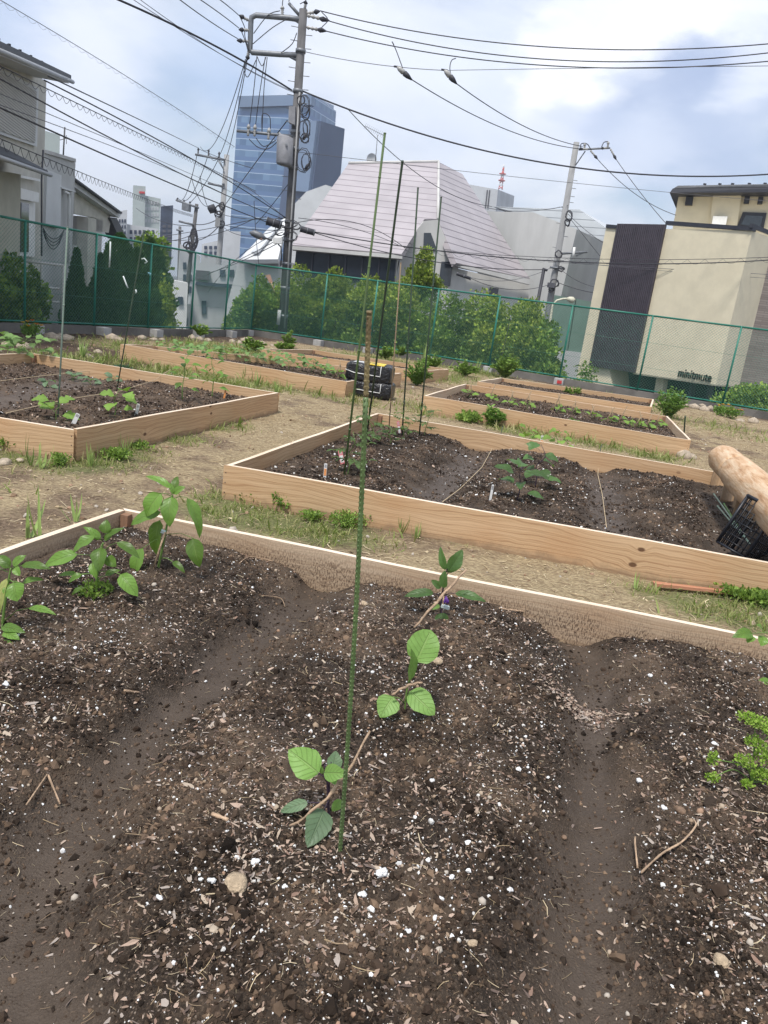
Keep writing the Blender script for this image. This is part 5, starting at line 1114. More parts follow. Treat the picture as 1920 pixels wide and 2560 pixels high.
# thick cable over the whole picture
wire('thick twisted cable from the upper left to the main pole', (240, -25, 20), (500, 95), (730, 226, PY), .032)
wire('thick twisted cable from the main pole to the right edge', (757, 228, PY), (1200, 374), (1990, 430, 30), .030)
wire('thin line just above the thick upper left cable', (320, -10, 21), (500, 105), (735, 230, PY), .010, 'cable_grey'); wire('second thin line above the thick upper left cable', (338, -10, 21), (580, 152), (735, 232, PY), .010, 'cable_grey')
wire('lowest of three lines reaching the insulators at upper left', (440, -8, 22), (520, 50), (595, 97, PY), .016); wire('middle of three lines reaching the insulators at upper left', (490, -8, 22), (545, 30), (597, 70, PY), .016); wire('topmost of three lines reaching the insulators at upper left', (540, -8, 22), (570, 15), (599, 40, PY), .016)
wire('topmost of the three lines running right from the pole head', (800, 27, PY), (1200, 102), (2000, 102, 25), .019); wire('middle of the three lines running right from the pole head', (824, 53, PY), (1200, 132), (2000, 122, 25), .019); wire('lowest of the three lines running right from the pole head', (816, 78, PY), (1200, 149), (2000, 145, 25), .019)
wire('thin line under the three running right, level with the lower bracket', (765, 130, PY), (1000, 168), (1112, 176, 26), .012, 'cable_grey'); wire('thin line continuing right from the hanging insulators', (1112, 176, 26), (1500, 170), (2000, 164, 25), .010, 'cable_grey')
def dropins(label, u0, v0, u1, v1, y):
    t_ = thing('strain_insulator', tuple(V3(u0, v0, y)), label, 'insulator', 'hanging strain insulators'); a, b_ = V3(u0, v0, y), V3(u1, v1, y)
    part('ceramic_body', 'ceramic', t_, lambda b: b.tube([a, a.lerp(b_, .15), a.lerp(b_, .4), a.lerp(b_, .5)], [.03, .07, .085, .04], 10)); part('cover', 'cable_black', t_, lambda b: b.tube([a.lerp(b_, .48), a.lerp(b_, .7), b_], [.085, .075, .02], 8)); part('clamp', 'cable_black', t_, lambda b: b.tube([a + Vector((-.1, 0, 0)), a + Vector((.1, 0, 0))], .03, 8))
dropins('left strain insulator hanging under the three lines', 993, 167, 1030, 200, 26); dropins('right strain insulator hanging under the three lines', 1111, 175, 1142, 210, 26)
wire('drop line from the left strain insulator to the right pole', (1028, 198, 26), (1200, 295), (1447, 372, 35.8), .018); wire('drop line from the right strain insulator to the right pole', (1140, 208, 26), (1330, 325), (1456, 366, 35.8), .018)
for lb_, pts in (('curved tap wire above the left strain insulator', ((985, 112), (980, 104), (990, 125), (1003, 160), (1011, 180), (1030, 198))), ('hooked tap wire above the right strain insulator', ((1140, 146), (1130, 150), (1125, 165), (1127, 185), (1140, 208)))):
    t_ = thing('tap_wire', tuple(V3(*pts[0], 26)), lb_, 'cable', 'hanging tap wires'); jump(t_, pts, 26, .014)
wire('service line falling from the thick cable across the mauve roof', (868, 271, 27.2), (1095, 468), (1230, 516, 40), .016); wire('thin high line crossing the mauve roof ridge to the right edge', (745, 380, PY), (1400, 454), (1990, 508, 36), .010, 'cable_grey')
wire('line from the right pole falling to the cream upper house', (1493, 397, 35.7), (1575, 475), (1690, 538, 37), .016); wire('line from the right pole falling to the louvre panel top', (1541, 399, 35.7), (1600, 480), (1668, 562, 34), .016)
wire('thick bundle from the black closure to the right edge, low across the roofs', (787, 580, PY), (1139, 632), (1990, 645, 30), .022); wire('messenger wire with loops in front of the louvre panel', (1010, 618, 31), (1524, 648), (1990, 640, 29.5), .012, lash=.6)
wire('pair line under the loop wire before the cream wall', (1370, 655, 35), (1600, 668), (1990, 690, 29.6), .010, 'cable_grey'); wire('lowest thin line before the cream wall', (1370, 650, 35), (1600, 672), (1990, 700, 29.6), .008, 'cable_grey')
wire('drooping cable from closure down to the short dark pole', (787, 582, PY), (1060, 650), (1358, 674, 33), .018); wire('lower drooping cable passing the small square window', (1178, 696, 31), (1260, 722), (1372, 712, 35.5), .014); wire('cable from the mauve roof corner to the concrete block pole', (1178, 694, 31), (1280, 700), (1376, 670, 35.6), .012, 'cable_grey')
wire('slack black line right of the pale pole down to the green panels', (1424, 545, 35.6), (1460, 590), (1500, 640, 34.5), .014); wire('second slack line right of the pale pole', (1420, 535, 35.6), (1470, 580), (1516, 612, 34.6), .012)
wire('line from the pale right pole to the concrete block roof', (1220, 520, 42), (1300, 528), (1420, 514, 35.8), .016); wire('black line low between right pole and cream wall', (1392, 705, 35.6), (1440, 722), (1484, 732, 34.6), .016); wire('grey line low between right pole and cream wall', (1400, 672, 35.6), (1440, 700), (1490, 718, 34.6), .012)
# lines of the left half
wire('looped spiral cable across the upper left sky', (-20, -12, 30), (320, 193), (586, 367, 44.6), .016, 'cable_grey', lash=.5)
wire('line from grey house eaves to the pale pole crossarm', (120, 190, 15), (330, 290), (496, 370, 44.8), .016); wire('line from pale pole crossarm on to the main pole', (496, 372, 44.8), (560, 398), (633, 421, 33), .016)
wire('long line passing under the crossarm towards the main pole', (110, 200, 15), (350, 325), (715, 545, PY), .016); wire('looped line beside the house eaves to the pale pole', (-20, 155, 12), (330, 325), (640, 478, 33), .010, lash=.3)
wire('thick line from left edge past the shutter to the main pole', (-20, 186, 12), (328, 372), (706, 547, PY - .2), .014); wire('thickest low line from left edge to the large black closure', (-20, 260, 12), (400, 447), (667, 555, PY - .4), .017)
wire('fine line between the two thick left lines', (-20, 226, 12), (330, 372), (600, 490, 34), .008, 'cable_grey'); wire('second fine line between the two thick left lines', (-20, 255, 12), (330, 385), (590, 500, 34), .008, 'cable_grey')
wire('lowest looped line from the lower left roof towards the poles', (-20, 338, 12), (185, 424), (482, 537, 54), .010, lash=.5)
for i, (u0, v0, u1, v1, um, vm, lb_) in enumerate(((614, 148, 501, 367, 578, 262, 'leftmost line falling from the bracket to the crossarm'), (616, 150, 521, 374, 585, 280, 'middle line falling from the bracket to the crossarm'), (618, 150, 548, 382, 596, 270, 'rightmost line falling from the bracket to the crossarm'))): wire(lb_, (u0, v0, PY), (um, vm), (u1, v1, 44.8), .016)
for u0, v0, um, vm, u1, v1, lb_ in ((492, 390, 480, 440, 447, 497, 'left line from crossarm down to the dark pole'), (518, 395, 500, 445, 462, 502, 'middle line from crossarm down to the dark pole'), (545, 400, 515, 455, 476, 506, 'right line from crossarm down to the dark pole'), (478, 442, 490, 480, 518, 516, 'crossing wire left below the crossarm'), (500, 440, 510, 490, 540, 524, 'crossing wire right below the crossarm')): wire(lb_, (u0, v0, 45), (um, vm), (u1, v1, 53), .022)
wire('steep black line from meter box down to the pale pole', (718, 301, PY), (640, 405), (559, 518, 44.6), .022)
for a_, m_, b_, r_, lb_ in (((665, 542, 27), (600, 556), (400, 592, 40), .016, 'sagging line from closure to above the left fence'), ((640, 545, 28), (570, 575), (400, 598, 41), .014, 'second sagging line above the left fence'), ((715, 545, 27), (640, 548), (553, 535, 44.6), .018, 'line between pale pole and main pole at mid height'), ((715, 565, 27), (620, 590), (555, 565, 44.6), .016, 'sagging line above the street light'),
    ((714, 575, 27), (650, 575), (553, 560, 44.6), .016, 'line level with the street light head'), ((710, 600, 27), (610, 650), (480, 690, 52), .018, 'black line below the street light running down left'), ((712, 590, 27), (560, 668), (440, 715, 56), .016, 'long low line running down left through the fence view'), ((712, 545, 27), (660, 500), (565, 440, 44.7), .014, 'line rising from main pole to the pale pole middle'),
    ((708, 580, 27), (600, 640), (520, 730, 42), .014, 'loose service wire to the white shuttered house'), ((635, 502, 28), (640, 590), (648, 668, 27.5), .014, 'near vertical stay wire left of the street light'), ((735, 440, 27), (690, 500), (640, 560, 30), .014, 'diagonal jumper from pole left side'), ((552, 560, 44.6), (520, 590), (485, 600, 54.5), .03, 'line between pale and dark poles'), ((550, 545, 44.6), (515, 560), (486, 560, 54.5), .03, 'upper line between pale and dark poles'), ((484, 585, 54.5), (440, 600), (402, 598, 70), .03, 'line leaving the dark pole leftwards'),
    ((484, 565, 54.5), (430, 560), (340, 520, 80), .03, 'line from the dark pole to the distant flats'), ((1012, 620, 31), (900, 560), (746, 556, 27), .014, 'slack line over the lower mauve roof'), ((995, 612, 31), (880, 570), (746, 545, 27), .012, 'fine line over the mid mauve roof')): wire(lb_, a_, m_, b_, r_)
# ================================================================== TREES AND SHRUBS
def leafcols(name, cols, tr=.25, patch=None): islmat(name, cols, .55, trans=tr, patch=patch)
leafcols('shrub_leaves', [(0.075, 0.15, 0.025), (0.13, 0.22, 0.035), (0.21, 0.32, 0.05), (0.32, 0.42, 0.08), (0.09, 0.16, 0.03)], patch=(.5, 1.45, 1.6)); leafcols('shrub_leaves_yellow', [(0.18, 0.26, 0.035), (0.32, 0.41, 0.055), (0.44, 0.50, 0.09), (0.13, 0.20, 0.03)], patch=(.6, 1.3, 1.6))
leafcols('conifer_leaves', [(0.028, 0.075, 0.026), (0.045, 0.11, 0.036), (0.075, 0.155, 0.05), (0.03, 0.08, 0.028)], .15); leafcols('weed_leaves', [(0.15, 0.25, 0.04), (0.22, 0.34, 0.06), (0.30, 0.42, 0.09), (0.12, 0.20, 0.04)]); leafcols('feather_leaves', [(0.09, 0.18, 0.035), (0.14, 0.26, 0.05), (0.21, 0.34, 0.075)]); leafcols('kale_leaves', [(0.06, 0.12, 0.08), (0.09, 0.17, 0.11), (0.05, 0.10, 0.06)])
mat('bark', (0.10, 0.075, 0.055), 0.95, .3, 5, .5, 30)
LF_V = np.array([(0, 0, 0), (.42, .28, .10), (.30, .75, .06), (0, 1, -.12), (-.30, .75, .06), (-.42, .28, .10)], float); LF_F = np.array([(0, 1, 2, 3), (0, 3, 4, 5)])
def crown(par, name, lumps, n, ls, m, up=.3, shell=.55):
    """leaf sprays through lumpy ellipsoids; lumps: (x,y,z,rx,ry,rz)"""
    lumps = np.array(lumps, float); vol = (lumps[:, 3] * lumps[:, 4] * lumps[:, 5]) ** .67; ch = rng.choice(len(lumps), n, p=vol / vol.sum())
    d = rng.normal(size=(n, 3)); d /= np.linalg.norm(d, axis=1)[:, None]; rad = shell + (1 - shell) * rng.uniform(size=n) ** .6
    rad *= 1 + .16 * np.sin(d[:, 0] * 7 + ch) * np.sin(d[:, 2] * 8 + ch * 2) + .10 * rng.normal(size=n)
    pos = lumps[ch, :3] + d * lumps[ch, 3:] * rad[:, None]
    out = d * 1.0 + rng.normal(size=(n, 3)) * .75 + np.array([0, 0, up]); out /= np.linalg.norm(out, axis=1)[:, None]
    ref = rng.normal(size=(n, 3)); sx = np.cross(out, ref); sx /= np.linalg.norm(sx, axis=1)[:, None]; nz = np.cross(sx, out)
    R_ = np.stack([sx, out, nz], 2); L = np.array(par['_L'])
    o = scatter(name, pos - L, ls * rng.uniform(.6, 1.35, n), LF_V, LF_F, R_, m, asp=np.stack([rng.uniform(.7, 1.2, n), np.ones(n), np.ones(n)], 1), jit=.05)
    o.parent = par; return o
def shrub(label, cu, cv, y, w, h, n, m='shrub_leaves', ls=.11, seed=0, base=-2.4, cat='shrub', name='garden_shrub', dens=1.0, nl=16, group=None, m2=None):
    """cu,cv = picture point of the crown top; w,h crown size in metres"""
    rs = np.random.default_rng(seed); top = V3(cu, cv, y); t_ = thing(name, (top.x, y, base), label, cat, group)
    zc = top.z - h / 2; L = []
    for k in range(nl):
        a = rs.uniform(0, 6.28); q_ = rs.uniform(0, 1) ** .5; zz = rs.uniform(-.42, .36)
        k2 = math.sqrt(max(0.05, 1 - (zz * 1.9) ** 2)) if zz > 0 else 1
        r = rs.uniform(.16, .27) * min(w, h); L.append((top.x + math.cos(a) * q_ * (w / 2 - r) * k2, y + math.sin(a) * q_ * (w * .35) * k2, zc + zz * h, r * 1.15, r * 1.1, r * rs.uniform(.75, 1.05)))
    L.append((top.x, y, top.z - .16 * h, .2 * w, .2 * w, .16 * h)); L.append((top.x, y, zc - .1 * h, w * .4, w * .3, h * .4))
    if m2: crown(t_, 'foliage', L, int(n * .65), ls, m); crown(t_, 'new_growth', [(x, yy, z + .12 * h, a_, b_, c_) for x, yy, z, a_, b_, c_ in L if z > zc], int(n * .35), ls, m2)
    else: crown(t_, 'foliage', L, n, ls, m)
    mb = MB()
    for k in range(5):
        l = L[k]; mb.tube([Vector((top.x + .12 * math.cos(k * 1.3), y + .12 * math.sin(k * 1.3), base)), Vector(((top.x * .5 + l[0] * .5), (y + l[1]) / 2, (base + l[2]) / 2)), Vector(l[:3])], [.06, .04, .015], 6)
    mb.build('stem', 'bark', t_); return t_
for i, (u, v, y, w, h, lb_, m_) in enumerate(((605, 745, 28.0, 1.3, 2.6, 'loose light green shrub at the fence corner left of the main pole', 'shrub_leaves'), (655, 690, 28.6, 1.9, 3.8, 'dark shrub behind the salmon pennant by the main pole', 'shrub_leaves'), (750, 690, 29.2, 2.2, 3.8, 'yellow-green topped shrub just right of the main pole', 'shrub_leaves_yellow'), (835, 702, 29.5, 1.9, 3.7, 'tall feathery shrub under the left half of the window strip', 'shrub_leaves_yellow'),
    (925, 722, 29.2, 2.3, 3.6, 'rounded shrub under the right half of the window strip', 'shrub_leaves'), (1062, 655, 31.5, 1.7, 4.6, 'tallest yellow-green tree rising between the two mauve roofs', 'shrub_leaves_yellow'), (1010, 722, 28.4, 2.2, 3.5, 'dense green shrub before the gable wall', 'shrub_leaves'), (1125, 735, 28.2, 2.4, 3.6, 'dense shrub under the small dark window', 'shrub_leaves'),
    (1225, 768, 27.6, 2.4, 3.6, 'bright topped shrub below the small square window', 'shrub_leaves'), (1320, 782, 27.0, 2.3, 3.6, 'rounded bright green shrub beneath the short dark pole', 'shrub_leaves'), (1375, 800, 26.4, 1.9, 3.4, 'last rounded shrub on the right before the green panels', 'shrub_leaves'))):
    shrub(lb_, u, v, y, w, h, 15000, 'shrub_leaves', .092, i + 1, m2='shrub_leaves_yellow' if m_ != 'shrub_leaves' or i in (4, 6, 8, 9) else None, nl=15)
for i, (u, v, y, w, h, lb_) in enumerate(((700, 735, 30.2, 1.8, 3.2, 'low filler shrub directly behind the main pole'), (795, 742, 30.6, 1.8, 3.0, 'green shrub low under the left window strip'), (880, 748, 30.4, 2.0, 3.0, 'green shrub low under the middle of the window strip'), (970, 752, 30.0, 2.0, 3.0, 'green shrub filling below the concrete house corner'), (1070, 752, 29.6, 2.2, 3.2, 'green shrub low below the tallest yellow-green tree'), (1180, 790, 28.8, 2.2, 3.0, 'green shrub low before the pale house wall'), (1272, 805, 28.2, 2.0, 3.0, 'green shrub filling the gap at the right end of the row'))):
    shrub(lb_, u, v, y, w, h, 9000, 'shrub_leaves', .095, 60 + i, nl=12)
shrub('big rounded broadleaf shrub at the left edge behind the fence', 20, 632, 17.0, 1.7, 2.6, 12000, 'shrub_leaves', .09, 31, m2=None); shrub('low broadleaf shrub right of the left fence post', 82, 665, 17.8, .8, 2.2, 5000, 'shrub_leaves', .08, 32)
shrub('leafy bushes outside the right fence below the brick wing', 1880, 962, 23.5, 2.8, 2.2, 7000, 'shrub_leaves', .09, 71, nl=12); shrub('airy grey-green shrublet before the cream building', 1470, 905, 25.5, 1.0, 1.6, 900, 'shrub_leaves', .07, 72, nl=8)
shrub('olive green tree right of the conifers', 415, 700, 25.5, 1.3, 3.2, 4500, 'shrub_leaves_yellow', .10, 33); shrub('round olive tree crown above the conifers', 375, 578, 30, 1.9, 2.8, 5000, 'shrub_leaves', .11, 34)
def conifer(label, u, v, y, w, seed, rnd_=False):
    rs = np.random.default_rng(seed); top = V3(u, v, y); base = -2.2; h = top.z - base; t_ = thing('conifer', (top.x, y, base), label, 'conifer', 'conifers behind the left fence')
    n = 15000; tt_ = rs.uniform(0, 1, n) ** .75; r = w / 2 * (np.clip((1 - tt_) * 2.4, 0, 1) ** .65 if rnd_ else np.clip((1 - tt_) * 1.5, 0, 1) ** .95) * (rs.uniform(.72, 1.05, n)) * (1 + .10 * np.sin(tt_ * 40 + rs.uniform(0, 6))); a = rs.uniform(0, 6.283, n)
    r = r * (1 + .12 * np.sin(a * 5 + tt_ * 9)); pos = np.stack([top.x + np.cos(a) * r, y + np.sin(a) * r, base + tt_ * h], 1)
    out = np.stack([np.cos(a) * .55, np.sin(a) * .55, np.full(n, 1.0)], 1) + rs.normal(size=(n, 3)) * .28; out /= np.linalg.norm(out, axis=1)[:, None]
    ref = rs.normal(size=(n, 3)); sx = np.cross(out, ref); sx /= np.linalg.norm(sx, axis=1)[:, None]; R_ = np.stack([sx, out, np.cross(sx, out)], 2)
    o = scatter('foliage', pos - np.array(t_['_L']), .085 * rs.uniform(.6, 1.4, n), LF_V, LF_F, R_, 'conifer_leaves', asp=np.stack([rs.uniform(.5, .9, n), np.ones(n), np.ones(n)], 1)); o.parent = t_
    MB().tube([Vector((top.x, y, base)), Vector((top.x, y, top.z - .3))], [w * .07, .02], 8).build('trunk', 'bark', t_)
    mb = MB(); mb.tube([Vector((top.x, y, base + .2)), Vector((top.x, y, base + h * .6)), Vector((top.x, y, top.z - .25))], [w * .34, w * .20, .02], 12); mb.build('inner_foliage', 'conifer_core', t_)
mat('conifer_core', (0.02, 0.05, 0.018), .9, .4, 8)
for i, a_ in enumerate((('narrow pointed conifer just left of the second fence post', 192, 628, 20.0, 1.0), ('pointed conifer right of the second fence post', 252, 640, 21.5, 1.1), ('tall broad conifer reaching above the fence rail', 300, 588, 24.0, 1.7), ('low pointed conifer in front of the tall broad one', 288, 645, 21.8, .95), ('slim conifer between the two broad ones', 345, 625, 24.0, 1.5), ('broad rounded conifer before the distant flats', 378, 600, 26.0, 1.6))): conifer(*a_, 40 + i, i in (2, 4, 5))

# pipe rail and meter box in front of the grey house, bits tied to the fence
rl = thing('pipe_railing', tuple(V3(100, 700, 17.3)), 'pale pipe railing between the fence and the grey house', 'railing')
for a, b_ in (((54, 652), (159, 664)), ((95, 717), (148, 722)), ((86, 751), (146, 756))): part('rail', 'light_concrete', rl, lambda b: b.tube([V3(*a, 17.3), V3(*b_, 17.9)], .028, 8))
for a, b_ in (((159, 664), (152, 800)), ((104, 658), (102, 790))): part('rail_post', 'light_concrete', rl, lambda b: b.tube([V3(*a, 17.8), V3(*b_, 17.8)], .026, 8))
mbx = thing('meter_box', tuple(V3(97, 770, 17.6)), 'small white meter box low on the grey house side', 'meter box'); part('box_body', 'white_paint', mbx, lambda b: b.prism([V3(92, 757, 17.6), V3(102, 758, 17.6), V3(102, 782, 17.6), V3(93, 780, 17.6)], Vector((0, .12, 0)))); part('dial', 'black_metal', mbx, lambda b: b.prism([V3(95, 764, 17.59), V3(100, 764, 17.59), V3(100, 772, 17.59), V3(95, 772, 17.59)], Vector((0, -.015, 0))))
for lb_, pts, m_, y_ in (('pale ribbon strip hanging on the left fence', ((276, 604), (275, 640), (273, 668)), 'tag_w', 18.0), ('white ornament tied to the left fence', ((354, 648), (361, 646), (368, 654), (362, 658)), 'tag_w', 18.9), ('small white scrap low on the left fence', ((339, 724), (341, 730), (338, 733)), 'tag_w', 18.7), ('pale blue scrap tied to the left fence post', ((370, 682), (377, 684), (374, 688)), 'tag_b', 19.1), ('thin pale ribbon slanting on the left fence', ((308, 690), (316, 712), (320, 720)), 'tag_w', 18.4)):
    if m_ not in MATS: mat(m_, (.62, .68, .66) if m_ == 'tag_w' else (.25, .50, .60), .6)
    mb = MB(); mb.tube([V3(*p_, y_) for p_ in pts], .018, 5); mb.build('ribbon', m_, None, loc=V3(*pts[0], y_), label=lb_, cat='ribbon', group='scraps tied to the fence')

# thin summer haze
mh = bpy.data.materials.new('haze'); mh.use_nodes = True; th_ = mh.node_tree; th_.nodes.clear(); oo = th_.nodes.new('ShaderNodeOutputMaterial'); pv = th_.nodes.new('ShaderNodeVolumePrincipled'); pv.inputs['Color'].default_value = (.86, .91, 1, 1); pv.inputs['Density'].default_value = .0007; pv.inputs['Anisotropy'].default_value = .3; th_.links.new(pv.outputs[0], oo.inputs['Volume']); MATS['haze'] = mh
MB().box((0, 1200, 37.0), (2000, 2720, 82), 0).build('haze', 'haze', None, kind='stuff')
# ================================================================== STAKES, STRINGS, TAGS
mat('stake_green', (0.10, 0.155, 0.055), 0.45, .2, 8, .1); mat('stake_dark', (0.05, 0.08, 0.048), 0.5, .2); mat('stake_rust', (0.17, 0.125, 0.06), 0.7, .3, 18, .3, 120, c2=(0.24, 0.19, 0.09)); mat('stake_grey', (0.22, 0.29, 0.24), 0.5, .15); mat('twine', (0.50, 0.39, 0.25), .9, .2, 60); mat('twig', (0.40, 0.28, 0.185), .85, .35, 40, .4, 160, stretch=(1, 1, 1)); mat('twig_dark', (0.14, 0.10, 0.075), .85, .3, 40)
# main ribbed pole: rod with rows of small bumps, rusty upper third
pb = onsoil('A', 850, 2125); pt = Vector(Y(923, 785, 1.42)); ax_ = (pt - pb).normalized()
mp_ = thing('garden_stake', pb, 'ribbed garden pole nearest the camera, green below and rusty brown at its top', 'stake')
def stake_pt(k): return pb.lerp(pt, k)
# centre line bows a little
def rod(k0, k1, m, name, r=.0048):
    N = 24; pts = [stake_pt(k0 + (k1 - k0) * i / N) + Vector((.006 * math.sin(3.14 * (k0 + (k1 - k0) * i / N)), 0, 0)) for i in range(N + 1)]
    mb = MB(); mb.tube(pts, r, 12)
    x = ax_.orthogonal().normalized(); yv = ax_.cross(x); L = (pt - pb).length; cnt = int(L * (k1 - k0) / .0115)
    for i in range(cnt):
        k = k0 + (k1 - k0) * (i + .5) / cnt; c = stake_pt(k) + Vector((.006 * math.sin(3.14 * k), 0, 0))
        for q_ in range(4):
            an = q_ * math.pi / 2 + .35; d = x * math.cos(an) + yv * math.sin(an); e = d.cross(ax_)
            p = c + d * (r - .0006); v = [p + e * .0022 - ax_ * .0030, p - e * .0022 - ax_ * .0030, p - e * .0022 + ax_ * .0030, p + e * .0022 + ax_ * .0030, p + d * .0022 - ax_ * .001, p + d * .0022 + ax_ * .001]
            mb.add(v, [(0, 1, 4), (1, 2, 5, 4), (2, 3, 5), (3, 0, 4, 5)])
    return mb.build(name, m, mp_)
rod(-.06, .88, 'stake_green', 'green_shaft'); rod(.88, 1.0, 'stake_rust', 'rusty_shaft', .0048); MB().tube([pt - ax_ * .001, pt + ax_ * .006], .0054, 12).build('end_cap', 'stake_rust', mp_)
def stake(label, key, ub, vb, ut, vt, r, m, yt=None, group='tall plant poles', name='garden_stake', into=.06):
    b0 = onsoil(key, ub, vb) if key else Vector(P(ub, vb, 0)); t0 = Vector(Y(ut, vt, yt if yt else b0.y * .985)); d = (t0 - b0).normalized(); mb = MB()
    mb.tube([b0 - d * into, b0.lerp(t0, .5), t0, t0 + d * r * .8], [r, r, r, r * .5], 10); t_ = thing(name, b0, label, 'stake', group); mb.build('shaft', m, t_)
    for i in range(int((t0 - b0).length / .6)): c = b0.lerp(t0, (i + .6) * .6 / (t0 - b0).length); MB().tube([c - d * .006, c + d * .006], r * 1.18, 10).build('rib', m, t_)
    MB().tube([t0, t0 + d * r], r * 1.12, 10).build('end_cap', m, t_); return t_
stake('tallest green pole in the middle bed, its top near the satellite dish', 'B', 861, 1186, 962, 335, .0085, 'stake_green'); stake('second tallest green pole in the middle bed', 'B', 917, 1088, 1006, 405, .0095, 'stake_dark', 6.2); stake('third green pole in the middle bed, top before the roof notch', 'B', 1005, 1089, 1045, 471, .0085, 'stake_dark')
stake('fourth green pole in the middle bed, nearest its far board', 'B', 1048, 1089, 1103, 494, .0085, 'stake_dark'); stake('thin brown pole between the tall green ones', 'B', 971, 1089, 1002, 658, .006, 'bamboo')
stake('grey-green pole standing by the front cucumber seedling of the left bed', 'D', 145, 1040, 169, 569, .0075, 'stake_grey'); stake('dark thin pole in the left bed behind the second cucumber seedling', 'D', 291, 982, 360, 581, .0065, 'stake_dark')
stake('short dark stick at the near right corner of the seedling bed', None, 1709, 1098, 1713, 1042, .012, 'stake_dark', group='short sticks'); stake('thin pale stick leaning by the fence before the shrubs', None, 1246, 925, 1273, 810, .008, 'stake_grey', 20.5)
def string(label, key, pts, sag=.0, r=.0032):
    P3 = [onsoil(key, u, v, h) for u, v, h in pts]; out = []
    for a, b_ in zip(P3[:-1], P3[1:]): out += curve3(a, b_, -sag, 8)[:-1]
    out.append(P3[-1]); mb = MB(); mb.tube(out, r, 6); return mb.build('twine', 'twine', None, loc=P3[0], label=label, cat='string', group='tan strings across the beds')
string('tan string crossing the first furrow of the middle bed', 'B', ((1105, 1259, .012), (1150, 1225, .012), (1205, 1170, .01), (1250, 1089, .03))); string('tan string running down the second furrow of the middle bed', 'B', ((1515, 1325, .02), (1505, 1240, .012), (1494, 1190, .012), (1497, 1140, .05)))
string('long tan string slanting over the left bed to its far pepper', 'D', ((14, 1042, .03), (165, 1012, .05), (300, 992, .06), (385, 965, .07), (425, 942, .10))); string('second tan string farther back in the left bed', 'D', ((0, 962, .04), (110, 950, .05), (232, 938, .06)))
string('faint string along the far board of the middle bed', 'B', ((1060, 1068, .1), (1150, 1088, .1), (1245, 1103, .1)), r=.002)
for u, v, key, lb_ in ((1250, 1085, 'B', 'dark peg holding the string at the far board, first furrow'), (1497, 1130, 'B', 'dark peg holding the string at the far board, second furrow'), (427, 950, 'D', 'dark peg by the far pepper holding the long string')):
    c = onsoil(key, u, v + 10); mb = MB(); mb.tube([c - Vector((0, 0, .03)), c + Vector((.005, 0, .14))], .005, 6); mb.tube([c + Vector((.005, 0, .14)), c + Vector((.02, 0, .145))], .004, 5); mb.build('peg', 'stake_dark', None, loc=c, label=lb_, cat='peg', group='string pegs')
mat('tag_white', (.72, .72, .70), .35); mat('tag_pink', (.72, .22, .24), .4, .1, 60); mat('tag_orange', (.72, .30, .10), .4, .25, 90); mat('tag_print', (.12, .10, .10), .5)
def tagp(label, key, u, v, h, w, m, lean=(0, 0), m2=None):
    c = onsoil(key, u, v); t_ = thing('plant_tag', c, label, 'plant tag', 'plant tags'); up = Vector((lean[0], lean[1], 1)).normalized(); e = Vector((1, .15, 0)); e = (e - up * e.dot(up)).normalized(); n = e.cross(up)
    def sl(k0, k1, m_, nm, out=0.0, ww=1.0):
        ws = [(k0, w * ww), ((k0 + k1) / 2, w * ww), (k1 - .04, w * ww), (k1, w * ww * .55)] if k1 > .95 else [(k0, w * ww * (.3 if k0 < 0 else 1)), (k1, w * ww)]
        L_ = [c + up * (h * k) - e * (q_ / 2) + n * out for k, q_ in ws] + [c + up * (h * k) + e * (q_ / 2) + n * out for k, q_ in ws[::-1]]
        mb = MB(); mb.prism(L_, n * -.0015); return mb.build(nm, m_, t_)
    sl(-.12, 1.0, m, 'tag_body')
    if m2: sl(.12, .62, m2, 'printed_picture', .002, .8)
    for k in (.72, .80, .88): sl(k, k + .025, 'tag_print' if m != 'tag_pink' else 'tag_white', 'printed_line', .0022, .7)
    return t_
tagp('white plant tag with orange picture in the near left corner of the middle bed', 'B', 812, 1193, .105, .022, 'tag_white', (-.05, .1), 'tag_orange'); tagp('pink plant tag leaning beside the first tomato plant', 'B', 857, 1160, .115, .035, 'tag_pink', (-.35, .1), 'tag_white'); tagp('pink plant tag tilted in front of the far poles', 'B', 1000, 1087, .15, .03, 'tag_pink', (-.3, 0), 'tag_white')
tagp('narrow white tag in front of the middle bed eggplants', 'B', 1225, 1252, .125, .018, 'tag_white', (0.02, .05)); tagp('orange flower picture tag by the far board among lime green leaves', 'B', 1352, 1120, .14, .045, 'tag_white', (0, .1), 'tag_orange'); tagp('pale tag below the front cucumber seedling of the left bed', 'D', 183, 1060, .10, .035, 'tag_white', (.4, .1)); tagp('white tag between cucumber and pepper in the left bed', 'D', 340, 1040, .12, .028, 'tag_white', (.15, 0)); tagp('small orange tag at the far corner of the left bed', 'D', 560, 996, .10, .022, 'tag_orange', (.12, 0))
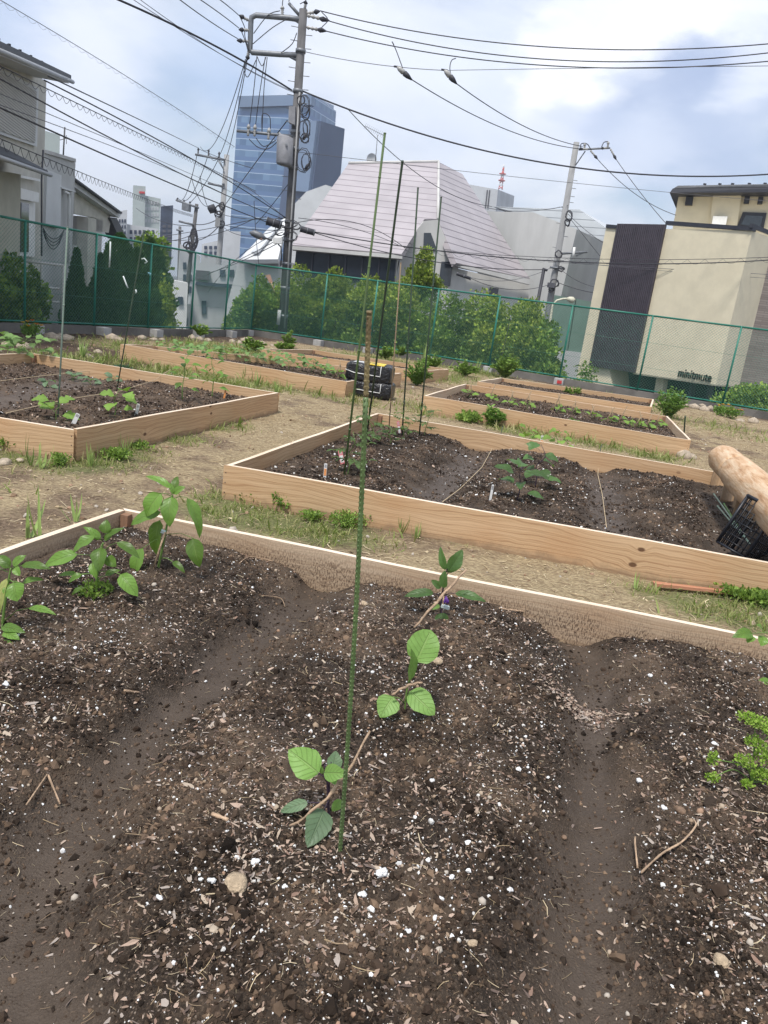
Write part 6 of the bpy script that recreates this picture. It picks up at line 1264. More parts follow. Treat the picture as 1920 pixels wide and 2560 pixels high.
# ================================================================== BAGS, LOG, CRATE, BOARD
def bagmat():
    m, q, b = newmat('bag_black'); co = q.n('ShaderNodeTexCoord').outputs['Object']
    n = q.n('ShaderNodeTexNoise', i_Vector=co, i_Scale=14.0, i_Detail=5.0, i_Distortion=1.5).outputs[0]
    b.inputs['Base Color'].default_value = (.012, .012, .014, 1); b.inputs['Roughness'].default_value = .28
    q.l(q.n('ShaderNodeBump', i_Height=n, i_Strength=.9, i_Distance=.03).outputs[0], b.inputs['Normal'])
bagmat(); mat('label_yellow', (.75, .55, .05), .4, .2, 30)
bc = Vector(P(921, 990, 0)); BR = -.12
def bag(z0, z1, sx, sy, label, yellow, dx=0):
    t_ = thing('soil_bag', (bc.x + dx, bc.y, z0), label, 'soil bag', 'stacked soil bags'); mb = MB(); N = 48; Mv = 18; V = []; ca, sa = math.cos(BR), math.sin(BR)
    for j in range(Mv + 1):
        ph = -math.pi / 2 + math.pi * j / Mv
        for i in range(N):
            a = 2 * math.pi * i / N; c, s_ = math.cos(a), math.sin(a); sq = lambda q_, e: math.copysign(abs(q_) ** e, q_)
            rr = abs(math.cos(ph)) ** .2 if abs(math.cos(ph)) > 1e-6 else 0; x = sq(c, .2) * rr * sx / 2; y_ = sq(s_, .2) * rr * sy / 2; z = (z0 + z1) / 2 + sq(math.sin(ph), .35) * (z1 - z0) / 2
            z += .016 * math.sin(x * 14 + 1) * math.cos(y_ * 11) * (1 if ph > 0 else .2); k = 1 + .02 * math.sin(a * 7 + z * 30)
            V.append((bc.x + dx + (x * ca - y_ * sa) * k, bc.y + (x * sa + y_ * ca) * k, z))
    Fq = [(j * N + i, j * N + (i + 1) % N, (j + 1) * N + (i + 1) % N, (j + 1) * N + i) for j in range(Mv) for i in range(N)]; mb.add(V, Fq, None, True); mb.build('sack', 'bag_black', t_)
    def loc(x, y_, z): return Vector((bc.x + dx + x * ca - y_ * sa, bc.y + x * sa + y_ * ca, z))
    yy = -sy / 2 * 1.03; zm = z0 + (z1 - z0) * .45
    MB().tube([loc(-sx * .5, yy * .9, zm + .03), loc(-sx * .3, yy, zm), loc(0, yy * 1.01, zm - .005), loc(sx * .28, yy, zm - .01), loc(sx * .28, yy, zm + .10 * (z1 - z0) / .22), loc(sx * .28, yy * .86, z1 - .005)], .0065, 6).build('printed_stripe', 'tag_white', t_)
    if yellow:
        top = MB(); top.prism([loc(-.04, -.24, z1 - .004), loc(.24, -.24, z1 - .004), loc(.22, .16, z1 - .0), loc(-.10, .16, z1 - .0)], Vector((0, 0, .010))); top.build('yellow_label', 'label_yellow', t_)
        MB().prism([loc(-.26, -.16, z1 - .004), loc(-.04, -.16, z1), loc(-.08, .08, z1), loc(-.26, .08, z1 - .004)], Vector((0, 0, .009))).build('label_panel', 'tag_white', t_)
    return t_
bag(.0, .25, .78, .54, 'lower black glossy soil bag against the long bed', False); bag(.235, .515, .72, .52, 'upper black soil bag with yellow and white label on top', True, -.015)
# log bench
LA = Vector(P(1806, 1146, .46)); LB_ = Vector(P(1950, 1285, .46)); ld = (LB_ - LA); ld.z = 0; ld.normalize()
lt = thing('log_bench', (LA.x, LA.y, 0), 'thick peeled log lying on short boards at the right end of the middle bed', 'log')
def logseg(s0, s1, r, name, sd_):
    mb = MB(); N = 40; M_ = 26; rd = random.Random(sd_); V = []; UV = []; sd2 = ld.cross(Vector((0, 0, 1)))
    pr_ = [(0, .55), (.012, .80), (.03, .94), (.06, 1.0)]
    ss = [s0 + q_[0] for q_ in pr_] + [s0 + .06 + (s1 - s0 - .12) * i / 14 for i in range(1, 15)] + [s1 - q_[0] for q_ in pr_[::-1][1:]]
    sc = [q_[1] for q_ in pr_] + [1] * 14 + [q_[1] for q_ in pr_[::-1][1:]]
    for s_, k in zip(ss, sc):
        for i in range(N):
            a = 2 * math.pi * i / N; rr = r * k * (1 + .018 * math.sin(3 * a + s_ * 2) + .014 * math.sin(7 * a - s_ * 5)); V.append(LA + ld * s_ + sd2 * (rr * math.cos(a)) + Vector((0, 0, rr * math.sin(a))))
    n_ = len(ss); Fq = []; 
    for j in range(n_ - 1):
        for i in range(N):
            Fq.append((j * N + i, j * N + (i + 1) % N, (j + 1) * N + (i + 1) % N, (j + 1) * N + i)); UV.append([(ss[j], i / N * .9), (ss[j], (i + 1) / N * .9), (ss[j + 1], (i + 1) / N * .9), (ss[j + 1], i / N * .9)])
    Fq += [tuple(range(N))[::-1], tuple((n_ - 1) * N + i for i in range(N))]; UV += [[(.3 * math.cos(i), .3 * math.sin(i)) for i in range(N)]] * 2
    mb.add(V, Fq, UV, True); return mb.build(name, 'peeled_log', lt)
logseg(0, .74, .137, 'log_section', 1); logseg(.735, 2.9, .146, 'log_section', 2)
side = ld.cross(Vector((0, 0, 1)))
if side.x < 0: side = -side
for k, (u, v, w_, m_) in enumerate(((1777, 1206, .22, 'wood'), (1803, 1240, .10, 'wood_pale'), (1800, 1253, .24, 'wood'), (1830, 1268, .10, 'wood_pale'), (1829, 1294, .26, 'wood'), (1853, 1300, .24, 'wood'))):
    c = onsoil('B', u, v); zt = .37; mb = MB(); an = math.atan2(side.y, side.x)
    q_ = c + side * (w_ / 2); mb.box((q_.x, q_.y, (c.z - .03 + zt) / 2), (w_, .028, zt - c.z + .03), an, (0.0, 0.0)); mb.build('support_board', m_, lt)
# black mesh crate tipped on its side
mat('crate_plastic', (0.018, 0.02, 0.026), .38, .15)
c0 = Vector(P(1862, 1394, .13)); cu_ = Vector((.36, .05, .93)).normalized(); cr = Vector((-.70, .60, -.02)); cr = (cr - cu_ * cr.dot(cu_)).normalized(); cn = cu_.cross(cr); cn = cn if cn.x > 0 else -cn
ct = thing('plastic_crate', c0, 'black plastic mesh crate tipped against the log at the right edge', 'crate')
WU, WR, WN_ = .37, .21, .40
def cface(o, a, la, b_, lb, na, nb, name, m_='crate_plastic', th=.004, rim=.012):
    o = Vector(o)
    mb = MB(); 
    for k in range(1, na): mb.tube([o + a * (la * k / na), o + a * (la * k / na) + b_ * lb], th, 4)
    for k in range(1, nb): mb.tube([o + b_ * (lb * k / nb), o + b_ * (lb * k / nb) + a * la], th, 4)
    mb.build(name, m_, ct)
cface(c0, cu_, WU, cr, WR, 8, 6, 'mesh_panel'); cface(c0, cu_, WU, cn, WN_, 8, 9, 'mesh_panel'); cface(c0 + cr * WR, cu_, WU, cn, WN_, 8, 9, 'mesh_panel'); cface(c0 + cn * WN_, cu_, WU, cr, WR, 8, 6, 'mesh_panel'); cface(c0, cr, WR, cn, WN_, 6, 9, 'mesh_panel')
mb = MB()
for o_, d_, l_ in ((0, 0, 0),):
    cs = [c0 + cr * (WR * i) + cn * (WN_ * j) for i, j in ((0, 0), (1, 0), (1, 1), (0, 1))]
    for k in range(4):
        mb.tube([cs[k], cs[(k + 1) % 4]], .009, 6); mb.tube([cs[k] + cu_ * WU, cs[(k + 1) % 4] + cu_ * WU], .013, 6); mb.tube([cs[k], cs[k] + cu_ * WU], .010, 6)
mb.build('rim', 'crate_plastic', ct)
mat('stake_pale', (.42, .55, .42), .5); mat('stake_lime', (.22, .42, .14), .5)
for (u0, v0, u1, v1, m_, lb_) in ((1781, 1250, 1838, 1325, 'stake_pale', 'longest pale green rod lying beside the crate'), (1806, 1275, 1836, 1318, 'stake_lime', 'short lime green rod lying beside the crate'), (1790, 1281, 1833, 1327, 'stake_pale', 'whitish rod lying nearest the near board by the crate')):
    a, b_ = onsoil('B', u0, v0, .06), onsoil('B', u1, v1, .04); d = (b_ - a) * .45; mb = MB(); mb.tube([a, b_, b_ + d], .0065, 8); mb.tube([a - d.normalized() * .004, a + d.normalized() * .006], .0085, 8); mb.build('plastic_rod', m_, None, loc=a, label=lb_, cat='rod', group='rods beside the crate')
rp = MB(); a, b_ = Vector(P(1632, 1462, .005)), Vector(P(1828, 1484, .005)); d = (b_ - a).normalized(); s_ = Vector((-d.y, d.x, 0)); N = 10; V = []
for i in range(N + 1):
    k = i / N; w = .028 * (1 - .35 * k) + .003 * math.sin(k * 17); c = a.lerp(b_, k)
    if i == N: w = .010
    for q_, z in ((-w, 0), (w, 0), (w, .016), (-w, .018)): V.append(c + s_ * q_ + Vector((0, 0, z)))
UVs = []; Fq = []
for i in range(N):
    for q_ in range(4): Fq.append((i * 4 + q_, i * 4 + (q_ + 1) % 4, i * 4 + 4 + (q_ + 1) % 4, i * 4 + 4 + q_)); UVs.append([(i / N * .7, q_ * .05), (i / N * .7, q_ * .05 + .05), ((i + 1) / N * .7, q_ * .05 + .05), ((i + 1) / N * .7, q_ * .05)])
Fq += [(3, 2, 1, 0), (N * 4, N * 4 + 1, N * 4 + 2, N * 4 + 3)]; UVs += [[(0, 0)] * 4] * 2
rp.add(V, Fq, UVs); rp.build('broken_board', 'wood_red', None, loc=a, label='splintered reddish board lying in the grass before the middle bed', cat='board')
# ================================================================== PLANTS
leafmat('potato_leaf', (0.16, 0.27, 0.085), (0.25, 0.36, 0.14), rough=.55, spot=.25); leafmat('pepper_leaf', (0.135, 0.25, 0.045), (0.24, 0.34, 0.10), rough=.38, spot=.22); leafmat('eggplant_light', (0.20, 0.36, 0.085), (0.33, 0.46, 0.16), rough=.5, spot=.12); leafmat('eggplant_dark', (0.085, 0.17, 0.05), (0.16, 0.20, 0.10), rough=.42, spot=.2)
leafmat('squash_leaf', (0.20, 0.34, 0.06), (0.30, 0.42, 0.12), rough=.55); leafmat('tomato_leaf', (0.10, 0.17, 0.055), (0.18, 0.25, 0.10), rough=.55); leafmat('cabbage_leaf', (0.14, 0.22, 0.12), (0.26, 0.34, 0.2)); leafmat('yellow_leaf', (0.42, 0.45, 0.14), (0.5, 0.5, 0.25))
mat('stem_green', (0.13, 0.22, 0.05), .5, .15, 30); mat('stem_purple', (0.045, 0.028, 0.045), .5, .25, 30); mat('tape', (.55, .62, .60), .4); mat('flower_purple', (0.10, 0.03, 0.22), .5)
class Plant:
    def __init__(s, name, label, key, u, v, cat, group, leafm, stemm='stem_green', y=None):
        s.b = onsoil(key, u, v) if key else Vector(P(u, v, -.01)); s.t = thing(name, s.b, label, cat, group); s.lm, s.sm = leafm, stemm; s.rd = random.Random(int(u * 7 + v)); s.y = s.b.y
    def pt(s, u, v, dy=0.0): return Vector(Y(u, v, s.y + dy))
    def stem(s, pts, r0, r1, m=None, name='stem'):
        P3 = [p if isinstance(p, Vector) else s.pt(*p) for p in pts]; out = []; n = len(P3)
        for i in range(n - 1):
            p0, p1, p2, p3 = P3[max(0, i - 1)], P3[i], P3[i + 1], P3[min(n - 1, i + 2)]
            for k in range(5):
                t_ = k / 5; out.append(.5 * ((2 * p1) + (-p0 + p2) * t_ + (2 * p0 - 5 * p1 + 4 * p2 - p3) * t_ * t_ + (-p0 + 3 * p1 - 3 * p2 + p3) * t_ ** 3))
        out.append(P3[-1]); N = len(out); mb = MB(); mb.tube(out, [r0 + (r1 - r0) * i / (N - 1) for i in range(N)], 8); return mb.build(name, m or s.sm, s.t)
    def leaf(s, b, t, w, dyb=0.0, dyt=0.0, nrm=(0, -.6, .8), root=None, m=None, pr=.0016, **kw):
        """b, t picture points of leaf base and tip; root = point on the stem where its stalk starts"""
        pb_, pt_ = s.pt(*b, dyb), s.pt(*t, dyt); mb = MB(); leaf(mb, pb_, pt_, w, nrm, rnd=s.rd, **kw); o = mb.build('leaf', m or s.lm, s.t)
        if root is not None:
            r0 = s.pt(*root) if not isinstance(root, Vector) else root; mid = (r0 + pb_) / 2 + Vector((0, 0, (pb_ - r0).length * .12)); mb = MB(); mb.tube([r0, mid, pb_, pb_.lerp(pt_, .06)], [pr * 1.25, pr, pr * .9, pr * .5], 6); mb.build('leaf_stalk', s.sm, o)
        return o
GP_ = 'pepper plants in the nearest bed'
# tall pepper
p = Plant('pepper_plant', 'tallest pepper plant, beside the far left corner post of the nearest bed', 'A', 394, 1424, 'pepper plant', GP_, 'pepper_leaf')
p.stem([(394, 1426), (406, 1370), (418, 1310), (428, 1268), (432, 1238)], .0058, .0032)
MB().tube([p.pt(384, 1422, -.02), p.pt(398, 1375, -.02), p.pt(413, 1330, -.015)], .0042, 7).build('support_stick', 'twig', p.t); MB().box(p.pt(408, 1329, -.012), (.02, .014, .012), .2, (.2, .3)).build('tape', 'tape', p.t)
for a in (((428, 1221), (363, 1186), .035, 0, .02, (0, -.5, .85), (430, 1240)), ((403, 1233), (362, 1291), .085, -.03, -.06, (-.2, -.9, .35), (430, 1242)), ((428, 1242), (422, 1316), .078, -.03, -.09, (0, -.85, .5), (431, 1238)), ((434, 1232), (443, 1189), .038, .01, .05, (0, -.8, .4), None), ((435, 1234), (462, 1216), .035, 0, .0, (0, -.7, .6), None),
          ((467, 1244), (505, 1343), .058, .0, -.03, (.7, -.6, .35), (434, 1246)), ((402, 1280), (324, 1310), .062, -.01, -.05, (.1, -.6, .8), (424, 1290)), ((400, 1300), (386, 1388), .070, .02, .0, (-.3, -.9, .2), (420, 1300)), ((482, 1345), (498, 1418), .074, -.02, -.06, (.1, -.95, .3), (419, 1336)),
          ((357, 1370), (332, 1447), .062, -.02, -.06, (-.25, -.9, .3), (415, 1345)), ((432, 1404), (462, 1430), .03, -.02, -.05, (0, -.5, .8), (402, 1395)), ((436, 1236), (424, 1207), .022, 0, .01, (0, -.8, .5), None)):
    p.leaf(a[0], a[1], a[2], a[3], a[4], a[5], a[6], droop=.10, curl=.1)
p = Plant('pepper_plant', 'bushy pepper plant in the middle of the left mound with small weeds at its foot', 'A', 241, 1483, 'pepper plant', GP_, 'pepper_leaf')
p.stem([(241, 1485), (243, 1440), (250, 1400), (258, 1356)], .0052, .003)
for a in (((264, 1334), (266, 1298), .046, 0, .02, (0, -.95, .2), None), ((252, 1348), (208, 1315), .030, 0, .0, (0, -.6, .8), None), ((262, 1347), (310, 1318), .030, 0, .0, (0, -.6, .8), None), ((238, 1342), (181, 1378), .055, -.02, -.06, (-.3, -.6, .7), (256, 1352)), ((194, 1386), (107, 1414), .062, 0, -.03, (-.1, -.7, .6), (250, 1402)), ((251, 1369), (247, 1427), .062, -.02, -.08, (0, -.85, .5), (257, 1357)),
          ((293, 1356), (350, 1394), .042, .0, -.02, (.4, -.5, .7), (258, 1380)), ((266, 1394), (290, 1416), .046, -.01, -.03, (.2, -.8, .4), None), ((194, 1437), (143, 1438), .028, 0, 0, (0, -.4, .9), (244, 1440)), ((205, 1436), (170, 1455), .03, -.03, -.05, (0, -.5, .8), (244, 1440)), ((301, 1436), (344, 1490), .066, -.03, -.07, (.4, -.8, .35), (250, 1430)),
          ((231, 1406), (240, 1446), .036, -.03, -.06, (0, -.9, .3), None), ((204, 1470), (178, 1487), .022, -.05, -.06, (0, -.5, .8), (240, 1478)), ((262, 1352), (284, 1330), .03, .01, .03, (0, -.6, .8), None), ((247, 1350), (236, 1322), .03, .01, .03, (0, -.8, .5), None), ((262, 1440), (300, 1424), .03, .02, .04, (0, -.5, .8), (246, 1446))):
    p.leaf(a[0], a[1], a[2], a[3], a[4], a[5], a[6], droop=.09, curl=.08)
crown(p.t, 'basal_weeds', [(p.b.x, p.b.y - .01, p.b.z + .02, .065, .055, .03)], 320, .013, 'weed_leaves', up=1.2)
p = Plant('pepper_plant', 'pepper plant cut by the left edge of the picture', 'A', 8, 1560, 'pepper plant', GP_, 'pepper_leaf')
p.stem([(6, 1562), (12, 1510), (20, 1460), (27, 1420)], .0058, .003)
for a in (((24, 1420), (0, 1388), .04, 0, .02, (0, -.7, .6), None), ((33, 1415), (66, 1388), .032, 0, .02, (0, -.6, .7), None), ((55, 1414), (128, 1424), .036, 0, -.02, (0, -.5, .85), (28, 1422)), ((38, 1418), (50, 1440), .03, -.01, -.03, (0, -.8, .4), None), ((34, 1456), (44, 1504), .074, -.02, -.05, (.1, -.9, .4), (20, 1450)), ((54, 1458), (110, 1450), .03, 0, 0, (0, -.4, .9), (22, 1455)),
          ((17, 1446), (2, 1535), .035, -.02, -.06, (-.3, -.9, .3), None), ((72, 1520), (141, 1538), .03, -.02, -.05, (0, -.4, .9), (12, 1552)), ((4, 1568), (64, 1582), .035, -.06, -.09, (0, -.6, .8), (8, 1562)), ((8, 1580), (50, 1600), .035, -.08, -.11, (0, -.6, .8), None), ((0, 1605), (42, 1630), .035, -.1, -.14, (0, -.6, .8), None), ((-20, 1600), (30, 1612), .04, -.05, -.1, (0, -.6, .8), None), ((-30, 1420), (-10, 1470), .06, 0, 0, (0, -.8, .5), (20, 1430)), ((22, 1416), (14, 1392), .025, 0, .02, (0, -.8, .4), None)):
    p.leaf(a[0], a[1], a[2], a[3], a[4], a[5], a[6], droop=.09, m='yellow_leaf' if a[1] == (2, 1535) else None)
# eggplants of the nearest bed
GE = 'eggplants in the nearest bed'
p = Plant('eggplant_plant', 'nearest eggplant seedling, left of the ribbed pole foot', 'A', 822, 2040, 'eggplant', GE, 'eggplant_light', 'stem_purple')
p.stem([(822, 2040), (820, 1990), (818, 1950), (813, 1912)], .0038, .0026); p.stem([(824, 1990), (824, 1940), (828, 1905)], .002, .0012)
for a in (((797, 1934), (721, 1874), .077, -.01, .02, (-.05, -.75, .65), (818, 1955), 'eggplant_light'), ((832, 1925), (840, 1877), .040, .02, .05, (.25, -.9, .3), (820, 1955), 'cabbage_leaf'), ((810, 1932), (868, 1934), .042, -.03, -.05, (0, -.75, .6), (819, 1950), 'eggplant_light'), ((828, 1932), (838, 1962), .024, -.03, -.05, (.3, -.9, .3), None, 'eggplant_light'),
          ((770, 2006), (700, 2030), .030, -.02, -.03, (0, -.6, .8), (821, 2020), 'cabbage_leaf'), ((811, 2024), (769, 2119), .067, -.03, -.12, (.1, -.75, .65), (822, 2000), 'cabbage_leaf'), ((852, 1998), (830, 2028), .028, .01, .0, (.3, -.85, .4), None, 'eggplant_light'), ((806, 1934), (800, 1910), .012, 0, 0, (0, -.9, .3), None, 'eggplant_light')):
    p.leaf(a[0], a[1], a[2], a[3], a[4], a[5], a[6], m=a[7], droop=.06, fold=.18, na=12, nc=8, wave=.03)
p = Plant('eggplant_plant', 'eggplant seedling with one big upright light green leaf', 'A', 1012, 1778, 'eggplant', GE, 'eggplant_light')
p.stem([(1012, 1780), (1014, 1750), (1018, 1722), (1024, 1700)], .0032, .0026)
for a in (((1040, 1655), (1078, 1575), .108, -.02, .03, (-.1, -.95, .2), (1018, 1722)), ((1026, 1700), (1028, 1622), .050, -.025, -.05, (.75, -.6, .15), (1020, 1712)), ((983, 1742), (950, 1794), .078, -.03, -.08, (-.1, -.8, .6), (1013, 1760)), ((1024, 1728), (1087, 1788), .080, -.03, -.08, (.15, -.8, .6), (1014, 1755))):
    p.leaf(a[0], a[1], a[2], a[3], a[4], a[5], a[6], droop=.05, fold=.14, na=12, nc=8, wave=.03, shape='round' if a[2] > .1 else 'ovate')
p.leaf((1036, 1762), (1052, 1774), .018, -.05, -.06, (0, -.5, .8), None, m='yellow_leaf')
p = Plant('eggplant_plant', 'dark stemmed eggplant with a purple bud at the far board', 'A', 1102, 1535, 'eggplant', GE, 'eggplant_dark', 'stem_purple')
p.stem([(1102, 1536), (1104, 1500), (1108, 1470), (1112, 1440), (1119, 1421)], .0042, .0028); MB().tube([p.pt(1106, 1538, -.02), p.pt(1109, 1490, -.02)], .003, 6).build('support_stick', 'wood_pale' if 0 else 'twig', p.t); MB().box(p.pt(1113, 1517, -.02), (.035, .012, .014), .1, (.1, .2)).build('tape', 'tape', p.t)
for a in (((1113, 1425), (1101, 1366), .034, 0, .02, (-.4, -.8, .3), None), ((1122, 1428), (1156, 1374), .062, -.01, .02, (.1, -.9, .3), (1117, 1440)), ((1119, 1432), (1140, 1385), .05, .02, .05, (.4, -.8, .3), None), ((1110, 1470), (1113, 1425), .042, -.03, -.02, (-.5, -.8, .2), None), ((1102, 1470), (1078, 1450), .034, 0, .0, (-.2, -.7, .6), None), ((1084, 1482), (1009, 1492), .045, 0, -.02, (0, -.55, .8), (1104, 1498)),
          ((1138, 1483), (1215, 1505), .045, 0, -.03, (0, -.55, .8), (1108, 1490)), ((1105, 1532), (1108, 1572), .062, -.05, -.08, (-.4, -.8, .4), (1104, 1520)), ((1098, 1512), (1078, 1524), .03, 0, -.02, (0, -.6, .8), None)):
    p.leaf(a[0], a[1], a[2], a[3], a[4], a[5], a[6], droop=.08, fold=.25, na=12, nc=8, m='eggplant_light' if a[2] in (.03,) else None)
mb = MB(); 
for k in range(5): mb.tube([p.pt(1115, 1490, -.03), p.pt(1115 + 5 * math.cos(k * 1.3), 1503 + 3 * math.sin(k), -.04), p.pt(1116 + 6 * math.cos(k * 1.3), 1510, -.04)], [.002, .005, .001], 5)
mb.build('flower', 'flower_purple', p.t)
# twigs lying by the eggplants
def twig(label, pts, r, m='twig', key='A', name='twig'):
    P3 = [onsoil(key, u, v, h) if len(q_) == 3 else None for q_ in pts for u, v, h in [q_]]; out = []
    for i in range(len(P3) - 1):
        p0, p1, p2, p3 = P3[max(0, i - 1)], P3[i], P3[i + 1], P3[min(len(P3) - 1, i + 2)]
        for k in range(5):
            t_ = k / 5; out.append(.5 * ((2 * p1) + (-p0 + p2) * t_ + (2 * p0 - 5 * p1 + 4 * p2 - p3) * t_ * t_ + (-p0 + 3 * p1 - 3 * p2 + p3) * t_ ** 3))
    out.append(P3[-1]); rr = [r * (.62 + .38 * math.sin(i * .9) ** 2 if i % 7 == 3 else 1 - .25 * i / len(out)) for i in range(len(out))]
    mb = MB(); mb.tube(out, rr, 7); return mb.build(name, m, None, loc=P3[0], label=label, cat='twig', group='dry twigs on the soil')
def twig3(label, a, b_, r, m='twig', mid=(0, 0, 0)):
    a, b_ = Vector(a), Vector(b_); pts = [a.lerp(b_, k) + Vector(mid) * (4 * k * (1 - k)) + Vector((.002 * math.sin(k * 19), 0, .002 * math.cos(k * 23))) for k in [i / 12 for i in range(13)]]; mb = MB(); mb.tube(pts, [r * (1 - .35 * abs(k - 6) / 6 + .12 * math.sin(k * 2.3)) for k in range(13)], 7); return mb.build('twig', m, None, loc=a, label=label, cat='twig', group='dry twigs on the soil')
twig3('long bent tan twig leaning across the nearest eggplant seedling', onsoil('A', 723, 2071, .006), Y(925, 1826, onsoil('A', 820, 2040).y + .05), .0042, mid=(.012, -.02, -.02)); twig3('thick tan twig slanting before the far eggplant', onsoil('A', 1034, 1574, .006), Y(1166, 1424, onsoil('A', 1102, 1535).y - .06), .0065, mid=(0, 0, .004))
twig3('short tan twig crossing between the eggplant leaves', Y(979, 1738, onsoil('A', 1012, 1778).y - .06), Y(1056, 1706, onsoil('A', 1012, 1778).y - .05), .0050, mid=(0, 0, .01)); twig3('thin dark twig behind the big light green leaf', onsoil('A', 995, 1768, .0), Y(1108, 1588, onsoil('A', 1012, 1778).y + .22), .0030, 'twig_dark')
for lb_, pts, r in (('forked pale root curl on the soil left of the middle furrow', ((597, 1418, .02), (620, 1402, .02), (650, 1402, .015), (682, 1408, .01)), .0022), ('thin pale straw on the left mound', ((655, 1492, .006), (700, 1500, .01), (712, 1520, .006)), .0018), ('crooked dry stalk at lower right', ((1600, 2190, .01), (1650, 2150, .02), (1700, 2120, .02), (1735, 2080, .02), (1728, 2062, .02)), .0032), ('v-shaped dry straw at lower right', ((1592, 2178, .01), (1582, 2135, .03), (1580, 2122, .04)), .003),
    ('dry stalk at the left, pointing to the pole', ((120, 1945, .01), (150, 2020, .012)), .0032), ('second dry stalk at the left', ((66, 2020, .01), (118, 1945, .012)), .0024), ('short tan stick right of the third twig', ((1247, 1525, .008), (1285, 1530, .008), (1330, 1535, .008)), .006), ('brown stick on the left lower mound', ((530, 2040, .006), (570, 2055, .006)), .006), ('broken tan twig on the left mud', ((310, 1730, .005), (348, 1735, .006)), .005)): twig(lb_, pts, r)
# parsley
t_ = Plant('parsley_plant', 'curly parsley plant at the right edge of the nearest bed', 'A', 1880, 1958, 'parsley', None, 'pepper_leaf')
leafcols('parsley_leaf', [(0.16, 0.29, 0.03), (0.25, 0.40, 0.05), (0.34, 0.48, 0.09)], .3)
for (u, v, w, h, dy, rt) in ((1888, 1803, .062, .014, .0, (1886, 1850)), (1888, 1857, .034, .026, -.01, (1884, 1900)), (1783, 1896, .017, .034, -.03, (1862, 1916)), (1781, 1944, .022, .02, -.06, (1835, 1924)), (1862, 1904, .036, .026, -.03, (1880, 1940)), (1915, 1895, .04, .03, -.02, (1890, 1930)), (1912, 1940, .045, .02, -.04, (1886, 1950)), (1930, 1830, .035, .02, 0, (1888, 1880)), (1868, 1960, .02, .012, -.05, None), (1950, 1880, .05, .04, 0, (1900, 1930)), (1950, 1950, .05, .03, -.05, (1900, 1955))):
    c = t_.pt(u, v, dy); crown(t_.t, 'leaf_cluster', [(c.x + w * .5 * math.sin(k * 2.4), c.y + w * .4 * math.cos(k * 2.4), c.z, w * .42, w * .4, h * .55) for k in range(6)], int(190 * w / .03), .0075, 'parsley_leaf', up=.8, shell=.7)
    if rt: t_.stem([(1880, 1957), rt, c - Vector((0, 0, h * .4))] if isinstance(rt, tuple) else [], .0022, .0014, 'stem_lime', 'stalk') if 0 else t_.stem([(1880, 1957), rt, (u, v + 2, dy)], .0024, .0014, 'stem_green', 'stalk')
# tomato shoot at the right edge and leaves there
def compound(pl, root, tip, size, n=3, m='tomato_leaf', drop=.25):
    a, b_ = Vector(root), Vector(tip); mid = (a + b_) / 2 + Vector((0, 0, .12 * (b_ - a).length)); mb = MB(); mb.tube([a, mid, b_], [.0018, .0014, .001], 5); o = mb.build('leaf_stalk', pl.sm, pl.t); d = (b_ - a).normalized(); s_ = d.cross(Vector((0, 0, 1))); s_ = s_.normalized() if s_.length > .01 else Vector((1, 0, 0)); rd = pl.rd; mb = MB()
    leaf(mb, b_, b_ + (d + Vector((0, 0, -drop))) * size, size * .55, (0, 0, 1), rnd=rd, shape='lobed', na=8, nc=4, droop=.08)
    for k in range(n):
        c = a.lerp(b_, .35 + .6 * k / n) + Vector((0, 0, .04 * size))
        for sg in (-1, 1):
            leaf(mb, c, c + (s_ * sg + d * .55 + Vector((0, 0, -drop - rd.uniform(0, .4)))).normalized() * size * rd.uniform(.6, .9), size * .4, (0, 0, 1), rnd=rd, shape='lobed', na=7, nc=4, droop=.08)
    mb.build('leaf', m, pl.t); return o
p = Plant('tomato_plant', 'young tomato shoot reaching in at the right edge above the board', 'A', 2000, 1700, 'tomato plant', None, 'tomato_leaf')
p.stem([(2000, 1700), (1985, 1640), (1960, 1585)], .005, .003)
for a, b_, w in (((1880, 1584), (1830, 1593), .05), ((1878, 1588), (1868, 1607), .04), ((1908, 1590), (1902, 1616), .045), ((1935, 1588), (1945, 1630), .05), ((1925, 1705), (1890, 1708), .035), ((1905, 1578), (1890, 1562), .03)): p.leaf(a, b_, w, -.05, -.08, (0, -.6, .8), None, m='pepper_leaf')
p.stem([(1975, 1600), (1920, 1582), (1880, 1584)], .002, .0013)
# ---- middle bed
def tomato(label, u, v, h, n, size, spread=.16):
    p = Plant('tomato_plant', label, 'B', u, v, 'tomato plant', 'tomato plants in the middle bed', 'tomato_leaf'); b = p.b; rd = p.rd; pts = [b + Vector((rd.uniform(-.015, .015) * k, rd.uniform(-.015, .015) * k, h * k / 4)) for k in range(5)]; p.stem(pts, .0042, .002)
    for k in range(n):
        z = .25 + .75 * k / n; a = k * 2.4 + rd.uniform(-.3, .3); c = pts[0].lerp(pts[-1], z); L_ = spread * rd.uniform(.6, 1.1); compound(p, c, c + Vector((math.cos(a) * L_, math.sin(a) * L_ * .8, rd.uniform(-.02, .06))), size * rd.uniform(.8, 1.15))
    return p
tomato('tomato plant at the foot of the tallest green pole', 868, 1188, .34, 9, .075, .15); tomato('tomato plant against the far left corner of the middle bed', 925, 1110, .30, 8, .08, .15); tomato('low tomato seedling by the thin brown pole', 975, 1108, .15, 5, .06, .10); tomato('tomato plant at the foot of the third green pole', 1010, 1096, .28, 7, .065, .12); tomato('tomato plant at the foot of the fourth green pole', 1060, 1088, .36, 8, .07, .13)
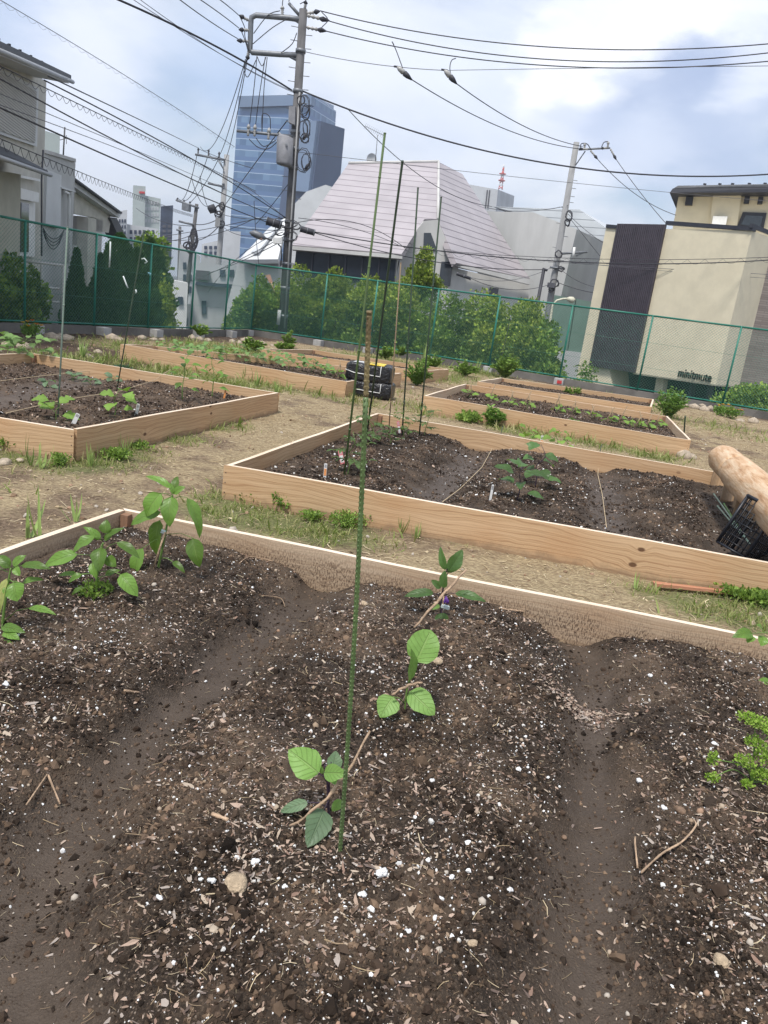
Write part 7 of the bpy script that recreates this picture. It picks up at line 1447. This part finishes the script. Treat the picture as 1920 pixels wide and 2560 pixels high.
def eggp(label, key, u, v, h, leaves, group, lm='eggplant_dark', sm='stem_purple', size=.11, name='eggplant_plant', cat='eggplant', shape='ovate', asp=.62, fl=False, spread=.11):
    p = Plant(name, label, key, u, v, cat, group, lm, sm); b = p.b; rd = p.rd; pts = [b + Vector((rd.uniform(-.012, .012) * k, rd.uniform(-.01, .01) * k, h * k / 4)) for k in range(5)]; p.stem(pts, .0035 + h * .006, .002)
    for k in range(leaves):
        z = .15 + .85 * (k + .5) / leaves; a = k * 2.4 + rd.uniform(-.4, .4); c = pts[0].lerp(pts[-1], z); d = Vector((math.cos(a), math.sin(a) * .8, rd.uniform(.05, .5))).normalized(); L_ = spread * rd.uniform(.4, 1.0) * (1.15 - .6 * z); s0 = c + d * L_
        tip = s0 + (d * Vector((1, 1, 0)) + Vector((0, 0, rd.uniform(-.7, .25)))).normalized() * size * rd.uniform(.7, 1.15) if False else s0 + Vector((d.x, d.y, rd.uniform(-.6, .3))).normalized() * size * rd.uniform(.7, 1.15)
        mb = MB(); leaf(mb, s0, tip, size * asp * rd.uniform(.85, 1.15), (rd.uniform(-.3, .3), -.35, .9), rnd=rd, shape=shape, na=8, nc=6, droop=.10); o = mb.build('leaf', lm, p.t); mb = MB(); mb.tube([c, (c + s0) / 2 + Vector((0, 0, .01)), s0], [.0018, .0015, .0012], 5); mb.build('leaf_stalk', sm, o)
    return p
eggp('dark stemmed eggplant in the middle bed, in front', 'B', 1292, 1252, .30, 8, 'eggplants in the middle bed', size=.145); eggp('taller eggplant just behind the front one in the middle bed', 'B', 1338, 1216, .36, 8, 'eggplants in the middle bed', size=.145)
eggp('lime green squash seedling left of the orange picture tag', 'B', 1322, 1120, .20, 10, 'squash seedlings by the far board', 'squash_leaf', 'stem_green', .085, 'squash_plant', 'squash plant', 'round', .95, spread=.12); eggp('lime green squash seedling right of the orange picture tag', 'B', 1392, 1128, .24, 10, 'squash seedlings by the far board', 'squash_leaf', 'stem_green', .09, 'squash_plant', 'squash plant', 'round', .95, spread=.12)
# ---- left bed
eggp('front cucumber seedling with a big jagged leaf in the left bed', 'D', 140, 1050, .17, 5, 'cucumber seedlings', 'squash_leaf', 'stem_green', .13, 'cucumber_plant', 'cucumber plant', 'lobed', .9, spread=.08); eggp('cucumber seedling by the dark thin pole in the left bed', 'D', 287, 1038, .24, 7, 'cucumber seedlings', 'squash_leaf', 'stem_green', .12, 'cucumber_plant', 'cucumber plant', 'lobed', .85, spread=.10)
eggp('pepper plant in the left bed next to the string peg', 'D', 456, 998, .52, 13, 'pepper plants in the left bed', 'pepper_leaf', 'stem_green', .13, 'pepper_plant', 'pepper plant', 'lance', .45, spread=.10); eggp('pepper plant nearest the right corner of the left bed', 'D', 530, 992, .54, 13, 'pepper plants in the left bed', 'pepper_leaf', 'stem_green', .13, 'pepper_plant', 'pepper plant', 'lance', .45, spread=.10)
for u, v, lb_ in ((122, 968, 'cabbage seedling nearest the grey-green pole'), (183, 952, 'small seedling left of centre in the left bed'), (225, 962, 'small seedling in the centre of the left bed'), (283, 956, 'small seedling before the blue-green kale')): eggp(lb_, 'D', u, v, .07, 5, 'cabbage seedlings in the left bed', 'cabbage_leaf', 'stem_green', .10, 'cabbage_seedling', 'seedling', 'round', .7, spread=.05)
def bushy(label, key, u, v, w, h, n, m, ls, cat='plant', name='leafy_plant', group=None, z=None):
    b = onsoil(key, u, v) if key else Vector(P(u, v, -.01)); t_ = thing(name, b, label, cat, group); rs = random.Random(int(u + v)); crown(t_, 'foliage', [(b.x + rs.uniform(-.3, .3) * w, b.y + rs.uniform(-.25, .25) * w, b.z + h * rs.uniform(.25, .72), w * .27, w * .25, h * .26) for k in range(9)] + [(b.x, b.y, b.z + h * .4, w * .35, w * .3, h * .42)], n, ls, m, up=.7, shell=.35)
    mb = MB()
    for k in range(7): a = k * .9; mb.tube([b + Vector((.01 * math.cos(a), .01 * math.sin(a), -.01)), b + Vector((w * .12 * math.cos(a), w * .12 * math.sin(a), h * .4)), b + Vector((w * .3 * math.cos(a), w * .28 * math.sin(a), h * .78))], [.005, .004, .002], 5)
    mb.build('stem', 'stem_green', t_); return t_
def sprigs(par, b, w, h, ns, m, ls, nl=13, narrow=.45):
    rs = np.random.default_rng(int(abs(b[0] * 91 + b[1] * 37)) + 5); a = rs.uniform(0, 6.283, ns); ln = rs.uniform(.05, 1, ns) ** .7; L = rs.uniform(.6, 1.05, ns)
    t_ = np.linspace(.12, 1, nl)[None, :]; ox = np.cos(a)[:, None] * (w / 2) * ln[:, None] * t_ ** .8; oy = np.sin(a)[:, None] * (w / 2) * ln[:, None] * t_ ** .8; oz = h * L[:, None] * t_ * np.sqrt(np.clip(1.02 - ln[:, None] ** 2 * t_ * .9, .05, 1))
    pos = np.stack([ox, oy, oz], 2) + np.array(b) ; pos = np.repeat(pos.reshape(-1, 3), 3, 0); n = len(pos); aa = np.repeat(np.repeat(a, nl), 3) + rs.normal(0, 1.3, n)
    out = np.stack([np.cos(aa), np.sin(aa), rs.uniform(.0, 1.1, n)], 1); out /= np.linalg.norm(out, axis=1)[:, None]; ref = np.stack([rs.normal(0, .4, n), rs.normal(0, .4, n), np.ones(n)], 1); sx = np.cross(out, ref); sx /= np.linalg.norm(sx, axis=1)[:, None]
    o = scatter('foliage', pos - np.array(par['_L']), ls * rs.uniform(.6, 1.3, n), LF_V, LF_F, np.stack([sx, out, np.cross(sx, out)], 2), m, asp=np.stack([np.full(n, narrow * 2), np.ones(n), np.ones(n)], 1)); o.parent = par
    mb = MB()
    for k in range(0, ns, 2):
        p_ = [Vector((b[0], b[1], b[2] - .01))] + [Vector((b[0] + ox[k, j], b[1] + oy[k, j], b[2] + oz[k, j])) for j in (2, 6, nl - 1)]; mb.tube(p_, [.004, .003, .002, .001], 4)
    mb.build('stem', 'stem_green', par)
bushy('blue-green curly kale in the left bed', 'D', 309, 945, .30, .16, 900, 'kale_leaves', .035, 'kale', 'kale_plant')
leafcols('potato_leaves', [(0.07, 0.14, 0.035), (0.11, 0.20, 0.05), (0.17, 0.28, 0.07)])
for u, v, w, h, lb_ in ((-5, 895, .6, .26, 'leafy potato bush cut by the left edge of the left bed'), (62, 905, .65, .30, 'broad leafy potato bush at the far left of the left bed')): eggp(lb_, 'D', u, v, h, 30, 'potato bushes', 'potato_leaf', 'stem_green', .12, 'potato_plant', 'potato plant', 'ovate', .7, spread=w * .6)
# ---- long bed behind and its rows
for i, (u, v) in enumerate(((418, 880), (470, 888), (490, 896), (520, 892), (566, 898), (625, 908), (670, 912), (720, 925), (778, 932), (805, 938))):
    sc_ = (.35, .4, .4, .5, .55, .6, .6, .6, .5, .3)[i]
    eggp('leafy plant %s from the left in the long bed' % 'one two three four five six seven eight nine ten'.split()[i], 'E', u, v, .12 + .18 * sc_, int(22 * sc_) + 5, 'row of leafy plants in the long bed', 'potato_leaf', 'stem_green', .12, 'leafy_plant', 'leafy plant', 'ovate', .7, spread=.12 + .25 * sc_)
# seedlings with support sticks
def seedling(label, key, u, v, sticks, group, size=.12, n=4):
    p = eggp(label, key, u, v, .10, n, group, 'squash_leaf', 'stem_green', size, 'bean_seedling', 'seedling', 'round', .75, spread=.07); rd = p.rd; b = p.b
    for k in range(sticks):
        s_ = (-1, 1)[k % 2]; a = b + Vector((s_ * rd.uniform(.05, .09), rd.uniform(-.03, .03), -.03)); MB().tube([a, b + Vector((rd.uniform(-.02, .02) - s_ * .01, rd.uniform(-.02, .02), rd.uniform(.20, .30)))], .008, 5).build('support_stick', 'bamboo', p.t)
NUM = 'leftmost,second from left,third from left,fourth from left,fifth from left,sixth from left,seventh from left,eighth from left,ninth from left,tenth from left,eleventh from left,rightmost'.split(',')
for i, (u, v, k) in enumerate(((1174, 992, 2), (1228, 1002, 1), (1274, 1014, 2), (1318, 1022, 2), (1391, 1030, 3), (1432, 1036, 2), (1478, 1048, 2), (1524, 1058, 2), (1556, 1062, 1), (1596, 1068, 2), (1622, 1072, 1), (1644, 1066, 1))): seedling(NUM[i] + ' stick-supported seedling in the bed before the cream building', 'C', u, v, k, 'stick-supported seedlings')
seedling('pale seedling with leaning sticks beside the soil bags', 'E', 845, 942, 2, 'stick-supported seedlings in the long bed'); seedling('seedling with white flowers left of the soil bags', 'E', 818, 930, 1, 'stick-supported seedlings in the long bed'); seedling('stick-supported seedling in the left part of the long bed', 'E', 558, 893, 2, 'stick-supported seedlings in the long bed')
# ---- weeds and bushes outside the beds
mat('grass_blade', (0.26, 0.36, 0.10), .5, .25, 6)
def tuft(label, u, v, h, n, wd=.012, group='grass tufts', m='grass_blade', spread=.04):
    b = Vector(P(u, v, -.005)); t_ = thing('grass_tuft', b, label, 'grass tuft', group); rd = random.Random(int(u * 3 + v)); mb = MB()
    for k in range(n):
        a = rd.uniform(0, 6.28); o = b + Vector((math.cos(a), math.sin(a), 0)) * rd.uniform(0, spread); L_ = h * rd.uniform(.55, 1.1); ln = rd.uniform(.15, .8)
        leaf(mb, o, o + Vector((math.cos(a) * ln, math.sin(a) * ln, 1)).normalized() * L_, wd * rd.uniform(.7, 1.2), (-math.cos(a), -math.sin(a), .4), rnd=rd, shape='blade', na=6, nc=2, droop=.0, curl=rd.uniform(.05, .45) * -1, wave=0)
    mb.build('blades', m, t_); return t_
for a_ in ((78, 1165, .22, 4, .028, 'broad bladed grass clump at the left corner of the left bed'), (105, 1170, .20, 4, .026, 'arching grass blades before the left bed'), (228, 1165, .20, 16, .010, 'fine grass tuft at the base of the left bed'), (312, 1130, .16, 14, .009, 'fine grass tuft by the middle of the left bed board'), (70, 1345, .20, 3, .03, 'pale broad blade standing behind the nearest bed'), (100, 1345, .28, 2, .018, 'dry reddish blade behind the nearest bed'), (190, 1305, .18, 4, .018, 'green blades behind the nearest bed'), (610, 950, .30, 10, .02, 'upright grass blades before the long bed'), (640, 965, .26, 8, .03, 'broad weed blades before the long bed'), (690, 985, .24, 18, .014, 'weed clump at the far corner of the left bed'),
    (205, 895, .35, 22, .02, 'arching green leek-like clump behind the left bed'), (250, 915, .25, 14, .016, 'small arching clump behind the left bed'), (640, 1250, .16, 16, .008, 'dry grass tuft at the near left corner of the middle bed'), (1000, 1330, .14, 8, .012, 'green blades under the near board of the middle bed'), (1040, 1345, .12, 10, .010, 'small blades right of the ribbed pole'), (1590, 1475, .10, 8, .010, 'grass tuft left of the reddish board'), (1210, 1045, .25, 8, .02, 'blades before the seedling bed'), (1580, 1090, .28, 6, .03, 'arching blades before the seedling bed, right part'), (1520, 1000, .25, 8, .025, 'spiky weed behind the seedling bed'), (1190, 935, .45, 16, .03, 'tall grass by the fence block'), (1060, 905, .5, 14, .03, 'tall grass by the fence behind the poles')):
    tuft(a_[5], a_[0], a_[1], a_[2], a_[3], a_[4])
for a_ in ((1042, 965, .55, .50, 1500, 'feather_leaves', .04, 'dark feathery weed bush beside the tall poles'), (1262, 945, .80, .55, 1600, 'weed_leaves', .05, 'bright green weed bush left of the almost empty bed'), (1428, 1002, .42, .28, 1100, 'weed_leaves', .035, 'low round green plant between the two seedling beds'), (1668, 1045, .70, .55, 2200, 'feather_leaves', .04, 'feathery green bush at the right end of the beds'), (1080, 925, .6, .4, 900, 'weed_leaves', .045, 'light green weeds behind the dark bush'), (1160, 940, .7, .35, 900, 'weed_leaves', .045, 'light green weeds right of the poles by the fence'), (960, 900, .5, .4, 700, 'weed_leaves', .05, 'pale green weeds behind the bare bed'),
    (630, 880, .55, .3, 900, 'weed_leaves', .05, 'bright green weed clump behind the long bed, left'), (710, 888, .5, .3, 800, 'weed_leaves', .05, 'bright green weed clump behind the long bed, right'), (720, 870, .35, .4, 400, 'weed_leaves', .05, 'slender weed on the bare bed far side'), (300, 1145, .30, .09, 500, 'weed_leaves', .022, 'green weed clump at the left bed board'), (345, 1120, .26, .07, 400, 'weed_leaves', .02, 'low weeds under the left bed board'), (20, 1120, .3, .12, 600, 'weed_leaves', .022, 'feathery weed at the left edge below the bed'), (150, 1165, .16, .1, 300, 'weed_leaves', .018, 'small weed at the corner of the left bed'), (620, 1255, .24, .1, 700, 'weed_leaves', .015, 'clover patch at the near left corner of the middle bed'), (705, 1275, .14, .13, 300, 'weed_leaves', .022, 'upright dock-like weed before the middle bed'), (860, 1315, .30, .11, 900, 'weed_leaves', .014, 'yellow flecked clover patch under the middle bed board'),
    (780, 1300, .2, .08, 400, 'weed_leaves', .014, 'clover strip left of the ribbed pole'), (1720, 1452, .22, .08, 500, 'weed_leaves', .014, 'clover above the reddish board'), (1840, 1490, .28, .08, 600, 'weed_leaves', .022, 'clover clump at the right end of the reddish board'), (1900, 1510, .26, .1, 700, 'weed_leaves', .022, 'clover clump at the right edge of the grass'), (1230, 1065, .26, .28, 500, 'feather_leaves', .05, 'dark broadleaf weed before the seedling bed'), (1430, 1085, .22, .22, 350, 'feather_leaves', .045, 'second dark broadleaf weed before the seedling bed'), (1170, 1055, .4, .16, 500, 'weed_leaves', .04, 'weeds before the left end of the seedling bed'), (1865, 1005, .8, .5, 1000, 'weed_leaves', .05, 'pale leafy plants at the foot of the right fence'), (1920, 1000, .7, .35, 700, 'weed_leaves', .05, 'leafy plants at the right edge by the fence'), (500, 840, .5, .3, 500, 'weed_leaves', .05, 'weeds by the concrete blocks on the left'), (1000, 890, .5, .25, 500, 'weed_leaves', .05, 'low weeds along the back fence')):
    if a_[3] < .2: bushy(a_[7], None, a_[0], a_[1], a_[2], a_[3], a_[4], a_[5], a_[6], 'weed', 'weed_clump', 'weed clumps')
    else: b_ = Vector(P(a_[0], a_[1], -.01)); t_ = thing('weed_clump', b_, a_[7], 'weed', 'weed clumps'); sprigs(t_, b_, a_[2] * 1.1, a_[3] * 1.1, max(12, a_[4] // 26), a_[5], a_[6] * 1.25, narrow=.30 if a_[5] == 'feather_leaves' else .45)
# marigolds
mat('petal_orange', (.80, .25, .02), .5, .15, 40); mat('petal_yellow', (.85, .50, .03), .5, .1, 40)
for lb_, u, v, fl in (('marigold with yellow and orange flowers at the left by the fence', 80, 840, ((-.10, .02, .34, 1), (.02, 0, .38, 0), (-.2, 0, .3, 1), (.12, 0, .30, 0), (-.02, -.08, .24, 1), (.2, .05, .28, 1))), ('yellow flowered marigold near the right fence', 1806, 1040, ((-.18, 0, .30, 1), (-.05, .05, .34, 1), (.08, 0, .36, 1), (.14, -.05, .28, 1))), ('orange flowered marigold near the right fence', 1826, 1046, ((-.12, 0, .24, 0), (.02, 0, .26, 0), (.14, 0, .27, 0), (.24, 0, .28, 0)))):
    t_ = bushy(lb_, None, u, v, .42, .26, 600, 'feather_leaves', .035, 'marigold', 'marigold_plant', 'marigolds')
    for x, y_, z, c in fl:
        mb = MB(); b = Vector(t_['_L']) + Vector((x * .8, y_ - .03, z * .72))
        for k in range(14): a = k * 2.4; q_ = Vector((math.cos(a), math.sin(a), .35 + .04 * k)).normalized(); leaf(mb, b, b + q_ * .055, .032, (0, 0, 1), shape='round', na=3, nc=2, droop=.1, rnd=random)
        mb.build('flower', 'petal_yellow' if c else 'petal_orange', t_)
